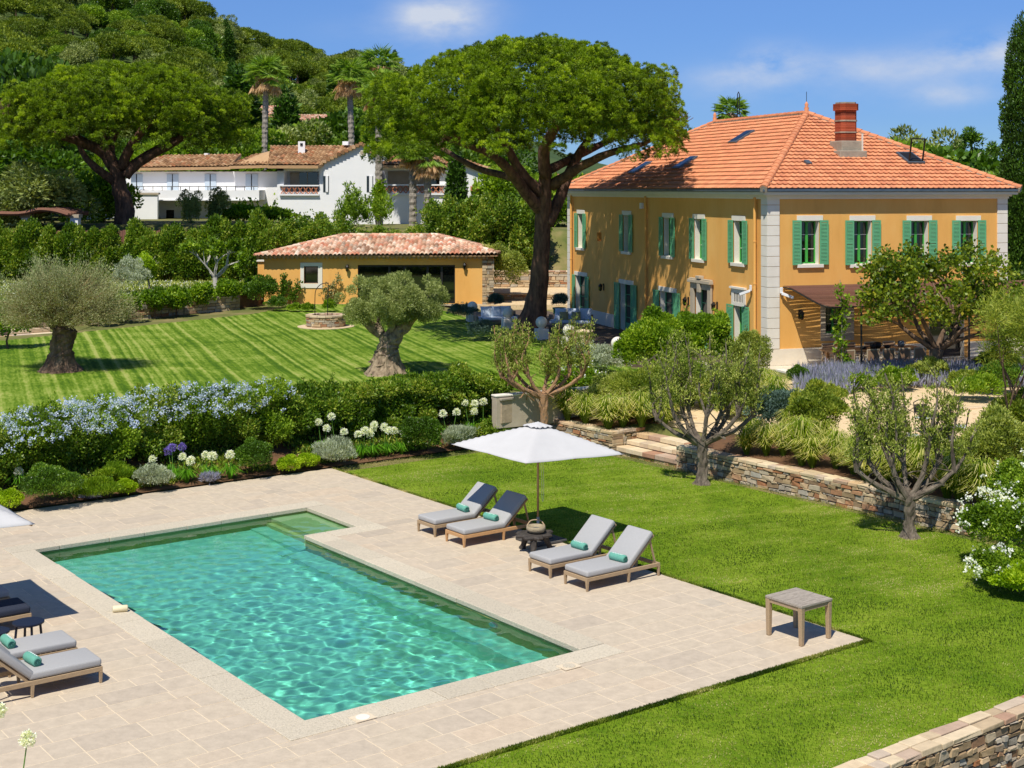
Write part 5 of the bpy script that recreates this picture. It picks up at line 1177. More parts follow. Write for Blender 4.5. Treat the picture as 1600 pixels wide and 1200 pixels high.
tpot(2.75, -2.1, .12, .1, M['iron'], 'leftmost small black bowl on the dining table'); tpot(3.15, -2.1, .11, .2, M['iron'], 'black pot left of the middle of the dining table'); tpot(3.45, -1.95, .14, .22, M['iron'], 'largest black pot in the middle of the dining table'); tpot(3.75, -2.1, .1, .12, M['iron'], 'small black pot right of the middle of the dining table'); tpot(4.45, -1.95, .13, .24, M['zinc'], 'silver bucket at the right end of the dining table', 'bucket', 'ice_bucket')
# bistro set on the gravel
M['metalgrey'] = mat('painted_metal', 'b8bcc0', 'c8ccd0', 4, .4, metal=.2)
def bchair(loc, rz, label):
    r = empty('garden_chair', loc, rz, label, 'chair', 'metal chairs on the gravel court'); b = MB(); b.box(-.22, .22, -.2, .22, .43, .46); b.build('seat', M['metalgrey'], r, bevel=.01); b = MB()
    for x in (-.2, .2):
        b.tube(spline([(x,-.22,0), (x,-.18,.25), (x,-.2,.45)], 3), .014, 6); b.tube(spline([(x,.3,0), (x,.18,.3), (x,.22,.5), (x,.28,.85)], 4), .014, 6)
    b.tube(spline([(-.2,.28,.85), (0,.3,.92), (.2,.28,.85)], 4), .014, 6); b.build('frame', M['iron'], r); b = MB(); b.box(-.19, .19, .235, .25, .56, .8); b.build('backrest', M['iron'], r); return r
def gzr(px, py):
    z = .8
    for _ in range(4): p = at(px, py, z); z = Hz(p.x, p.y)+.03
    return Vector((p.x, p.y, z))
bt = empty('bistro_table', gzr(1458, 688), .3, 'round metal garden table holding a green potted plant on the gravel court', 'table'); b = MB(); b.lathe([(.001,.72), (.45,.72), (.46,.735), (.001,.75)], 24); b.build('table_top', M['iron'], bt)
for k in range(3): a_ = k*2*PI/3; b = MB(); b.tube(spline([(.05*math.cos(a_), .05*math.sin(a_), .72), (.08*math.cos(a_), .08*math.sin(a_), .35), (.36*math.cos(a_), .36*math.sin(a_), 0)], 4), .018, 6); b.build('leg', M['iron'], bt)
for (px, py, rz, lab) in ((1422,705,2.2,'metal garden chair left of the round table on the gravel'), (1468,712,3.4,'metal garden chair in front of the round table on the gravel'), (1497,690,4.4,'metal garden chair right of the round table on the gravel'), (1445,676,.2,'metal garden chair behind the round table on the gravel')): bchair(gzr(px, py), rz, lab)
# stone edging of the court
a, b_ = gzr(1436, 645), gzr(1640, 634); b = MB(); d = b_-a; b.obox((a+b_)/2+Vector((0,0,.05)), d, d.cross(Vector((0,0,1))), (0,0,1), d.length, .22, .14); tag(b.build('kerb', M['stonetop'], bevel=.02), kind='structure')
a, b_ = gzr(1225, 603), gzr(1300, 622); b = MB(); d = b_-a; b.obox((a+b_)/2+Vector((0,0,.05)), d, d.cross(Vector((0,0,1))), (0,0,1), d.length, .18, .12); tag(b.build('kerb', M['stonetop'], bevel=.02), kind='structure')
a, b_ = gzr(1012, 673), gzr(1085, 655); b = MB(); d = b_-a; b.obox((a+b_)/2+Vector((0,0,.03)), d, d.cross(Vector((0,0,1))), (0,0,1), d.length, .18, .1); tag(b.build('kerb', M['stonetop'], bevel=.02), kind='structure')
# iron gate at the right edge
ig = empty('iron_gate', hp(13.6, .6), HR, 'black iron railing between pale posts at the right edge beyond the pergola', 'gate')
for x in (-1.4, 1.6): b = MB(); b.box(x-.15, x+.15, -.15, .15, 0, 2.6); b.build('post', M['plaster'], ig)
b = MB()
for k in range(12): b.tube([(-1.2+.23*k, 0, .1), (-1.2+.23*k, 0, 2.5)], .014, 5)
b.beam((-1.25,0,.3), (1.45,0,.3), .03, .03); b.beam((-1.25,0,2.3), (1.45,0,2.3), .03, .03); b.build('bars', M['iron'], ig)
# ================================================================= WELL
wz = Hz(-8.9, 66.); we = empty('well', (-8.85, 66.2, wz), 0, 'round rubble-stone well on a ring of paving in the striped lawn', 'well')
b = MB(); rw_ = random.Random(12); z = 0
while z < .5:
    h = min(rw_.uniform(.07, .13), .52-z); a_ = 0
    while a_ < 2*PI:
        w_ = rw_.uniform(.15, .45); a1 = min(a_+w_, 2*PI); r1 = .93+rw_.uniform(-.01, .03); P = []
        for zz in (z+.006, z+h-.006):
            for (r, an) in ((.7, a_+.01), (r1, a_+.012), (r1, a1-.012), (.7, a1-.01)): P.append((r*math.cos(an), r*math.sin(an), zz))
        b.hexa(P, rw_.random()); a_ = a1
    z += h
b.build('stones', M['stone'], we)
b = MB(); b.lathe([(.70,0), (.90,0), (.90,.5), (.70,.5)], 30); b.build('mortar_core', M['core'], we)
b = MB(); a_ = 0
while a_ < 2*PI:
    a1 = min(a_+rw_.uniform(.3, .6), 2*PI); P = []
    for zz in (.52, .60):
        for (r, an) in ((.66, a_+.01), (.98, a_+.01), (.98, a1-.01), (.66, a1-.01)): P.append((r*math.cos(an), r*math.sin(an), zz+rw_.uniform(-.006, .006)))
    b.hexa(P, rw_.random()); a_ = a1
b.build('coping', M['stonetop'], we, bevel=.01)
b = MB(); b.lathe([(.0,-.02), (1.35,-.02), (1.35,.045), (0,.045)], 30); b.build('paving_ring', M['stonetop'], we)
b = MB(); b.tube([(0,0,.05), (0,0,.30)], .69, 24); b.build('shaft_cover', M['iron'], we)
b = MB(); b.tube(spline([(-.55,.2,.5), (-.55,.2,1.3), (-.50,.2,1.75), (-.25,.2,2.02), (.05,.2,2.08), (.1,.2,2.05)], 5), .02, 6); b.tube([(.05,.2,.5), (.08,.2,2.06)], .02, 6); b.build('iron_arch', M['iron'], we)
# ================================================================= VEGETATION
LM = {}
LM['pine'] = leafmat('pine_needles', ['33460a', '4c640c', '688410', '88a01c', 'a6b836'], .30)
LM['farpine'] = leafmat('far_pine_needles', ['30420e', '4a6014', '667a20', '84922e'], .22)
LM['broad'] = leafmat('broad_leaf', ['2c420e', '44620f', '64821c', '8aa236'], .3)
LM['bright'] = leafmat('bright_leaf', ['34540c', '527610', '74961e', '9cb43c'], .35)
LM['dark'] = leafmat('dark_leaf', ['20340c', '324e14', '486a1e', '68842c'], .25, .4)
LM['hedge'] = leafmat('hedge_leaf', ['243c0c', '3a5814', '567820', '788e34', '98a04e'], .28, .42)
LM['olive'] = leafmat('olive_leaf', ['4a5a2e', '687a44', '8a9a62', 'a8b486'], .2, .5)
LM['olivegrn'] = leafmat('young_olive_leaf', ['4a5e24', '6a7e36', '90a052', 'b4bc7c'], .3, .5)
LM['dryolive'] = leafmat('dry_olive_leaf', ['66603c', '80784e', '9a9464', 'a8aa7a', '8a9a62'], .2, .6)
LM['twig'] = leafmat('twig', ['5a4630', '74603f', '8e7a54'], .1, .8)
LM['lime'] = leafmat('lime_leaf', ['4e6e08', '72960c', '94b41c', 'b4c83c'], .35)
LM['silver'] = leafmat('silver_leaf', ['6a7456', '8c957a', 'aab298', 'c6ccb4'], .2, .6)
LM['blue'] = leafmat('blue_green_leaf', ['3a4e46', '52685c', '6e8474'], .2)
LM['petalblue'] = leafmat('blue_petal', ['98a8e0', 'b4c2ee', 'd0daf8', 'e8edfc'], .35)
LM['petalwhite'] = leafmat('white_petal', ['cfd2c0', 'e2e4d8', 'f0f0ea', 'f6f6f2'], .3)
LM['petalpurple'] = leafmat('purple_petal', ['5c4ca8', '7a68c4', '9a8ad8'], .3)
LM['lavender'] = leafmat('lavender', ['74788a', '8e8eaa', 'a6a4c0', '7c8a6c'], .3)
LM['strap'] = leafmat('strap_leaf', ['2e5a12', '46781c', '689a34'], .3, .4)
LM['feather'] = leafmat('feather_grass', ['4e6414', '6c8420', '8e9c3e', 'b4b068', 'd8cc98'], .4, .7)
LM['dry'] = leafmat('dry_frond', ['9a7448', 'b8946a', 'd0ac80', 'c4885e'], .3, .7)
LM['palm'] = leafmat('palm_frond', ['3e6414', '5c8424', '80a03c', 'a4b658'], .3, .5)
LM['cypress'] = leafmat('cypress_leaf', ['182e0a', '28440e', '3a5c14', '527820'], .15)
LM['tamarisk'] = leafmat('tamarisk', ['465e1c', '627a2a', '86983e', 'a4ac56'], .35)
LM['plane'] = leafmat('plane_leaf', ['24380c', '3c5412', '5a741c', '80942e', 'a29e38'], .35, .4)
_gd = np.linspace(17, 95, 1561)
def gpos(px, py, dz=0.):
    """where the sight line through this point of the garden meets the ground"""
    X = (px-800)/F*_gd; Z = 8-(py-296)*_gd/F; h = np.maximum(H(X, _gd), -.06); k = int(np.argmax(Z <= h)) if (Z <= h).any() else len(_gd)-1
    return Vector((X[k], _gd[k], h[k]+dz))
def place(o, loc, rz=0.): o.location = loc; o.rotation_euler = (0,0,rz); return o
def bush(name, label, pos, r, n, ln, wd, m, seed=0, k=20, lump=.27, up=.35, group=None, cat='shrub', low=-.45, fill=.45, out=.7, spread=.88, full=False, shoots=24):
    """rounded shrub: leaves over many overlapping lumps; r=(rx,ry,rz), pos at the base"""
    g = np.random.default_rng(seed); rx, ry, rz_ = r; N = sph(g, k); N[:, 2] = np.abs(N[:, 2])*1.05-.15
    if full: N = sph(g, k); N[:, :2] = unit(N[:, :2])*g.uniform(.75, 1, (k, 1)); N[:, 2] = g.uniform(-.85, 1.0, k); N[:, :2] *= np.clip(1.15-np.abs(N[:, 2:3])**2*.5, .3, 1); low = -.95
    C = N*np.array([rx, ry, rz_])*spread*g.uniform(.72, 1.0, (k, 1)); R = np.stack([rx*lump*g.uniform(.8, 1.35, k), ry*lump*g.uniform(.8, 1.35, k), rz_*lump*g.uniform(.8, 1.3, k)], 1)
    C = np.vstack([C, [[0, 0, 0]]]); R = np.vstack([R, [[rx*.76, ry*.76, rz_*.76]]])
    P, Nn, idx = puffs(g, C, R, n, fill, low); P[:, 2] += rz_*.92; keep = P[:, 2] > .02; P = P[keep]; Nn = Nn[keep]; idx = idx[keep]
    D = Nn*out+g.normal(size=P.shape)*.55+np.array([0, 0, up]); pt = g.random(k+1)*.45
    if shoots and name not in ('box_ball',):
        ns = shoots; s0 = g.choice(len(P), ns); sl = .22*max(rx, rz_)*g.uniform(.5, 1.5, ns); sd = unit(Nn[s0]*.5+g.normal(size=(ns, 3))*.3+np.array([0, 0, .8])); t = g.random((ns, 14)); Ps = P[s0][:, None]+sd[:, None]*(sl[:, None]*t)[..., None]+g.normal(size=(ns, 14, 3))*wd*.5
        P = np.vstack([P, Ps.reshape(-1, 3)]); D = np.vstack([D, (np.repeat(sd, 14, 0)+g.normal(size=(ns*14, 3))*.6)]); idx = np.concatenate([idx, np.repeat(idx[s0], 14)])
    o = leaves(name, P, D, ln*g.uniform(.7, 1.3, len(P)), wd*g.uniform(.7, 1.2, len(P)), m, tint=pt[idx]+g.random(len(P))*.6, rng=g, curl=.06)
    tag(o, label, cat, group); o.location = pos; return o
def part(o, parent, name=None):
    o.parent = parent
    for k_ in ('label', 'category', 'group'):
        if k_ in o: del o[k_]
    return o
def grow(mb, p, d, r, L_, R, tips, depth, nb=(2, 3), spread=.6, up=.2, taper=.62, shrink=.72, wob=.12, sides=7, rmin=.012):
    p = Vector(p); d = Vector(d).normalized(); pts = [p.copy()]; q = p.copy(); n = 5; dd = d.copy()
    for i in range(n):
        dd = (dd+Vector((R.gauss(0, wob), R.gauss(0, wob), R.gauss(0, wob)+up*.2))).normalized(); q = q+dd*L_/n; pts.append(q.copy())
    r1 = max(rmin, r*taper); mb.tube(pts, [r+(r1-r)*i/n for i in range(n+1)], sides if r > .04 else 5, rough=.06, seed=R.randint(0, 999))
    if depth == 0: tips.append((q, dd, pts)); return
    for k in range(R.randint(*nb)):
        a = R.uniform(0, 2*PI); o_ = dd.orthogonal().normalized(); o_ = Matrix.Rotation(a, 3, dd) @ o_; nd = (dd+o_*spread*R.uniform(.6, 1.3)+Vector((0,0,up))).normalized()
        grow(mb, q-dd*r1*.5, nd, r1*.85, L_*shrink*R.uniform(.8, 1.2), R, tips, depth-1, nb, spread, up, taper, shrink, wob, sides, rmin)
# ---------------------------------------------------------------- umbrella pines
def umbrella_pine(label, base, trunkpts, rad, limbs, cc_, Rx, Ry, zb, zt2, n, npuff, seed, pr=.78, tuft=.30, wd=.03):
    g = np.random.default_rng(seed); root = empty('umbrella_pine', base, 0, label, 'pine tree'); mb = MB()
    for pts, rr in [(trunkpts, rad)]+limbs:
        sp_ = spline(pts, 4); k = len(sp_); rad_ = np.interp(np.linspace(0, 1, k), np.linspace(0, 1, len(rr)), rr); mb.tube(sp_, list(rad_), 12, rough=.10, seed=seed)
    Rr = random.Random(seed); ends = []
    for pts, rr in limbs:
        e = Vector(pts[-1]); d = (e-Vector(pts[-2])).normalized()
        for k in range(4):
            nd = (d+Vector((Rr.gauss(0,.55), Rr.gauss(0,.55), Rr.uniform(.1,.6)))); t_ = []; grow(mb, e, nd, rr[-1]*.8, 1.1, Rr, t_, 2, (2, 3), .7, .12, .6, .72, .1, 6)
    mb.build('trunk', M['pinebark'], root, smooth=True)
    ctop = zt2-zb; Cs = []; ga = PI*(3-5**.5)
    for i in range(npuff):                      # lumps spread evenly over the dome, then a looser inner layer
        q = (i+.5)/npuff; th = i*ga+g.normal()*.12; rho = min(.97, (q/.66)**.5*.97); zz = ctop*(.14+.86*(1-min(rho, .985)**2.6)**.62)
        if q > .66: rho = 1-.04*g.random(); zz = ctop*(.02+.70*g.random()); rho *= 1-.10*max(0, zz/ctop-.35)
        wob = 1+.06*math.sin(3*th+seed)+.05*math.sin(7*th); rr = max(rho-pr*.55/Rx, .02)
        Cs.append((cc_[0]+Rx*rr*wob*math.cos(th), cc_[1]+Ry*rr*wob*math.sin(th), zb+zz-pr*.5+g.normal()*.13))
    for i in range(int(npuff*.6)): th = g.uniform(0, 2*PI); r2 = g.uniform(.1, .9)**.6; Cs.append((cc_[0]+Rx*r2*.93*math.cos(th), cc_[1]+Ry*r2*.93*math.sin(th), zb+.30+ctop*.62*(1-r2**2)*(.45+.55*g.random())+g.random()*.3))
    C = np.array(Cs); s_ = g.uniform(.7, 1.45, len(C)); R = np.stack([pr*s_, pr*s_, pr*.8*s_], 1)
    nt2 = n//64; Tc, Tn, ti = puffs(g, C, R, nt2, .16, -.5); pt = g.random(len(C))**2*.30; tr = tuft*g.uniform(.7, 1.25, nt2); m2 = 64
    Dn = unit(np.repeat(Tn, m2, 0)*.55+np.array([0, 0, .30])+sph(g, nt2*m2)*1.0); P = np.repeat(Tc, m2, 0)+Dn*(np.repeat(tr, m2)*.35)[:, None]
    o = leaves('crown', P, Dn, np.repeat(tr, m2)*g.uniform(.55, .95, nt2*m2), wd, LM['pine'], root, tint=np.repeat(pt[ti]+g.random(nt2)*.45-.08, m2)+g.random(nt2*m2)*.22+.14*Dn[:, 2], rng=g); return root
D0 = 60.; K = D0/F
def Q(px, py, d=0.): D = D0+d; v = atD(px, py, D); return v
b0 = gpos(836, 520); b0 = Vector((1.05, 63.2, 1.45))
def L0(px, py, D): v = atD(px, py, D)-b0; return tuple(v)
umbrella_pine('huge umbrella pine with forked trunk between the pool house and the ochre villa', b0,
    [(-.28,0,-.1), L0(838,470,63.), L0(846,400,62.6), L0(849,340,62.3), L0(850,300,62.), L0(853,262,61.6)], [.80,.47,.39,.36,.32,.22],
    [([L0(856,350,62.3), L0(872,315,62.6), L0(885,282,63.), L0(905,240,63.5), L0(925,210,64)], [.28,.27,.25,.2,.12]),
     ([L0(848,330,62.3), L0(822,302,61.5), L0(795,265,60.5), L0(765,240,59.5), L0(715,222,58.5)], [.30,.26,.22,.17,.1]),
     ([L0(849,305,62.), L0(815,270,61.5), L0(790,225,61), L0(770,190,60.5)], [.26,.22,.18,.10]),
     ([L0(853,275,61.6), L0(850,235,61), L0(870,195,60), L0(890,160,59)], [.3,.25,.2,.1]),
     ([L0(862,290,62), L0(905,262,61), L0(950,240,60), L0(1005,225,59)], [.26,.2,.16,.1]),
     ([L0(846,295,62), L0(800,278,63.5), L0(745,262,65), L0(690,232,66)], [.22,.18,.14,.1]),
     ([L0(858,265,62), L0(900,245,64), L0(960,215,66), L0(1000,195,67)], [.22,.18,.14,.1])],
    (.85-b0.x, 60.-b0.y), 6.75, 6.3, 9.5-b0.z, 14.15-b0.z, 760000, 860, 11, pr=.43, tuft=.165, wd=.027)
b1 = Vector(((196-800)/F*93, 93, 5.2))
def L1(px, py, D=93.): return tuple(atD(px, py, D)-b1)
umbrella_pine('broad umbrella pine with spreading red-brown limbs in front of the long white house', b1,
    [(0,0,-.2), L1(194,320), L1(186,292), L1(180,262), L1(165,232), L1(160,205)], [.72,.58,.52,.42,.3,.18],
    [([L1(196,275), L1(215,255), L1(245,237), L1(275,222,92), L1(310,200,91)], [.36,.34,.3,.22,.12]),
     ([L1(178,262), L1(160,238), L1(125,222,92), L1(80,208,91), L1(40,200,90)], [.4,.36,.3,.22,.12]),
     ([L1(180,285), L1(150,262,92), L1(133,245,92), L1(122,225,92)], [.3,.26,.2,.12]),
     ([L1(190,262), L1(205,228,92.5), L1(230,195,92), L1(250,180,91)], [.36,.3,.22,.12]),
     ([L1(176,258), L1(172,225,94), L1(190,190,95), L1(200,175,96)], [.36,.3,.22,.12]),
     ([L1(185,262), L1(150,230,95), L1(100,200,97)], [.26,.2,.1]), ([L1(195,265), L1(230,240,95), L1(290,205,97)], [.26,.2,.1])],
    ((188-800)/F*91-b1.x, -1.5), 7.9, 7.0, 10.9-b1.z, 15.9-b1.z, 560000, 720, 12, pr=.55, tuft=.23, wd=.037)
# ---------------------------------------------------------------- old olive trees on the striped lawn
def trunk_olive(mb, pts, rad, seed, n=16, rough=.16): mb.tube(spline(pts, 4), list(np.interp(np.linspace(0, 1, (len(pts)-1)*4+1), np.linspace(0, 1, len(rad)), rad)), n, rough=rough, seed=seed)
def flare(mb, r, h, seed, sx=1.):
    R = random.Random(seed); n = 30; V = []; k = 7
    amp = [R.uniform(.7, 1.3) for _ in range(n)]
    for i in range(k):
        t = i/(k-1); rr = r*(.50+.50*(1-t)**1.7)
        for j in range(n): a = 2*PI*j/n; q = rr*(1+(amp[j]-1)*.45*(1-t*.6)+R.uniform(-.04, .04)); V.append((q*math.cos(a)*sx, q*math.sin(a), h*t**1.1-.04))
    mb.add(V, [(i*n+j, i*n+(j+1) % n, (i+1)*n+(j+1) % n, (i+1)*n+j) for i in range(k-1) for j in range(n)]+[tuple(range((k-1)*n, k*n))])
oa = gpos(96, 580); ol1 = empty('olive_tree', oa, 0, 'old olive tree with wispy brownish crown and thick dark trunk on the striped lawn', 'olive tree')
mb = MB(); flare(mb, .92, .62, 3); trunk_olive(mb, [(-.02,0,.2), (.0,0,.7), (.05,0,1.2), (.16,0,1.62)], [.56,.42,.40,.42], 4)
for e in ((-.85,.1,2.5), (.75,-.1,2.4), (.1,.5,2.7), (.15,-.5,2.5), (-.4,-.3,2.7), (.5,.3,2.8)): trunk_olive(mb, [(.1,0,1.45), (e[0]*.5,e[1]*.5,1.85), e], [.26,.16,.07], 5, 8)
mb.build('trunk', M['bark'], ol1, smooth=False)
g = np.random.default_rng(31); nt_ = 1500; th = g.uniform(0, 2*PI, nt_); el = np.arccos(g.uniform(-.08, 1, nt_)); d = np.stack([np.sin(el)*np.cos(th), np.sin(el)*np.sin(th), np.cos(el)], 1)
Rc = np.array([2.45, 2.1, 2.0])*(1+.10*np.sin(3*th+1)[:, None]+.11*np.sin(5*th+3*el)[:, None]+.10*np.sin(9*th+7*el)[:, None])*g.uniform(.80, 1.08, (nt_, 1)); o0 = np.array([.0, 0, 2.0]); E = o0+d*Rc; Bs = o0+d*np.array([.5,.4,.3])+g.normal(size=(nt_, 3))*.22
leaves('twigs', Bs, E-Bs, np.linalg.norm(E-Bs, axis=1), .022, LM['twig'], ol1, rng=g)
m_ = 58; t = g.uniform(.38, 1.04, (nt_, m_)); P = Bs[:, None]+(E-Bs)[:, None]*t[..., None]+g.normal(size=(nt_, m_, 3))*.06; Dl = d[:, None]*.8+g.normal(size=P.shape)*.45+np.array([0, 0, .3])
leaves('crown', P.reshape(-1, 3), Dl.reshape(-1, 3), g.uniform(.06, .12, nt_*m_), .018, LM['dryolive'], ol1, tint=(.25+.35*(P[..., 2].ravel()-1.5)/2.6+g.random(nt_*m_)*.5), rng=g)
ob = gpos(603, 585); ol2 = empty('olive_tree', ob, 0, 'gnarled leaning olive tree with dense grey-green crown on the striped lawn', 'olive tree')
mb = MB(); flare(mb, .95, .75, 8); trunk_olive(mb, [(-.05,0,.3), (.06,0,.75), (.12,0,1.1), (.35,0,1.5), (.75,.05,1.95), (1.0,.1,2.25)], [.58,.44,.36,.33,.28,.14], 9)
for pts in ([(.1,0,1.0), (-.2,.1,1.5), (-.3,.1,2.1)], [(.3,0,1.45), (.2,-.2,1.95), (.0,-.3,2.5)], [(.6,0,1.8), (.5,.35,2.3), (.4,.5,2.7)], [(.7,0,1.9), (1.1,-.3,2.2), (1.4,-.5,2.5)], [(-.2,.1,1.5), (-.8,0,2.0), (-1.1,0,2.4)]): trunk_olive(mb, pts, [.24,.16,.06], 10, 8)
mb.build('trunk', M['olivebark'], ol2)
def crown(name, parent, C, R, n, ln, wd, m, seed, fill=.5, up=.4, low=-.9, out=.6):
    g = np.random.default_rng(seed); P, N, idx = puffs(g, C, R, n, fill, low); pt = g.random(len(C))*.4
    return leaves(name, P, N*out+g.normal(size=P.shape)*.5+np.array([0, 0, up]), ln*g.uniform(.7, 1.3, len(P)), wd, m, parent, tint=pt[idx]+g.random(len(P))*.6, rng=g, curl=.05)
g = np.random.default_rng(41); k = 46; th = g.uniform(0, 2*PI, k); rh = g.uniform(.15, 1, k)**.6; C = np.stack([.25+1.55*rh*np.cos(th), 1.3*rh*np.sin(th), 2.55+.95*(1-rh**2)**.5*g.uniform(-.5, 1.1, k)+.25*np.cos(th)*0-.25*rh], 1); R = np.stack([g.uniform(.22, .50, k)]*3, 1)*np.array([1, 1, .85])
k2 = 70; Ns = sph(g, k2); Ns[:, 2] = Ns[:, 2]*.8; C = np.vstack([C, np.array([.25,0,2.75])+Ns*np.array([1.75,1.45,1.05])*g.uniform(.8, 1.12, (k2, 1))]); R = np.vstack([R, np.stack([g.uniform(.14, .28, k2)]*3, 1)])
crown('crown', ol2, C, R, 68000, .085, .024, LM['olive'], 42)
# ---------------------------------------------------------------- pruned young olives by the wall
def pruned_olive(label, base, fork, stems, seed, orange=False, nl=15000):
    root = empty('olive_tree', base, 0, label, 'olive tree', None); R = random.Random(seed); mb = MB(); Cs = []; Rs = []
    flare(mb, .27, .24, seed); mb.tube(spline([(0,0,.05), (.03,.02,fork*.5), (0,0,fork)], 4), [.165,.15,.135,.13,.12,.13,.14,.14,.145], 12, rough=.20, seed=seed)
    for (x, y, zt_) in stems:
        mid = Vector((x*.55, y*.55, fork+(zt_-fork)*.10)); kn = Vector((x*.9, y*.9, fork+(zt_-fork)*.26)); top = Vector((x*1.1+R.uniform(-.15,.15), y+R.uniform(-.15,.15), zt_))
        mb.tube(spline([(0,0,fork-.1), tuple(mid), tuple(kn)], 4), [.10,.085,.072,.066,.062,.056,.054,.052,.055], 9, rough=.22, seed=seed+int(x*10))
        for j in range(R.randint(3, 4)):
            e = kn+Vector((R.gauss(0,.30), R.gauss(0,.28), (zt_-kn.z)*R.uniform(.6, 1.0))) if j else top; m1 = kn+(e-kn)*.35+Vector((R.gauss(0,.10), R.gauss(0,.10), 0)); m2 = kn+(e-kn)*.7+Vector((R.gauss(0,.08), R.gauss(0,.08), 0)); path = spline([kn-Vector((0,0,.05)), m1, m2, e], 4); r0 = .042 if j else .05; mb.tube(path, list(np.linspace(r0, .008, len(path))), 7, rough=.15, seed=seed+j)
            for t_ in np.arange(.28, 1.02, .13):
                c = path[min(len(path)-1, int(t_*(len(path)-1)))]; w_ = .10+.16*math.sin(PI*min(1, .25+t_*.65)); Cs.append((c.x+R.gauss(0,.06), c.y+R.gauss(0,.06), c.z)); Rs.append((w_*R.uniform(.8,1.3), w_*R.uniform(.8,1.3), R.uniform(.14, .26)))
                if R.random() < .5:
                    q = Vector(c)+Vector((R.gauss(0,.2), R.gauss(0,.2), R.uniform(.1,.35))); mb.tube([c, q], [.012, .005], 4); Cs.append(tuple(q)); Rs.append((.09,.09,.15))
        for j in range(3):
            q = Vector(kn)*R.uniform(.6, 1)+Vector((0,0,fork*(1-R.uniform(.6,1))*0)); e = q+Vector((R.gauss(0,.3), R.gauss(0,.3), R.uniform(.1,.5))); mb.tube([q, (q+e)/2+Vector((R.gauss(0,.06),0,.03)), e], [.022,.014,.006], 5)
    mb.build('trunk', M['orangebark'] if orange else M['youngbark'], root, smooth=False)
    crown('crown', root, Cs, Rs, nl, .075, .030, LM['olivegrn'], seed+5, fill=1.3, up=1.0, low=-1.1, out=.4); return root
M['youngbark'] = mat('grey_olive_bark', '3e362e', '6a5f52', 7, .95, 1., 14, stretch=(1,1,.4), c3='857a6a')
pruned_olive('pruned olive tree in front of the stone wall just right of the steps', UV(0,0)*0+Vector((5.17,37.9,0)), 1.15, [(-1.35,.1,3.4), (-.85,-.2,3.9), (-.35,.4,4.1), (.1,-.3,4.0), (.6,.2,3.9), (1.05,-.2,3.9), (1.6,.2,3.7), (-.5,.6,3.6), (.9,.7,3.5)], 51, nl=17000)
pruned_olive('pruned olive tree before the right end of the stone wall, near the white roses', Vector((9.15,32.1,0)), .95, [(-1.35,0,3.2), (-.95,.3,3.7), (-.5,-.2,3.8), (-.05,.3,3.75), (.45,0,3.9), (.85,.3,3.6), (1.1,-.2,3.3), (-.3,.6,3.7)], 52, nl=15000)
pruned_olive('pruned olive tree with orange-brown limbs behind the white umbrella', Vector((.98,43.9,0)), 1.55, [(-1.45,0,3.7), (-.95,.4,3.9), (-.5,-.2,3.75), (.1,.3,3.1), (.55,-.1,3.9), (.95,.3,3.85), (1.35,0,3.8), (-1.1,-.4,3.4)], 53, orange=True, nl=16000)
# ---------------------------------------------------------------- plane tree before the pergola
pt_ = Vector((14.35, 47.4, 1.28)); pr_ = empty('plane_tree', pt_, 0, 'spreading plane tree with large leaves in front of the brown pergola', 'tree'); mb = MB()
mb.tube(spline([(0,0,-.1), (.05,0,.7), (.12,0,1.3)], 3), [.30,.26,.24,.22,.22,.22,.24], 12, rough=.1)
R = random.Random(61); tips = []
for d in ((-1.2,.1,.75), (-.5,-.4,1.0), (.3,.3,1.1), (1.1,-.1,.7), (.6,-.5,.9), (-.7,.6,.9), (1.0,.6,.7)): grow(mb, (.12,0,1.2), d, .10, 1.5, R, tips, 2, (2, 3), .65, .12, .62, .72, .1, 8)
mb.build('trunk', M['bark'], pr_, smooth=True)
C = []; Rr_ = []
for (q, d, pts) in tips: C.append(tuple(q)); Rr_.append((.42,.42,.36)); C.append(tuple(pts[2])); Rr_.append((.34,.34,.3))
g = np.random.default_rng(62)
for i in range(110): th = g.uniform(0, 2*PI); r_ = g.uniform(.05, 1)**.5; C.append((.2+2.6*r_*math.cos(th), 1.9*r_*math.sin(th), 3.45+g.uniform(-1.6, 1.9)*(1-.55*r_))); Rr_.append((.45,.45,.42))
crown('crown', pr_, C, Rr_, 12500, .13, .11, LM['plane'], 63, fill=1.3, up=.1)
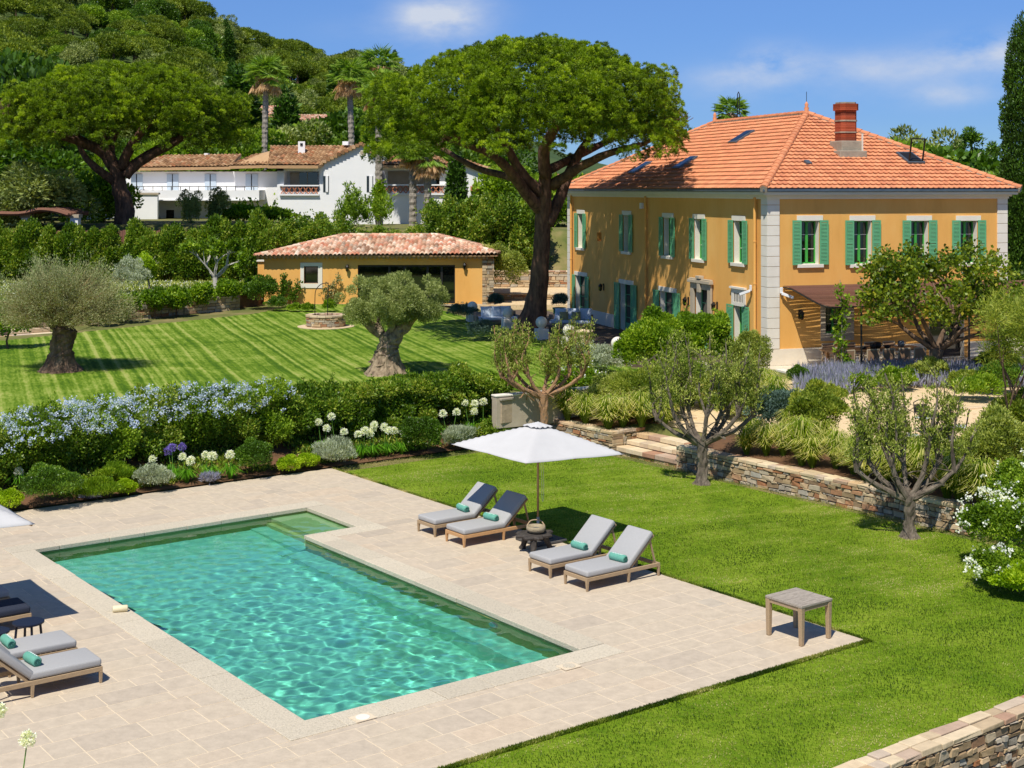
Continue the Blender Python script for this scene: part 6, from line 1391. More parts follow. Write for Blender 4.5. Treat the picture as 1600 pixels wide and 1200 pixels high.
# ---------------------------------------------------------------- hill woods: a few kinds of tree, copied one by one
def small_tree(name, kind, seed):
    g = np.random.default_rng(seed); root = empty(name, (0,0,0), 0, 'x', 'tree'); mb = MB()
    if kind == 'umbrella':
        mb.tube([(0,0,-1.5), (.2,0,2), (0,.1,4.6)], [.28,.22,.14], 6); k = 34; th = g.uniform(0, 2*PI, k); r_ = g.uniform(0, 1, k)**.5; C = np.stack([4.3*r_*np.cos(th), 4.3*r_*np.sin(th), 4.5+2.1*(1-r_**2)**.7+g.normal(size=k)*.15], 1); R = np.stack([g.uniform(.9, 1.3, k)]*2+[g.uniform(.55, .8, k)], 1); mt, n, ln, wd = LM['farpine'], 11000, .36, .13
    elif kind == 'oak':
        mb.tube([(0,0,-1.5), (.1,0,1.5), (0,.1,3)], [.3,.22,.14], 6); k = 26; N = sph(g, k); N[:, 2] = abs(N[:, 2])-.2; C = N*np.array([2.6, 2.6, 2.3])*g.uniform(.6, 1, (k, 1))+np.array([0, 0, 3.2]); R = np.stack([g.uniform(.8, 1.4, k)]*3, 1); mt, n, ln, wd = LM['broad'], 10000, .28, .18
    elif kind == 'darkoak':
        mb.tube([(0,0,-1.5), (.1,0,1.5), (0,.1,3)], [.3,.22,.14], 6); k = 26; N = sph(g, k); N[:, 2] = abs(N[:, 2])-.25; C = N*np.array([3.0, 3.0, 2.5])*g.uniform(.6, 1, (k, 1))+np.array([0, 0, 3.]); R = np.stack([g.uniform(.8, 1.5, k)]*3, 1); mt, n, ln, wd = LM['dark'], 10000, .28, .18
    elif kind == 'cypress':
        mb.tube([(0,0,-1), (0,0,3)], [.2,.1], 6); z = np.linspace(.6, 8.5, 26); C = np.stack([g.normal(size=26)*.08, g.normal(size=26)*.08, z], 1); w_ = .95*np.sin(np.clip((z+.8)/9.6, 0, 1)*PI)**.55+.05; R = np.stack([w_, w_, np.full(26, .7)], 1); mt, n, ln, wd = LM['cypress'], 5000, .42, .16
    elif kind == 'pale':
        mb.tube([(0,0,-1), (.2,0,2), (0,0,4.5)], [.25,.16,.08], 6); k = 30; N = sph(g, k); C = N*np.array([2.3, 2.3, 3.0])*g.uniform(.4, 1, (k, 1))+np.array([0, 0, 4.6]); R = np.stack([g.uniform(.6, 1.0, k)]*3, 1); mt, n, ln, wd = LM['olive'], 8000, .32, .12
    elif kind == 'conifer':
        mb.tube([(0,0,-1), (0,0,9)], [.25,.05], 6); C = []; R = []
        for i in range(60): z = 1+8*g.random(); r_ = (9.4-z)*.30*g.random()**.5; a_ = g.uniform(0, 6.28); C.append((r_*math.cos(a_), r_*math.sin(a_), z)); s_ = .25+.08*(9.4-z); R.append((s_*1.3, s_*1.3, s_*.6))
        C = np.array(C); R = np.array(R); mt, n, ln, wd = LM['dark'], 10000, .30, .10
    mb.build('trunk', M['bark'], root); P, N, idx = puffs(g, C, R, n, .3, -.7); pt = g.random(len(C))*.5
    leaves('crown', P, N*.7+g.normal(size=P.shape)*.5+np.array([0, 0, .35]), ln*g.uniform(.7, 1.3, n), wd, mt, root, tint=pt[idx]+g.random(n)*.5, rng=g); return root
KT = {'umbrella': [small_tree('pine_tree', 'umbrella', s) for s in (71, 72, 73)], 'oak': [small_tree('oak_tree', 'oak', s) for s in (74, 75)], 'darkoak': [small_tree('oak_tree', 'darkoak', s) for s in (76, 77)],
      'cypress': [small_tree('cypress_tree', 'cypress', 78)], 'pale': [small_tree('eucalyptus_tree', 'pale', 79)], 'conifer': [small_tree('fir_tree', 'conifer', 80)]}
HL_ = {'umbrella': 'umbrella pine among the wooded hillside', 'oak': 'bright green oak among the wooded hillside', 'darkoak': 'dark green oak among the wooded hillside', 'cypress': 'slim dark cypress standing on the hillside', 'pale': 'pale eucalyptus among the wooded hillside', 'conifer': 'pointed dark fir among the trees right of the villa'}
GR_ = {'umbrella': 'umbrella pines on the hill', 'oak': 'bright oaks on the hill', 'darkoak': 'dark oaks on the hill', 'cypress': 'cypresses on the hill', 'pale': 'eucalyptus trees on the hill', 'conifer': 'firs behind the villa'}
CN = {'umbrella': 'pine tree', 'oak': 'oak tree', 'darkoak': 'oak tree', 'cypress': 'cypress', 'pale': 'eucalyptus', 'conifer': 'fir tree'}
used = set(); rt_ = random.Random(5)
def ptree(kind, loc, s, label=None, group=None, sz=1.):
    src = rt_.choice(KT[kind]); rz = rt_.uniform(0, 6.28)
    if src.name not in used: used.add(src.name); o = src; o.location = loc; o.rotation_euler = (0,0,rz); o.scale = (s, s, s*sz)
    else: o = copy_tree(src, loc, rz, scale=(s, s, s*sz))
    o['label'] = label or HL_[kind]; o['category'] = CN[kind]
    if label is None or group: o['group'] = group or GR_[kind]
    elif 'group' in o: del o['group']
    return o
cand = []
d = 138.
while d < 352:
    st_ = 4.6+d*.0115; X0 = -.40*d; X1 = (1000-800)/F*d
    x = X0+rt_.uniform(0, st_)
    while x < X1:
        r_ = x/d; dd_ = d+rt_.uniform(-.35, .35)*st_; z = float(hillz(r_, dd_)); py = 296-(z+5-8)*F/dd_; px = 800+F*r_
        lowlim = 250 if px > 330 else 250
        if px > -30 and py < 262 and not (590 < px < 1060 and py > 118+0*px and not (px < 620)): cand.append((x, dd_, z, px, py))
        x += st_*rt_.uniform(.75, 1.15)
    d += st_*.95
print('hill trees', len(cand))
for (x, dd_, z, px, py) in cand:
    if 395 < px < 530 and 135 < py < 235 and dd_ < 170: continue
    q = rt_.random(); kind = 'umbrella' if q < .46 else 'darkoak' if q < .70 else 'oak' if q < .88 else 'pale' if q < .97 else 'cypress'
    s = rt_.uniform(.72, 1.15)*(1+.15*(dd_ > 250)); ptree(kind, (x, dd_, z-.3), s, HL_[kind].replace('among the wooded hillside', 'on the wooded hill').replace('standing on the hillside', 'on the wooded hill')+(', near the skyline' if dd_ > 270 else ', halfway up' if dd_ > 190 else ', low on the slope')+(' at the left' if px < 150 else ' above the long white roof' if px < 380 else ' behind the palms'), GR_[kind])
# nearer trees with a place of their own
def own(kind, px, ytop, D, zb, label, wide=1.):
    hts = {'umbrella': 6.9, 'oak': 6.3, 'darkoak': 6.3, 'cypress': 9.0, 'pale': 8.2, 'conifer': 9.6}[kind]; zt_ = 8-(ytop-296)*D/F; s = (zt_-zb)/hts; o = ptree(kind, ((px-800)/F*D, D, zb), s*wide, label, sz=1/wide); return o
own('oak', 300, 232-30, 126, 5, 'bright green tree directly behind the ridge of the long white wing', 1.25); own('oak', 350, 205, 127, 5, 'bright green tree above the right half of the long white roof', 1.2); own('oak', 395, 190, 130, 5, 'green tree left of the first palm trunk', 1.1)
own('oak', 245, 205, 128, 5, 'green tree behind the crown of the left umbrella pine', 1.2)
own('pale', 485, 178, 136, 5, 'grey-green shrubby tree behind the gable house chimney', 1.3); own('oak', 515, 178, 138, 5, 'green tree behind the gable house between chimney and palm', 1.1); own('darkoak', 540, 165, 138, 5, 'dark green tree behind the second palm trunk', 1.1); own('oak', 575, 190, 130, 5, 'green tree at the right of the palm group, above the gable', 1.)
own('cypress', 447, 140, 148, 6, 'dark green cypress between the two hillside roofs', 1.15); own('cypress', 370, 108, 160, 7, 'short broad cypress left of the first palm', 1.5); own('cypress', 713, 232, 96, 4.2, 'slim bright cypress beside the white balcony wing', .95)
own('darkoak', 25, 70, 122, 4, 'dark leafy tree at the left edge above the grey olive shrub', 1.); own('darkoak', 55, 225, 108, 4, 'dark leafy tree beneath the left umbrella pine crown', 1.5); own('darkoak', 20, 215, 106, 4, 'dark leafy tree at the far left below the pine crown', 1.5); own('oak', 160, 258, 99, 3.6, 'yellowish bushy tree before the white terrace wall, left of the pine trunk', 1.1)
own('pale', 45, 243, 90, 2.4, 'big grey-green olive shrub at the left edge above the small pergola', 1.5); own('oak', 140, 225, 120, 4, 'leafy green tree glimpsed beneath the left pine limbs', 1.3)
own('pale', 296, 292, 96, 4.4, 'left small olive tree in front of the long white house', .75); own('pale', 340, 288, 97, 4.4, 'right small olive tree in front of the long white house', .75)
own('oak', 640, 195, 130, 5, 'green tree behind the white balcony wing under the big pine', 1.2); own('oak', 700, 205, 128, 5, 'green tree behind the slim cypress under the big pine', 1.2); own('darkoak', 760, 215, 130, 5, 'dark green tree seen between limbs of the big pine', 1.3); own('oak', 800, 250, 105, 4, 'green tree behind the big pine trunk', 1.1)
own('oak', 865, 262, 100, 3, 'green tree between the pine trunk and the villa roof', 1.); own('oak', 905, 258, 120, 3, 'green treetop above the far left end of the villa roof', 1.)
# right of the villa
for (kk_, px, yt, D, w_, lab) in (('oak',1385,205,98,1.0,'green treetop just above the right slope of the villa roof'), ('pale',1432,186,100,.9,'tall feathery green tree above the right slope of the villa roof'), ('oak',1470,215,96,1.2,'broad green tree right of the feathery one'), ('conifer',1498,207,104,.9,'small pointed fir between broad trees right of the villa'), ('conifer',1518,190,95,1.0,'tall dark fir right of the villa'), ('conifer',1552,214,98,.9,'greyer fir next to the tall cypress at the right'), ('darkoak',1490,225,92,1.3,'dark round tree below the firs right of the villa'), ('pale',1500,255,86,1.0,'grey twiggy tree behind the lower corner of the villa roof'), ('oak',1555,255,82,1.1,'yellow-green tree at the eave end of the villa roof'), ('darkoak',1360,222,104,1.0,'dark treetop touching the villa roof right slope'), ('oak',1595,330,78,1.2,'green tree behind the tall cypress at the right edge'), ('oak',1610,392,66,1.0,'bright green bush right of the villa below the tall cypress'), ('oak',1100,186,120,.8,'green treetop just left of the villa ridge'), ('darkoak',1540,250,90,1.3,'dark green tree between the firs and the tall cypress')): own(kk_, px, yt, D, 2., lab, w_)
# tall cypress at right edge
cy = empty('cypress_tree', ((1597-800)/F*63, 63, 1.3), 0, 'very tall dark cypress at the right edge beside the villa', 'cypress'); g = np.random.default_rng(90); z = np.linspace(.4, 14.2, 60); w_ = np.interp(z, [0,2,6,10,13,14.4], [.9,1.05,1.0,.85,.55,.15]); C = np.stack([g.normal(size=60)*.08, g.normal(size=60)*.08, z], 1); R = np.stack([w_, w_, np.full(60, .6)], 1)*g.uniform(.88, 1.08, (60, 1))
C2 = []; R2 = []
for i in range(240): zz = 14*g.random(); ww = float(np.interp(zz, z, w_)); a_ = g.uniform(0, 6.28); C2.append((ww*.86*math.cos(a_), ww*.86*math.sin(a_), zz)); R2.append((.2, .2, .42))
crown('crown', cy, np.vstack([C, C2]), np.vstack([R, R2]), 60000, .15, .06, LM['cypress'], 91, fill=.2, up=1.1, low=-.9); mb = MB(); mb.tube([(0,0,-.2), (0,0,2)], [.3,.25], 10); mb.build('trunk', M['bark'], cy)
# ---------------------------------------------------------------- palms
def palm(label, px, py, D, zb, cr=2.0, seed=0, lean=0., skirt=True):
    g = np.random.default_rng(seed); R = random.Random(seed); top = atD(px, py, D); base = Vector((top.x-lean, D, zb)); root = empty('palm_tree', base, 0, label, 'palm tree', 'fan palms by the white houses'); h = top.z-zb; mb = MB(); k = int(h/.22); pts = [(lean*(i/k), 0, h*i/k) for i in range(k+1)]; mb.tube(pts, [(.30 if i % 2 else .25)*(1.05-.1*i/k) for i in range(k+1)], 9, rough=.1, seed=seed); mb.build('trunk', M['palebark'], root)
    P, Dd, ln, tn = [], [], [], []; P2, D2, l2, t2 = [], [], [], []
    for i in range(60):
        a_ = R.uniform(0, 2*PI); e = R.uniform(-.9, 1.35); out_ = Vector((math.cos(a_)*math.cos(e), math.sin(a_)*math.cos(e), math.sin(e))); L_ = cr*R.uniform(.42, .6); c = Vector((lean, 0, h))+out_*L_; dry = e < -.35
        sd = out_.cross(Vector((0,0,1))).normalized(); up_ = sd.cross(out_); mb2 = None
        for j in range(21):
            f = (j-10)/10*1.5; dd = (out_*math.cos(f)+sd*math.sin(f)+Vector((0,0,-.5 if not dry else -1.1))).normalized(); (P2 if dry else P).append(c); (D2 if dry else Dd).append(dd); (l2 if dry else ln).append(cr*R.uniform(.38, .52)); (t2 if dry else tn).append(.25+.5*R.random())
        for q in range(1): (P2 if dry else P).append(Vector((lean, 0, h))); (D2 if dry else Dd).append(out_); (l2 if dry else ln).append(L_); (t2 if dry else tn).append(.5)
    leaves('crown', np.array(P), np.array(Dd), np.array(ln), .085*cr/2, LM['palm'], root, tint=np.array(tn), rng=g)
    for q in range(9):
        a_ = R.uniform(0, 2*PI); s_ = Vector((lean+.5*cr*math.cos(a_)*.6, .5*cr*math.sin(a_)*.6, h-.05))
        for j in range(34): P2.append(s_+Vector((R.gauss(0,.16), R.gauss(0,.16), -R.random()*.75*cr*.6))); D2.append(Vector((R.gauss(0,.4), R.gauss(0,.4), -1))); l2.append(.34); t2.append(R.random())
    if skirt:
        for j in range(150): a_ = R.uniform(0, 2*PI); P2.append(Vector((lean+.28*math.cos(a_), .28*math.sin(a_), h-R.uniform(0, 1.1)))); D2.append(Vector((math.cos(a_)*.5, math.sin(a_)*.5, -1))); l2.append(.5); t2.append(R.random())
    leaves('dead_fronds', np.array(P2), np.array(D2), np.array(l2), .1, LM['dry'], root, tint=np.array(t2), rng=g); return root
palm('leftmost tall fan palm, rising from behind the brown roof', 416, 118, 126, 5, 2.4, 1, .3); palm('fan palm second from the left with brown flower stalks', 546, 122, 126, 5, 2.4, 2, -.4)
palm('tallest fan palm in the clump left of the big pine', 592, 102, 129, 5, 2.5, 3); palm('lower fan palm in front of the white gable', 592, 145, 103, 5, 2.1, 4); palm('fan palm with its crown under the big pine canopy edge, before the lattice balcony', 645, 235, 102, 4.6, 1.9, 5); palm('short fan palm in front of the right end of the lattice balcony', 668, 246, 101, 4.6, 1.9, 6); palm('fan palm peeking above the villa ridge', 1142, 176, 112, 3, 1.8, 7)
ivy = bush('ivy', 'ivy climbing the palm trunk in front of the white gable', ((593-800)/F*102.6, 102.6, 4.8), (.45,.45,2.0), 3500, .2, .14, LM['bright'], 95, cat='climber')
# ---------------------------------------------------------------- boundary hedge and fence
fn = MB(); R = random.Random(3)
for i in range(238): x = -40+i*.11; fn.box(x, x+.095, 0, .03, 0, 3.3+R.uniform(-.05, .05), R.random())
fe = fn.build('reed_fence', M['rust'], loc=(0, 85.2, 2.2)); tag(fe, 'brown reed screening fence behind the boundary hedge', 'fence')
hsrc = []
def hedge_unit(seed, rx=1.7, ry=1.1, h=3.5, n=13000, m='hedge', nm='laurel_shrub'): return bush(nm, 'leafy laurel shrub in the tall boundary hedge', (0,0,0), (rx, ry, h/1.85), n, .17, .10, LM[m], seed, k=26, lump=.30, group='laurels of the boundary hedge', spread=.82, full=True)
hv = [hedge_unit(101, n=20000), hedge_unit(102, n=20000), hedge_unit(103, n=20000)]
gaps = [(183,196),(270,282)]; i = 0; px = -25
while px < 430:
    if not any(a < px < b_ for a, b_ in gaps):
        src = hv[i % 3]; s = R.uniform(.9, 1.06); D = 83.+R.uniform(-.3, .3); loc = ((px-800)/F*D, D, 2.2)
        if i < 3: o = src; o.location = loc
        else: o = copy_tree(src, loc)
        o.rotation_euler = (0, 0, 0 if i % 2 else PI); hh_ = 1.12 if px < 360 else 1.2; o.scale = (s*.82, s, s*hh_*R.uniform(.94, 1.04)); i += 1
    px += 31+R.uniform(-4, 5)
# taller laurels behind the pool house, ragged tops
tv = [bush('laurel_tree', 'tall ragged laurel behind the pool house', (0,0,0), (1.45,1.2,2.9), 19000, .17, .10, LM['hedge'], 111+s, k=34, lump=.26, group='tall laurels behind the pool house', cat='tree', spread=.95, full=True, shoots=160, up=.5) for s in range(3)]
for j, (px, yt) in enumerate(((455,322),(485,326),(520,330),(548,330),(575,345),(600,346),(632,346),(660,342),(690,298),(720,290),(745,306),(775,294),(805,286),(832,296),(505,334),(590,345),(650,345))):
    D = 87.5+.8*(j % 2)-(2 if j > 13 else 0); zb = 1.6; zt_ = 8-(yt+14-296)*D/F; s = (zt_-zb)/5.6; loc = ((px-800)/F*D, D, zb); src = tv[j % 3]
    o = src if j < 3 else copy_tree(src); o.location = loc; o.rotation_euler = (0,0,R.uniform(0,6)); o.scale = (1.0, 1.0, s)
bush('olive_shrub', 'big soft olive-green shrub right of the pool house', ((778-800)/F*79, 79.5, 1.5), (1.7,1.4,1.85), 15000, .13, .05, LM['olivegrn'], 120, k=20)
for j, (px, yt, D) in enumerate(((555,288,92),(548,268,94),(570,292,93),(600,282,93),(535,296,93))):
    P = []; root = bush('oleander', ['tall leafy shoots in front of the white gable wall, leftmost', 'tallest leafy shoots in front of the white gable wall', 'leafy shoots near the ivy-clad palm', 'leafy shoots below the balcony wing', 'low leafy shoots at the gable corner'][j], ((px-800)/F*D, D, 4.2), (.8,.6,(8-(yt-296)*D/F-4.2)/2), 420, .24, .08, LM['broad'], 130+j, k=12, lump=.12, up=1.2, fill=1.2, shoots=40)
vp = bush('vine', 'bright green vine covering the pergola of the long white house', ((400-800)/F*98, 98, 5.4), (3.3,1.2,.75), 6000, .22, .17, LM['bright'], 140, cat='climber')
# ---------------------------------------------------------------- left terrace garden
g = np.random.default_rng(150); n = 42000; X = g.uniform(-33, -13.9, n); Y = g.uniform(66, 82, n); kp = (Y > np.interp(X, [-33,-22.3,-14.8], [64,66.0,75.])) & (g.random(n) < .9); X = X[kp]; Y = Y[kp]
o = leaves('ground_cover', np.stack([X, Y, np.full(len(X), 2.27)+.12*g.random(len(X))], 1), g.normal(size=(len(X), 3))*.5+np.array([0, 0, 1.]), .34*g.uniform(.6, 1.3, len(X)), .14, LM['olivegrn'], tint=g.random(len(X))*.9+.1, rng=g); tag(o, 'pale green ground cover in front of the boundary hedge', 'ground cover', kind='stuff')
kk_ = g.random(len(X)) < .30; o = leaves('blossom', np.stack([X, Y, np.full(len(X), 2.52)+.1*g.random(len(X))], 1)[kk_], g.normal(size=(kk_.sum(), 3))+np.array([0, 0, .5]), .09, .08, LM['petalwhite'], tint=g.random(kk_.sum()), rng=g); tag(o, 'tiny white blossoms over the ground cover before the hedge', 'blossom', kind='stuff')
lt = empty('lemon_tree', gpos(232, 462)*0+Vector(((232-800)/F*75, 75, 2.27)), 0, 'small bright yellow-green citrus tree before the boundary hedge', 'tree'); mb = MB(); mb.tube([(0,0,0), (.05,0,.5), (0,0,.9)], [.07,.05,.05], 7); tp = []; grow(mb, (0,0,.8), (0,0,1), .05, .6, random.Random(4), tp, 2, (2, 3), .6, .1); mb.build('trunk', M['palebark'], lt); g = np.random.default_rng(7); N = sph(g, 14); crown('crown', lt, N*np.array([.55,.5,.75])*g.uniform(.4, 1, (14, 1))+np.array([0, 0, 1.75]), np.full((14, 3), .32), 5000, .12, .07, LM['lime'], 152)
ft = empty('fig_tree', Vector(((336-800)/F*75.5, 75.5, 2.27)), 0, 'fig tree with bare-looking whitish trunk and fan of pale branches', 'tree'); mb = MB(); mb.tube([(0,0,-.1), (.05,0,.5), (.0,0,.95)], [.19,.14,.13], 9); tp = []; R = random.Random(8)
for d in ((-1,.1,.8), (-.5,-.3,1), (.1,.2,1.2), (.7,-.1,1), (1.0,.2,.75), (0,-.6,1)): grow(mb, (0,0,.9), d, .07, .95, R, tp, 2, (2, 3), .55, .08, .6, .75, .1, 6, .018)
mb.build('trunk', M['whitebark'] if 'whitebark' in M else mat('white_bark', 'a8a298', 'c8c2b6', 8, .9, .4), ft); C = [tuple(q) for q, d, p in tp]; crown('crown', ft, C, np.full((len(C), 3), .22), 3200, .17, .13, LM['broad'], 154, fill=1.)
bush('shrub', 'misty blue-green shrub behind the brownish olive crown', Vector(((205-800)/F*73, 73, 2.27)), (1.0,.9,1.15), 7000, .11, .03, LM['silver'], 156, up=1.2)
vsrc = None; R = random.Random(17)
vpx = [(6,548),(150,512),(192,507),(238,500),(272,497),(312,491),(348,486),(374,481),(402,474)]
vlab = ['leafy vine bush at the left edge by the rough steps', 'first vine bush right of the left old olive crown', 'second vine bush behind the striped lawn edge', 'vine bush under the citrus tree', 'vine bush between citrus and fig tree', 'vine bush left of the fig trunk', 'vine bush right of the fig trunk', 'vine bush next to the last one before the pool house', 'last vine bush in the row, closest to the pool house']
for j, (px, py) in enumerate(vpx):
    p = gpos(px, py)+Vector((0,.5,0)); r_ = empty('vine_bush', p, R.uniform(0, 6), vlab[j], 'vine', 'trained vines along the stone wall')
    mb = MB(); mb.tube([(0,0,-.05), (.06,.02,.35), (-.03,0,.7)], [.06,.045,.05], 6, rough=.2, seed=j); mb.build('trunk', M['bark'], r_); g = np.random.default_rng(160+j); k = 13; N = sph(g, k); s_ = 1.35 if px < 60 else 1.
    crown('crown', r_, (N*np.array([.62,.5,.30])+np.array([0, 0, 1.0]))*s_, np.stack([g.uniform(.24, .38, k)]*3, 1)*s_, 3200, .13, .11, LM['bright'], 170+j, fill=.8)
# pool house planting
bush('shrub', 'dark green shrub at the left corner of the pool house', gpos(408, 484), (.95,.8,.95), 8000, .10, .05, LM['dark'], 181); bush('shrub', 'low dark mound in front of the pool house left corner', gpos(433, 487), (.65,.6,.42), 5000, .07, .035, LM['dark'], 182)
for j, (x0, x1) in enumerate(((448,470),(470,492),(505,525))): bush('shrub', ['low bright green clump under the pool house window, left one', 'low bright green clump under the pool house window, right one', 'bright green clump behind the stone well'][j], gpos((x0+x1)/2, 488), ((x1-x0)/2*.036, .35, .24 if j < 2 else .36), 2500, .07, .05, LM['bright'], 183+j)
for j, (px, yt, w_) in enumerate(((438,432,.35),(455,435,.5),(515,432,.6))):
    p = Vector(((px-800)/F*76.9, 76.93, 1.6)); g = np.random.default_rng(190+j); r_ = empty('climbing_vine', p, 0, ['thin climbing vine at the left of the pool house wall', 'climbing vine left of the pool house window', 'brownish climbing vine right of the pool house window'][j], 'climber'); mb = MB(); C = []; R = random.Random(j)
    for q in range(5):
        x = R.uniform(-w_, w_); h_ = R.uniform(.9, 1.7); mb.tube(spline([(0,0,0), (x*.5,0,h_*.4), (x,-.03,h_)], 4), .014, 5)
        for t_ in np.linspace(.3, 1, 7): C.append((x*t_+R.gauss(0,.08), -.06, h_*t_))
    mb.build('stem', M['bark'], r_); crown('foliage', r_, C, np.full((len(C), 3), .11), 600, .11, .08, LM['dryolive'] if j == 2 else LM['dark'], 195+j, fill=1.)
# terrace edge planting
bush('shrub', 'blue-green shrub in front of the leftmost stone ball pillar', gpos(724, 503), (.75,.6,.5), 6000, .09, .03, LM['blue'], 201, up=.8); bush('shrub', 'blue-green shrub below the stone ball pillars on the lawn edge', gpos(752, 533), (.75,.6,.48), 6000, .09, .03, LM['blue'], 202, up=.8)
for j, (loc, lab) in enumerate(((pots[0].location, 'spiky grey-green shrub growing in the left green planter'), (pots[1].location, 'spiky grey-green shrub growing in the green planter behind the sofa'))): bush('shrub', lab, Vector(loc)+Vector((0,0,.60)), (.42,.42,.42), 3000, .16, .02, LM['blue'], 205+j, up=1.4, k=6)
bush('shrub', 'silvery shrub below the terrace, left one', gpos(915, 580), (.95,.8,.62), 9000, .08, .03, LM['silver'], 208, up=.8); bush('shrub', 'silvery shrub beside the sunlit stone ball', gpos(948, 590), (.8,.8,.60), 9000, .08, .03, LM['silver'], 209, up=.8)
bush('shrub', 'green shrub sprinkled with white flowers right of the orange-limbed olive', gpos(905, 617), (1.0,.8,.5), 9000, .09, .05, LM['bright'], 210)
g = np.random.default_rng(211)
def flowers(parent_pos, r, n, size, m, label, seed, zmin=.1, name='blossom', clump=1, cat='flowers', group=None, kind='stuff'):
    g = np.random.default_rng(seed); N = sph(g, n); N[:, 2] = np.abs(N[:, 2]); P = N*np.array(r)*g.uniform(.93, 1.08, (n, 1)); P[:, 2] += r[2]*.5*0+zmin
    P = np.repeat(P, clump, 0)+g.normal(size=(n*clump, 3))*size*.55; D = g.normal(size=P.shape)+np.repeat(N, clump, 0)*1.0
    o = leaves(name, P, D, size*g.uniform(.7, 1.2, len(P)), size*.8, m, tint=g.random(len(P)), rng=g); tag(o, label, cat, group, kind); o.location = parent_pos; return o
part(flowers((0,0,.25), (1.0,.8,.75), 40, .07, LM['petalwhite'], 'x', 212, clump=5), [o for o in COL.objects if o.get('label', '').startswith('green shrub sprinkled')][0])
# leafy citrus shrubs before the villa door
for j, (px, py, r, lab) in enumerate(((1018,610,(1.35,1.1,1.5),'tall bright green leafy shrub left of the villa front door'), (985,640,(.8,.7,.62),'bright green shrub low behind the feather grass'), (1100,600,(1.25,1.,1.45),'bright green leafy shrub in front of the villa corner door'), (1062,640,(1.1,.9,.9),'green shrub between the two tall bright shrubs'), (1175,612,(.8,.7,1.15),'loose olive-green shrub at the villa corner drainpipe'), (1135,640,(1.1,.8,.8),'soft green shrub below the villa corner'), (960,650,(1.0,.8,.7),'grey-green rosemary mound behind the feather grass'), (1010,655,(1.1,.8,.9),'tall soft rosemary mound left of the gravel path'))):
    bush('shrub', lab, gpos(px, py), r, int(9000*r[0]*r[2]+3000), .12 if j < 3 else .09, .065 if j < 3 else .03, LM[['bright','bright','bright','broad','olivegrn','olivegrn','olivegrn','tamarisk'][j]], 220+j, k=18, up=.5)
bush('box_ball', 'clipped dark green ball by the path corner at the villa', gpos(1248, 606), (.52,.52,.42), 9000, .04, .025, LM['dark'], 231, k=4, lump=.2, out=.9, spread=.78)
bush('box_ball', 'larger clipped green ball left of the gravel path to the villa', gpos(1212, 650), (.62,.6,.55), 9000, .05, .03, LM['dark'], 232, k=4, lump=.2, out=.9)
for j, (px, py, r, m, lab) in enumerate(((1222,690,(1.05,.8,.75),'blue','grey-green sage mound right of the middle pruned olive'), (1275,700,(.85,.8,1.0),'tamarisk','feathery bright green mound in the gravel garden'), (1290,640,(.6,.5,.42),'tamarisk','feathery green clump beside the path bend'), (1330,735,(.5,.5,.3),'olivegrn','loose grey-green shrub left of the right pruned olive'), (1395,752,(.6,.5,.4),'olivegrn','green shrub behind the right pruned olive trunk'), (1500,765,(1.0,.7,.6),'olivegrn','broad olive-green shrub right of the right pruned olive'), (1560,765,(1.1,.8,1.05),'olivegrn','tall olive-green shrub above the white roses'), (1550,735,(.8,.6,.5),'broad','darker green shrub on the gravel court edge'), (1595,740,(1.0,.8,1.2),'tamarisk','feathery shrub at the right edge above the roses'), (1530,628,(1.0,.8,.45),'bright','bright green mound at the far kerb of the gravel court'), (1560,618,(.8,.8,.55),'dark','dark green mound at the far kerb of the gravel court'), (1400,612,(.7,.6,.42),'bright','bright green bush before the pergola, under the plane tree'), (1345,612,(.5,.5,.28),'bright','bright green bush left of the pergola post'), (1450,604,(.7,.6,.5),'olivegrn','olive-green bush under the plane tree crown'), (1508,612,(.6,.6,.35),'tamarisk','feathery green bush right of the plane trunk'), (1560,590,(.9,.8,.5),'tamarisk','feathery green bush at the right edge before the iron railing'), (1150,655,(.7,.6,.4),'olivegrn','low grey-green clump behind the middle pruned olive'), (1243,645,(.5,.5,.35),'olivegrn','grey-green clump below the clipped balls'))):
    bush('shrub', lab, gpos(px, py), r, int(9000*r[0]*r[2]+3500), .10, .04, LM[m], 240+j, k=16, up=.6)
tk = empty('tamarisk_tree', gpos(1606, 745), 0, 'feathery tamarisk tree with thin dark stems at the right edge', 'tree'); mb = MB(); tp = []; R = random.Random(14)
for d in ((-.4,0,1), (.1,.2,1), (-.1,-.2,1.1), (.4,0,1)): grow(mb, (0,0,0), d, .06, 1.7, R, tp, 2, (2, 3), .4, .25, .6, .75, .1, 6)
mb.build('trunk', M['bark'], tk); C = [tuple(q) for q, d, p in tp]; crown('crown', tk, C, np.full((len(C), 3), .5), 16000, .14, .02, LM['tamarisk'], 265, fill=1.)
# lavender drifts: countless spikes
def lav(px0, px1, py0, py1, n, seed, label):
    g = np.random.default_rng(seed); a = gpos((px0+px1)/2, (py0+py1)/2); pts = []
    X0, X1 = gpos(px0, py1), gpos(px1, py1); X2 = gpos(px0, py0)
    u = g.random(n); v = g.random(n); Y = X0.y+(X2.y-X0.y)*v; X = (px0+(px1-px0)*u-800)/F*Y; Z = H(X, Y)+.05
    r_ = leaves('lavender', np.stack([X, Y, Z], 1), g.normal(size=(n, 3))*.3+np.array([0, 0, 1.]), .55*g.uniform(.6, 1.2, n), .05, LM['lavender'], tint=g.random(n), rng=g); tag(r_, label, 'lavender', kind='stuff')
lav(1290, 1620, 583, 612, 11000, 270, 'drift of purple-grey lavender between the gravel court and the pergola'); lav(1245, 1330, 592, 625, 3500, 271, 'lavender drift next to the clipped ball')
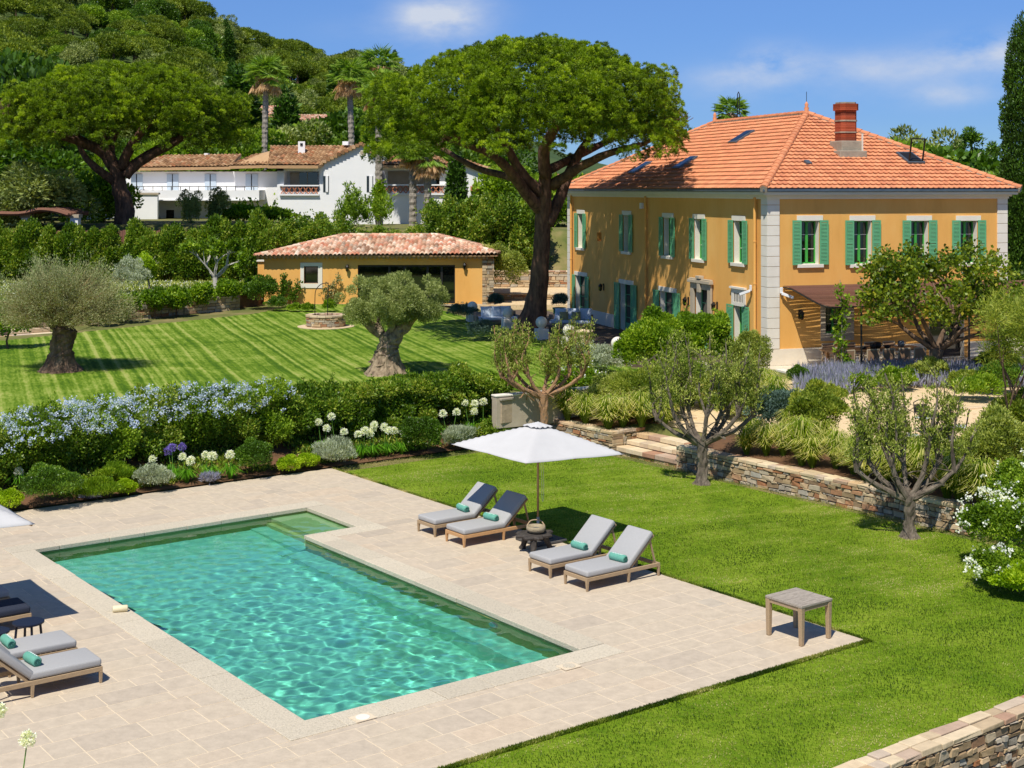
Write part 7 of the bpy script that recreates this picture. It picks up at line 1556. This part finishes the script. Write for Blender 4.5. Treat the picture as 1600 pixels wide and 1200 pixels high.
# climber on the pergola post
cl = empty('climbing_vine', hp(1.15, -3.25), 0, 'yellow-green vine climbing a thin stake by the pergola corner', 'climber'); mb = MB(); mb.tube([(0,0,0), (.02,0,2), (-.05,0,3.4)], [.02,.018,.012], 5); mb.build('stem', M['palebark'], cl); C = [(random.Random(i).gauss(0,.13), random.Random(i+9).gauss(0,.1), .3+i*.105) for i in range(28)]; crown('foliage', cl, C, np.full((28, 3), .17), 520, .14, .09, LM['bright'], 275, fill=1.)
# ---------------------------------------------------------------- feather grasses
def feather(seed):
    g = np.random.default_rng(seed); nb = 520; th = g.uniform(0, 2*PI, nb); out_ = g.random(nb)**.6*.55; h = g.uniform(.34, .92, nb); V = []; Fc = []; T = []; a = np.stack([np.cos(th), np.sin(th)], 1)
    P0 = np.concatenate([a*.07*g.random((nb, 1)), np.zeros((nb, 1))], 1); P1 = np.concatenate([a*out_[:, None]*.35, (h*.62)[:, None]], 1); P2 = np.concatenate([a*out_[:, None]*.7, (h*(1.0-.12*out_))[:, None]], 1); P3 = np.concatenate([a*out_[:, None]*1.15, (h*(1.08-.55*out_))[:, None]], 1); sd = np.concatenate([-a[:, 1:], a[:, :1], np.zeros((nb, 1))], 1)
    w_ = .008; V = np.stack([P0-sd*w_*.6, P0+sd*w_*.6, P1-sd*w_, P1+sd*w_, P2-sd*w_*1.1, P2+sd*w_*1.1, P3-sd*w_*.2, P3+sd*w_*.2], 1).reshape(-1, 3); base = np.arange(nb)[:, None]*8; q = np.concatenate([base+np.array([0,1,3,2]), base+np.array([2,3,5,4]), base+np.array([4,5,7,6])], 0); tint = np.concatenate([g.random(nb)*.18, .12+g.random(nb)*.38, .5+g.random(nb)*.5])
    return raw('feather_grass', V, q, LM['feather'], tint=np.clip(tint, 0, 1))
fv = [feather(s) for s in (281, 282, 283)]; fi_ = 0; R = random.Random(19)
def fg(px, py, s, label, group):
    global fi_
    src = fv[fi_ % 3]; o = src if fi_ < 3 else copy_tree(src); fi_ += 1; o.location = gpos(px, py); o.rotation_euler = (0,0,R.uniform(0,6)); o.scale = (s*1.15, s*1.15, s*R.uniform(1.15, 1.5)); tag(o, label, 'ornamental grass', group)
ga_ = 'feather grasses left of the garden steps'; gb_ = 'feather grasses beside the gravel path'; gc_ = 'feather grasses above the long stone wall'; gd_ = 'feather grasses above the right end of the stone wall'
for px in range(878, 1060, 24): fg(px+R.uniform(-4, 4), 652+(px-870)*.03+R.uniform(-9, 5), R.uniform(.75, 1.15), 'blond feather grass tuft above the short wall left of the steps', ga_)
for px in range(885, 1060, 30): fg(px+R.uniform(-7, 7), 668+(px-870)*.03+R.uniform(-3, 4), R.uniform(.7, 1.1), 'blond feather grass tuft above the short wall left of the steps', ga_)
for px in range(1080, 1215, 19): fg(px, 640+R.uniform(-6, 6), 1.0, 'feather grass tuft between the gravel path and the villa corner', gb_)
for k_, px in enumerate(range(1165, 1420, 27)): fg(px+R.uniform(-9, 9), 702+(px-1165)*.252+R.uniform(-5, 9), R.uniform(.7, 1.1), 'feather grass tuft in the soil strip above the long stone wall', gc_)
for k_, px in enumerate(range(1180, 1400, 52)): fg(px+R.uniform(-9, 9), 688+(px-1165)*.2+R.uniform(-5, 5), R.uniform(.6, 1.), 'feather grass tuft in the soil strip above the long stone wall', gc_)
for px, py in ((1415,752),(1440,765),(1480,780),(1500,786),(1535,796)): fg(px, py, 1.05, 'feather grass tuft near the white roses above the wall end', gd_)
# ---------------------------------------------------------------- flower bed between pool and striped lawn
def bedpos(px, py): return gpos(px, py, -.02)
R = random.Random(23); nB = 0
hl_ = ['far left', 'second from the left', 'third from the left', 'fourth from the left', 'fifth from the left', 'sixth from the left', 'seventh from the left', 'rightmost']
for j in range(8):
    px = -10+j*61; base = gpos(px, 752-j*8.6); h = [1.4, 1.65, 1.7, 1.7, 1.8, 1.8, 1.75, 1.7][j]
    o = bush('plumbago_bush', 'tall plumbago bush with pale blue flowers in the bed, '+hl_[j], base, (1.05, 1.05, h/1.85*1.05), 15000, .085, .045, LM['broad'] if j % 2 else LM['hedge'], 300+j, k=22, up=.3, group='plumbago hedge by the pool', full=True)
    g = np.random.default_rng(320+j); nf = 170 if j in (1,2,3,4,5,6) else 70; N = sph(g, nf); N[:, 2] = .25+abs(N[:, 2])*.8; N = unit(N); P = N*np.array([1.08, 1.05, h*.56])*g.uniform(.95, 1.12, (nf, 1))+np.array([0, 0, h*.50]); P = P[P[:, 1] < .5*g.random(nf)+.3] if False else P; P = np.repeat(P, 12, 0)+g.normal(size=(nf*12, 3))*.036
    leaves('blossom', P, g.normal(size=P.shape)+np.array([0, -.3, .6]), .05, .045, LM['petalblue'], o, tint=g.random(len(P)), rng=g)
for j in range(7):
    px = 455+j*48; base = gpos(px, 690-j*6.5)
    bush('viburnum_bush', 'glossy dark green bush right of the blue flowers, '+['first','second','third','fourth','fifth','sixth','last before the stone pillar'][j], base, (1.05,.95,.80+.06*(j % 3)), 14000, .10, .05, LM['hedge'], 340+j, k=20, up=.3, group='glossy bushes in the flower bed', full=True)
for j in range(5): bush('viburnum_bush', 'glossy green bush behind the bed on the lawn edge, '+['first from the left','second','third','fourth','rightmost'][j], gpos(590+j*44, 640-j*3), (.95,.8,.50+.05*(j % 2)), 9000, .10, .05, LM['broad'], 350+j, k=16, up=.3, group='bushes on the striped lawn edge')
for j, (px, py, r, m, ln, wd, up, lab) in enumerate((
    (75,792,(.86,.8,.62),'dark',.05,.03,.3,'large round dark green clipped bush by the paving at the left'), (152,783,(.62,.5,.30),'bright',.09,.02,1.4,'low rosemary-like bright green mound beside the large round bush'), (183,760,(.55,.5,.32),'bright',.08,.02,1.4,'small bright green spiky mound behind the rosemary'),
    (197,777,(.33,.33,.26),'lime',.045,.03,.3,'small yellow-green ball at the paving edge left of the silver shrub'), (12,800,(.42,.4,.30),'lime',.045,.03,.3,'yellow-green ball cut by the left edge'), (240,768,(.52,.45,.40),'silver',.06,.02,.9,'silver shrub with tiny leaves between the yellow-green ball and the white lilies'),
    (398,745,(.64,.6,.60),'dark',.05,.03,.3,'round dark green bush in the middle of the bed'), (452,742,(.42,.4,.28),'lime',.045,.03,.3,'left yellow-green ball of the touching pair'), (481,734,(.38,.4,.27),'lime',.045,.03,.3,'right yellow-green ball of the touching pair'),
    (524,730,(.55,.5,.42),'silver',.14,.018,1.3,'spiky silver shrub at the paving corner'), (658,712,(.78,.7,.66),'dark',.055,.035,.3,'round dark green bush right of the white flower row'), (716,703,(.55,.5,.40),'silver',.13,.018,1.3,'spiky silver shrub left of the white umbrella'), (765,690,(.7,.5,.35),'hedge',.08,.04,.3,'low green bush at the foot of the stone pillar'), (130,775,(.3,.3,.25),'bright',.06,.03,.4,'tiny bright green mound between the big round bush and the rosemary'), (820,668,(.6,.5,.42),'hedge',.08,.04,.3,'low green bush between the pillar and the orange-limbed olive'))):
    bush('shrub', lab, bedpos(px, py), r, 14000 if m in ('dark',) else 9000, ln, wd, LM[m], 360+j, k=12, lump=.28, up=up, out=.8, spread=.78 if m in ('dark', 'lime') else .88, shoots=5 if m in ('dark', 'lime') else 30)
for j, (px, py, m) in enumerate(((325,757,'lavender'), (140,787,'lavender'), (12,741,'petalwhite'))): bush('lavender_clump', ['tiny lavender clump at the paving edge under the white lilies', 'tiny lavender clump at the foot of the rosemary mound', 'pale flower clump at the left'][j], bedpos(px, py), (.28,.22,.16), 900, .12, .02, LM['lavender'] if m == 'lavender' else LM['olivegrn'], 380+j, up=1.4, k=5)
g = np.random.default_rng(399); n = 60000; u_ = g.uniform(19.2, 23.2, n); v_ = g.uniform(-12, 7.6, n); k_ = (vnoise(u_, v_, 1.1, 9)+.25*g.random(n) > .52) & (u_ > 19.35+.3*vnoise(u_, v_, 2.3, 8)); u_, v_ = u_[k_], v_[k_]; X = 6.3-.601*u_+.799*v_; Y = 24.7+.799*u_+.601*v_
o = leaves('ground_cover', np.stack([X, Y, H(X, Y)+.03+.10*g.random(len(X))], 1), g.normal(size=(len(X), 3))*.6+np.array([0, 0, .8]), .11*g.uniform(.6, 1.4, len(X)), .045, LM['hedge'], tint=g.random(len(X)), rng=g); tag(o, 'low leafy ground cover over the soil of the flower bed', 'ground cover', kind='stuff')
# agapanthus: strap leaves, tall stems, round flower heads
def umbel(name, parent, loc, r, m, seed, n=150):
    g = np.random.default_rng(seed); N = sph(g, n); N[:, 2] = np.where(N[:, 2] < -.75, -N[:, 2], N[:, 2]); P = np.repeat(N*r*g.uniform(.62, 1.0, (n, 1)), 3, 0)+g.normal(size=(n*3, 3))*r*.10; D = np.repeat(N, 3, 0)+g.normal(size=(n*3, 3))*.7
    o = leaves(name, P, D, r*.34, r*.22, m, parent, tint=g.random(n*3), rng=g); mb2 = MB(); q = leaves('flower_stalks', np.zeros((40, 3)), N[:40], r*.9, r*.05, LM['strap'], o, rng=g); o.location = loc; return o
def agapanthus(base, heads, m, label, seed, group='agapanthus in the flower bed', nleaf=70, hr=.105, lh=.5):
    g = np.random.default_rng(seed); r_ = empty('agapanthus', base, 0, label, 'agapanthus', group); th = g.uniform(0, 2*PI, nleaf); a = np.stack([np.cos(th), np.sin(th)], 1); L_ = g.uniform(.6, 1.1, nleaf)*lh; Pm = np.concatenate([a*(L_*.35)[:, None], (L_*.85)[:, None]], 1); P0 = np.concatenate([a*.03, np.zeros((nleaf, 1))], 1); Pe = np.concatenate([a*(L_*.95)[:, None], (L_*.55)[:, None]], 1); sd = np.concatenate([-a[:, 1:], a[:, :1], np.zeros((nleaf, 1))], 1)*.014
    V = np.stack([P0-sd, P0+sd, Pm-sd, Pm+sd, Pe-sd*.2, Pe+sd*.2], 1).reshape(-1, 3); b_ = np.arange(nleaf)[:, None]*6; raw('leaves', V, np.concatenate([b_+np.array([0,1,3,2]), b_+np.array([2,3,5,4])]), LM['strap'], r_, tint=np.tile(g.random(nleaf), 2))
    for i, hpt in enumerate(heads):
        hpt = Vector(hpt); b2 = MB(); b2.tube(spline([(hpt.x*.15, hpt.y*.15, .02), (hpt.x*.7, hpt.y*.7, hpt.z*.6), hpt], 3), .009, 5); st_ = b2.build('stem', M['stemgreen'], r_); umbel('flower_head', st_, hpt, hr*(.9+.2*g.random()), m, seed*7+i)
    return r_
M['stemgreen'] = mat('green_stem', '56802c', '648e38', 8, .6)
def agap(pxs, basey, m, label, seed, D=None):
    b_ = bedpos(sum(p[0] for p in pxs)/len(pxs), basey); hs = []
    for (x, y) in pxs: p = atD(x, y, b_.y); hs.append((p.x-b_.x, R.uniform(-.12, .12), max(.3, p.z-b_.z)))
    return agapanthus(b_, hs, m, label, seed)
W_ = LM['petalwhite']; PP = LM['petalpurple']
agap([(237,719)], 752, W_, 'white agapanthus with one head above the silver shrub', 1); agap([(262,706),(283,700),(270,699)], 752, PP, 'purple agapanthus with pale violet heads', 2); agap([(285,714),(298,720)], 756, W_, 'white agapanthus with two touching heads below the purple one', 3); agap([(321,711),(333,712)], 752, W_, 'white agapanthus with two heads in the middle of the left group', 4); agap([(360,710)], 750, W_, 'white agapanthus with a single head left of the round dark bush', 5)
agap([(498,660),(511,669)], 712, W_, 'white agapanthus with two heads left above the spiky silver shrub', 6); agap([(518,651),(538,674)], 712, W_, 'white agapanthus behind the spiky silver shrub, highest head of the row', 7); agap([(560,678),(570,674)], 718, W_, 'white agapanthus at the left end of the dense white row', 8); agap([(578,678),(585,664),(583,670)], 716, W_, 'white agapanthus with stacked heads in the dense white row', 9); agap([(600,667),(608,672)], 714, W_, 'white agapanthus right of the stacked heads', 10); agap([(616,674),(631,677),(636,672)], 712, W_, 'white agapanthus at the right end of the dense white row', 11)
agap([(692,647),(713,645)], 690, W_, 'white agapanthus with two heads above the second silver shrub', 12); agap([(727,630),(742,631),(741,643)], 682, W_, 'white agapanthus with three heads left of the stone pillar', 13); agap([(755,628)], 676, W_, 'white agapanthus with one head touching the stone pillar', 14)
agap([(28,745),(30,736)], 765, W_, 'faded greenish agapanthus behind the large round bush', 15)
# near camera, bottom left
fgd = (-6.25, 18.0, .0)
agapanthus(Vector((-6.42, 17.6, -.5)), [((43-800)/F*17.6+6.42, 0, 8-(1155-296)*17.6/F+.5)], W_, 'single pale agapanthus head on a long stem in the bottom left corner', 31, group='agapanthus in the foreground', hr=.10)
agapanthus(Vector((-6.8, 17.9, -.5)), [((-2-800)/F*17.9+6.8, 0, 8-(1112-296)*17.9/F+.5), ((-30-800)/F*17.9+6.8, 0, 1.4)], W_, 'pale agapanthus head cut by the left edge near the bottom', 32, group='agapanthus in the foreground', hr=.10)
# ---------------------------------------------------------------- white roses at the right
for j, (px, py, r, lab) in enumerate(((1572,890,(1.05,.95,.85),'white flowering rose bush at the right edge beyond the lawn, upper part of the group'), (1568,925,(.75,.65,.42),'lower white flowering rose bush nearest the lawn'), (1605,870,(1.0,.9,1.15),'tallest white flowering rose bush, cut by the right edge'), (1600,940,(.6,.5,.38),'yellow-green bush tip at the right edge under the roses'))):
    b_ = gpos(px, py); b_.z = 0; o = bush('rose_bush', lab, b_, r, 15000, .065, .045, LM['broad'] if j != 3 else LM['lime'], 400+j, k=18, up=.3, group='white roses by the lawn')
    if j < 3: g = np.random.default_rng(410+j); nf = 42; N = sph(g, nf); N[:, 2] = abs(N[:, 2]); P = np.repeat(N*np.array(r)*g.uniform(.98, 1.1, (nf, 1))+np.array([0, 0, r[2]*.9]), 13, 0)+g.normal(size=(nf*13, 3))*.035; leaves('blossom', P, g.normal(size=P.shape)+np.array([0, -.2, .5]), .05, .05, LM['petalwhite'], o, tint=.3+.7*g.random(len(P)), rng=g)
ORD = ['first', 'second', 'third', 'fourth', 'fifth', 'sixth', 'seventh', 'eighth', 'ninth', 'tenth', 'eleventh', 'twelfth', 'thirteenth', 'fourteenth', 'fifteenth', 'sixteenth', 'seventeenth', 'eighteenth', 'nineteenth', 'twentieth']
for pre, txt in (('laurel_shrub', 'leafy laurel shrub in the tall boundary hedge, %s from the left'), ('laurel_tree', 'tall ragged laurel behind the pool house, %s from the left')):
    for i_, o_ in enumerate(sorted([o_ for o_ in COL.objects if o_.name.startswith(pre)], key=lambda q: q.location.x/q.location.y)): o_['label'] = txt % ORD[min(i_, 19)]
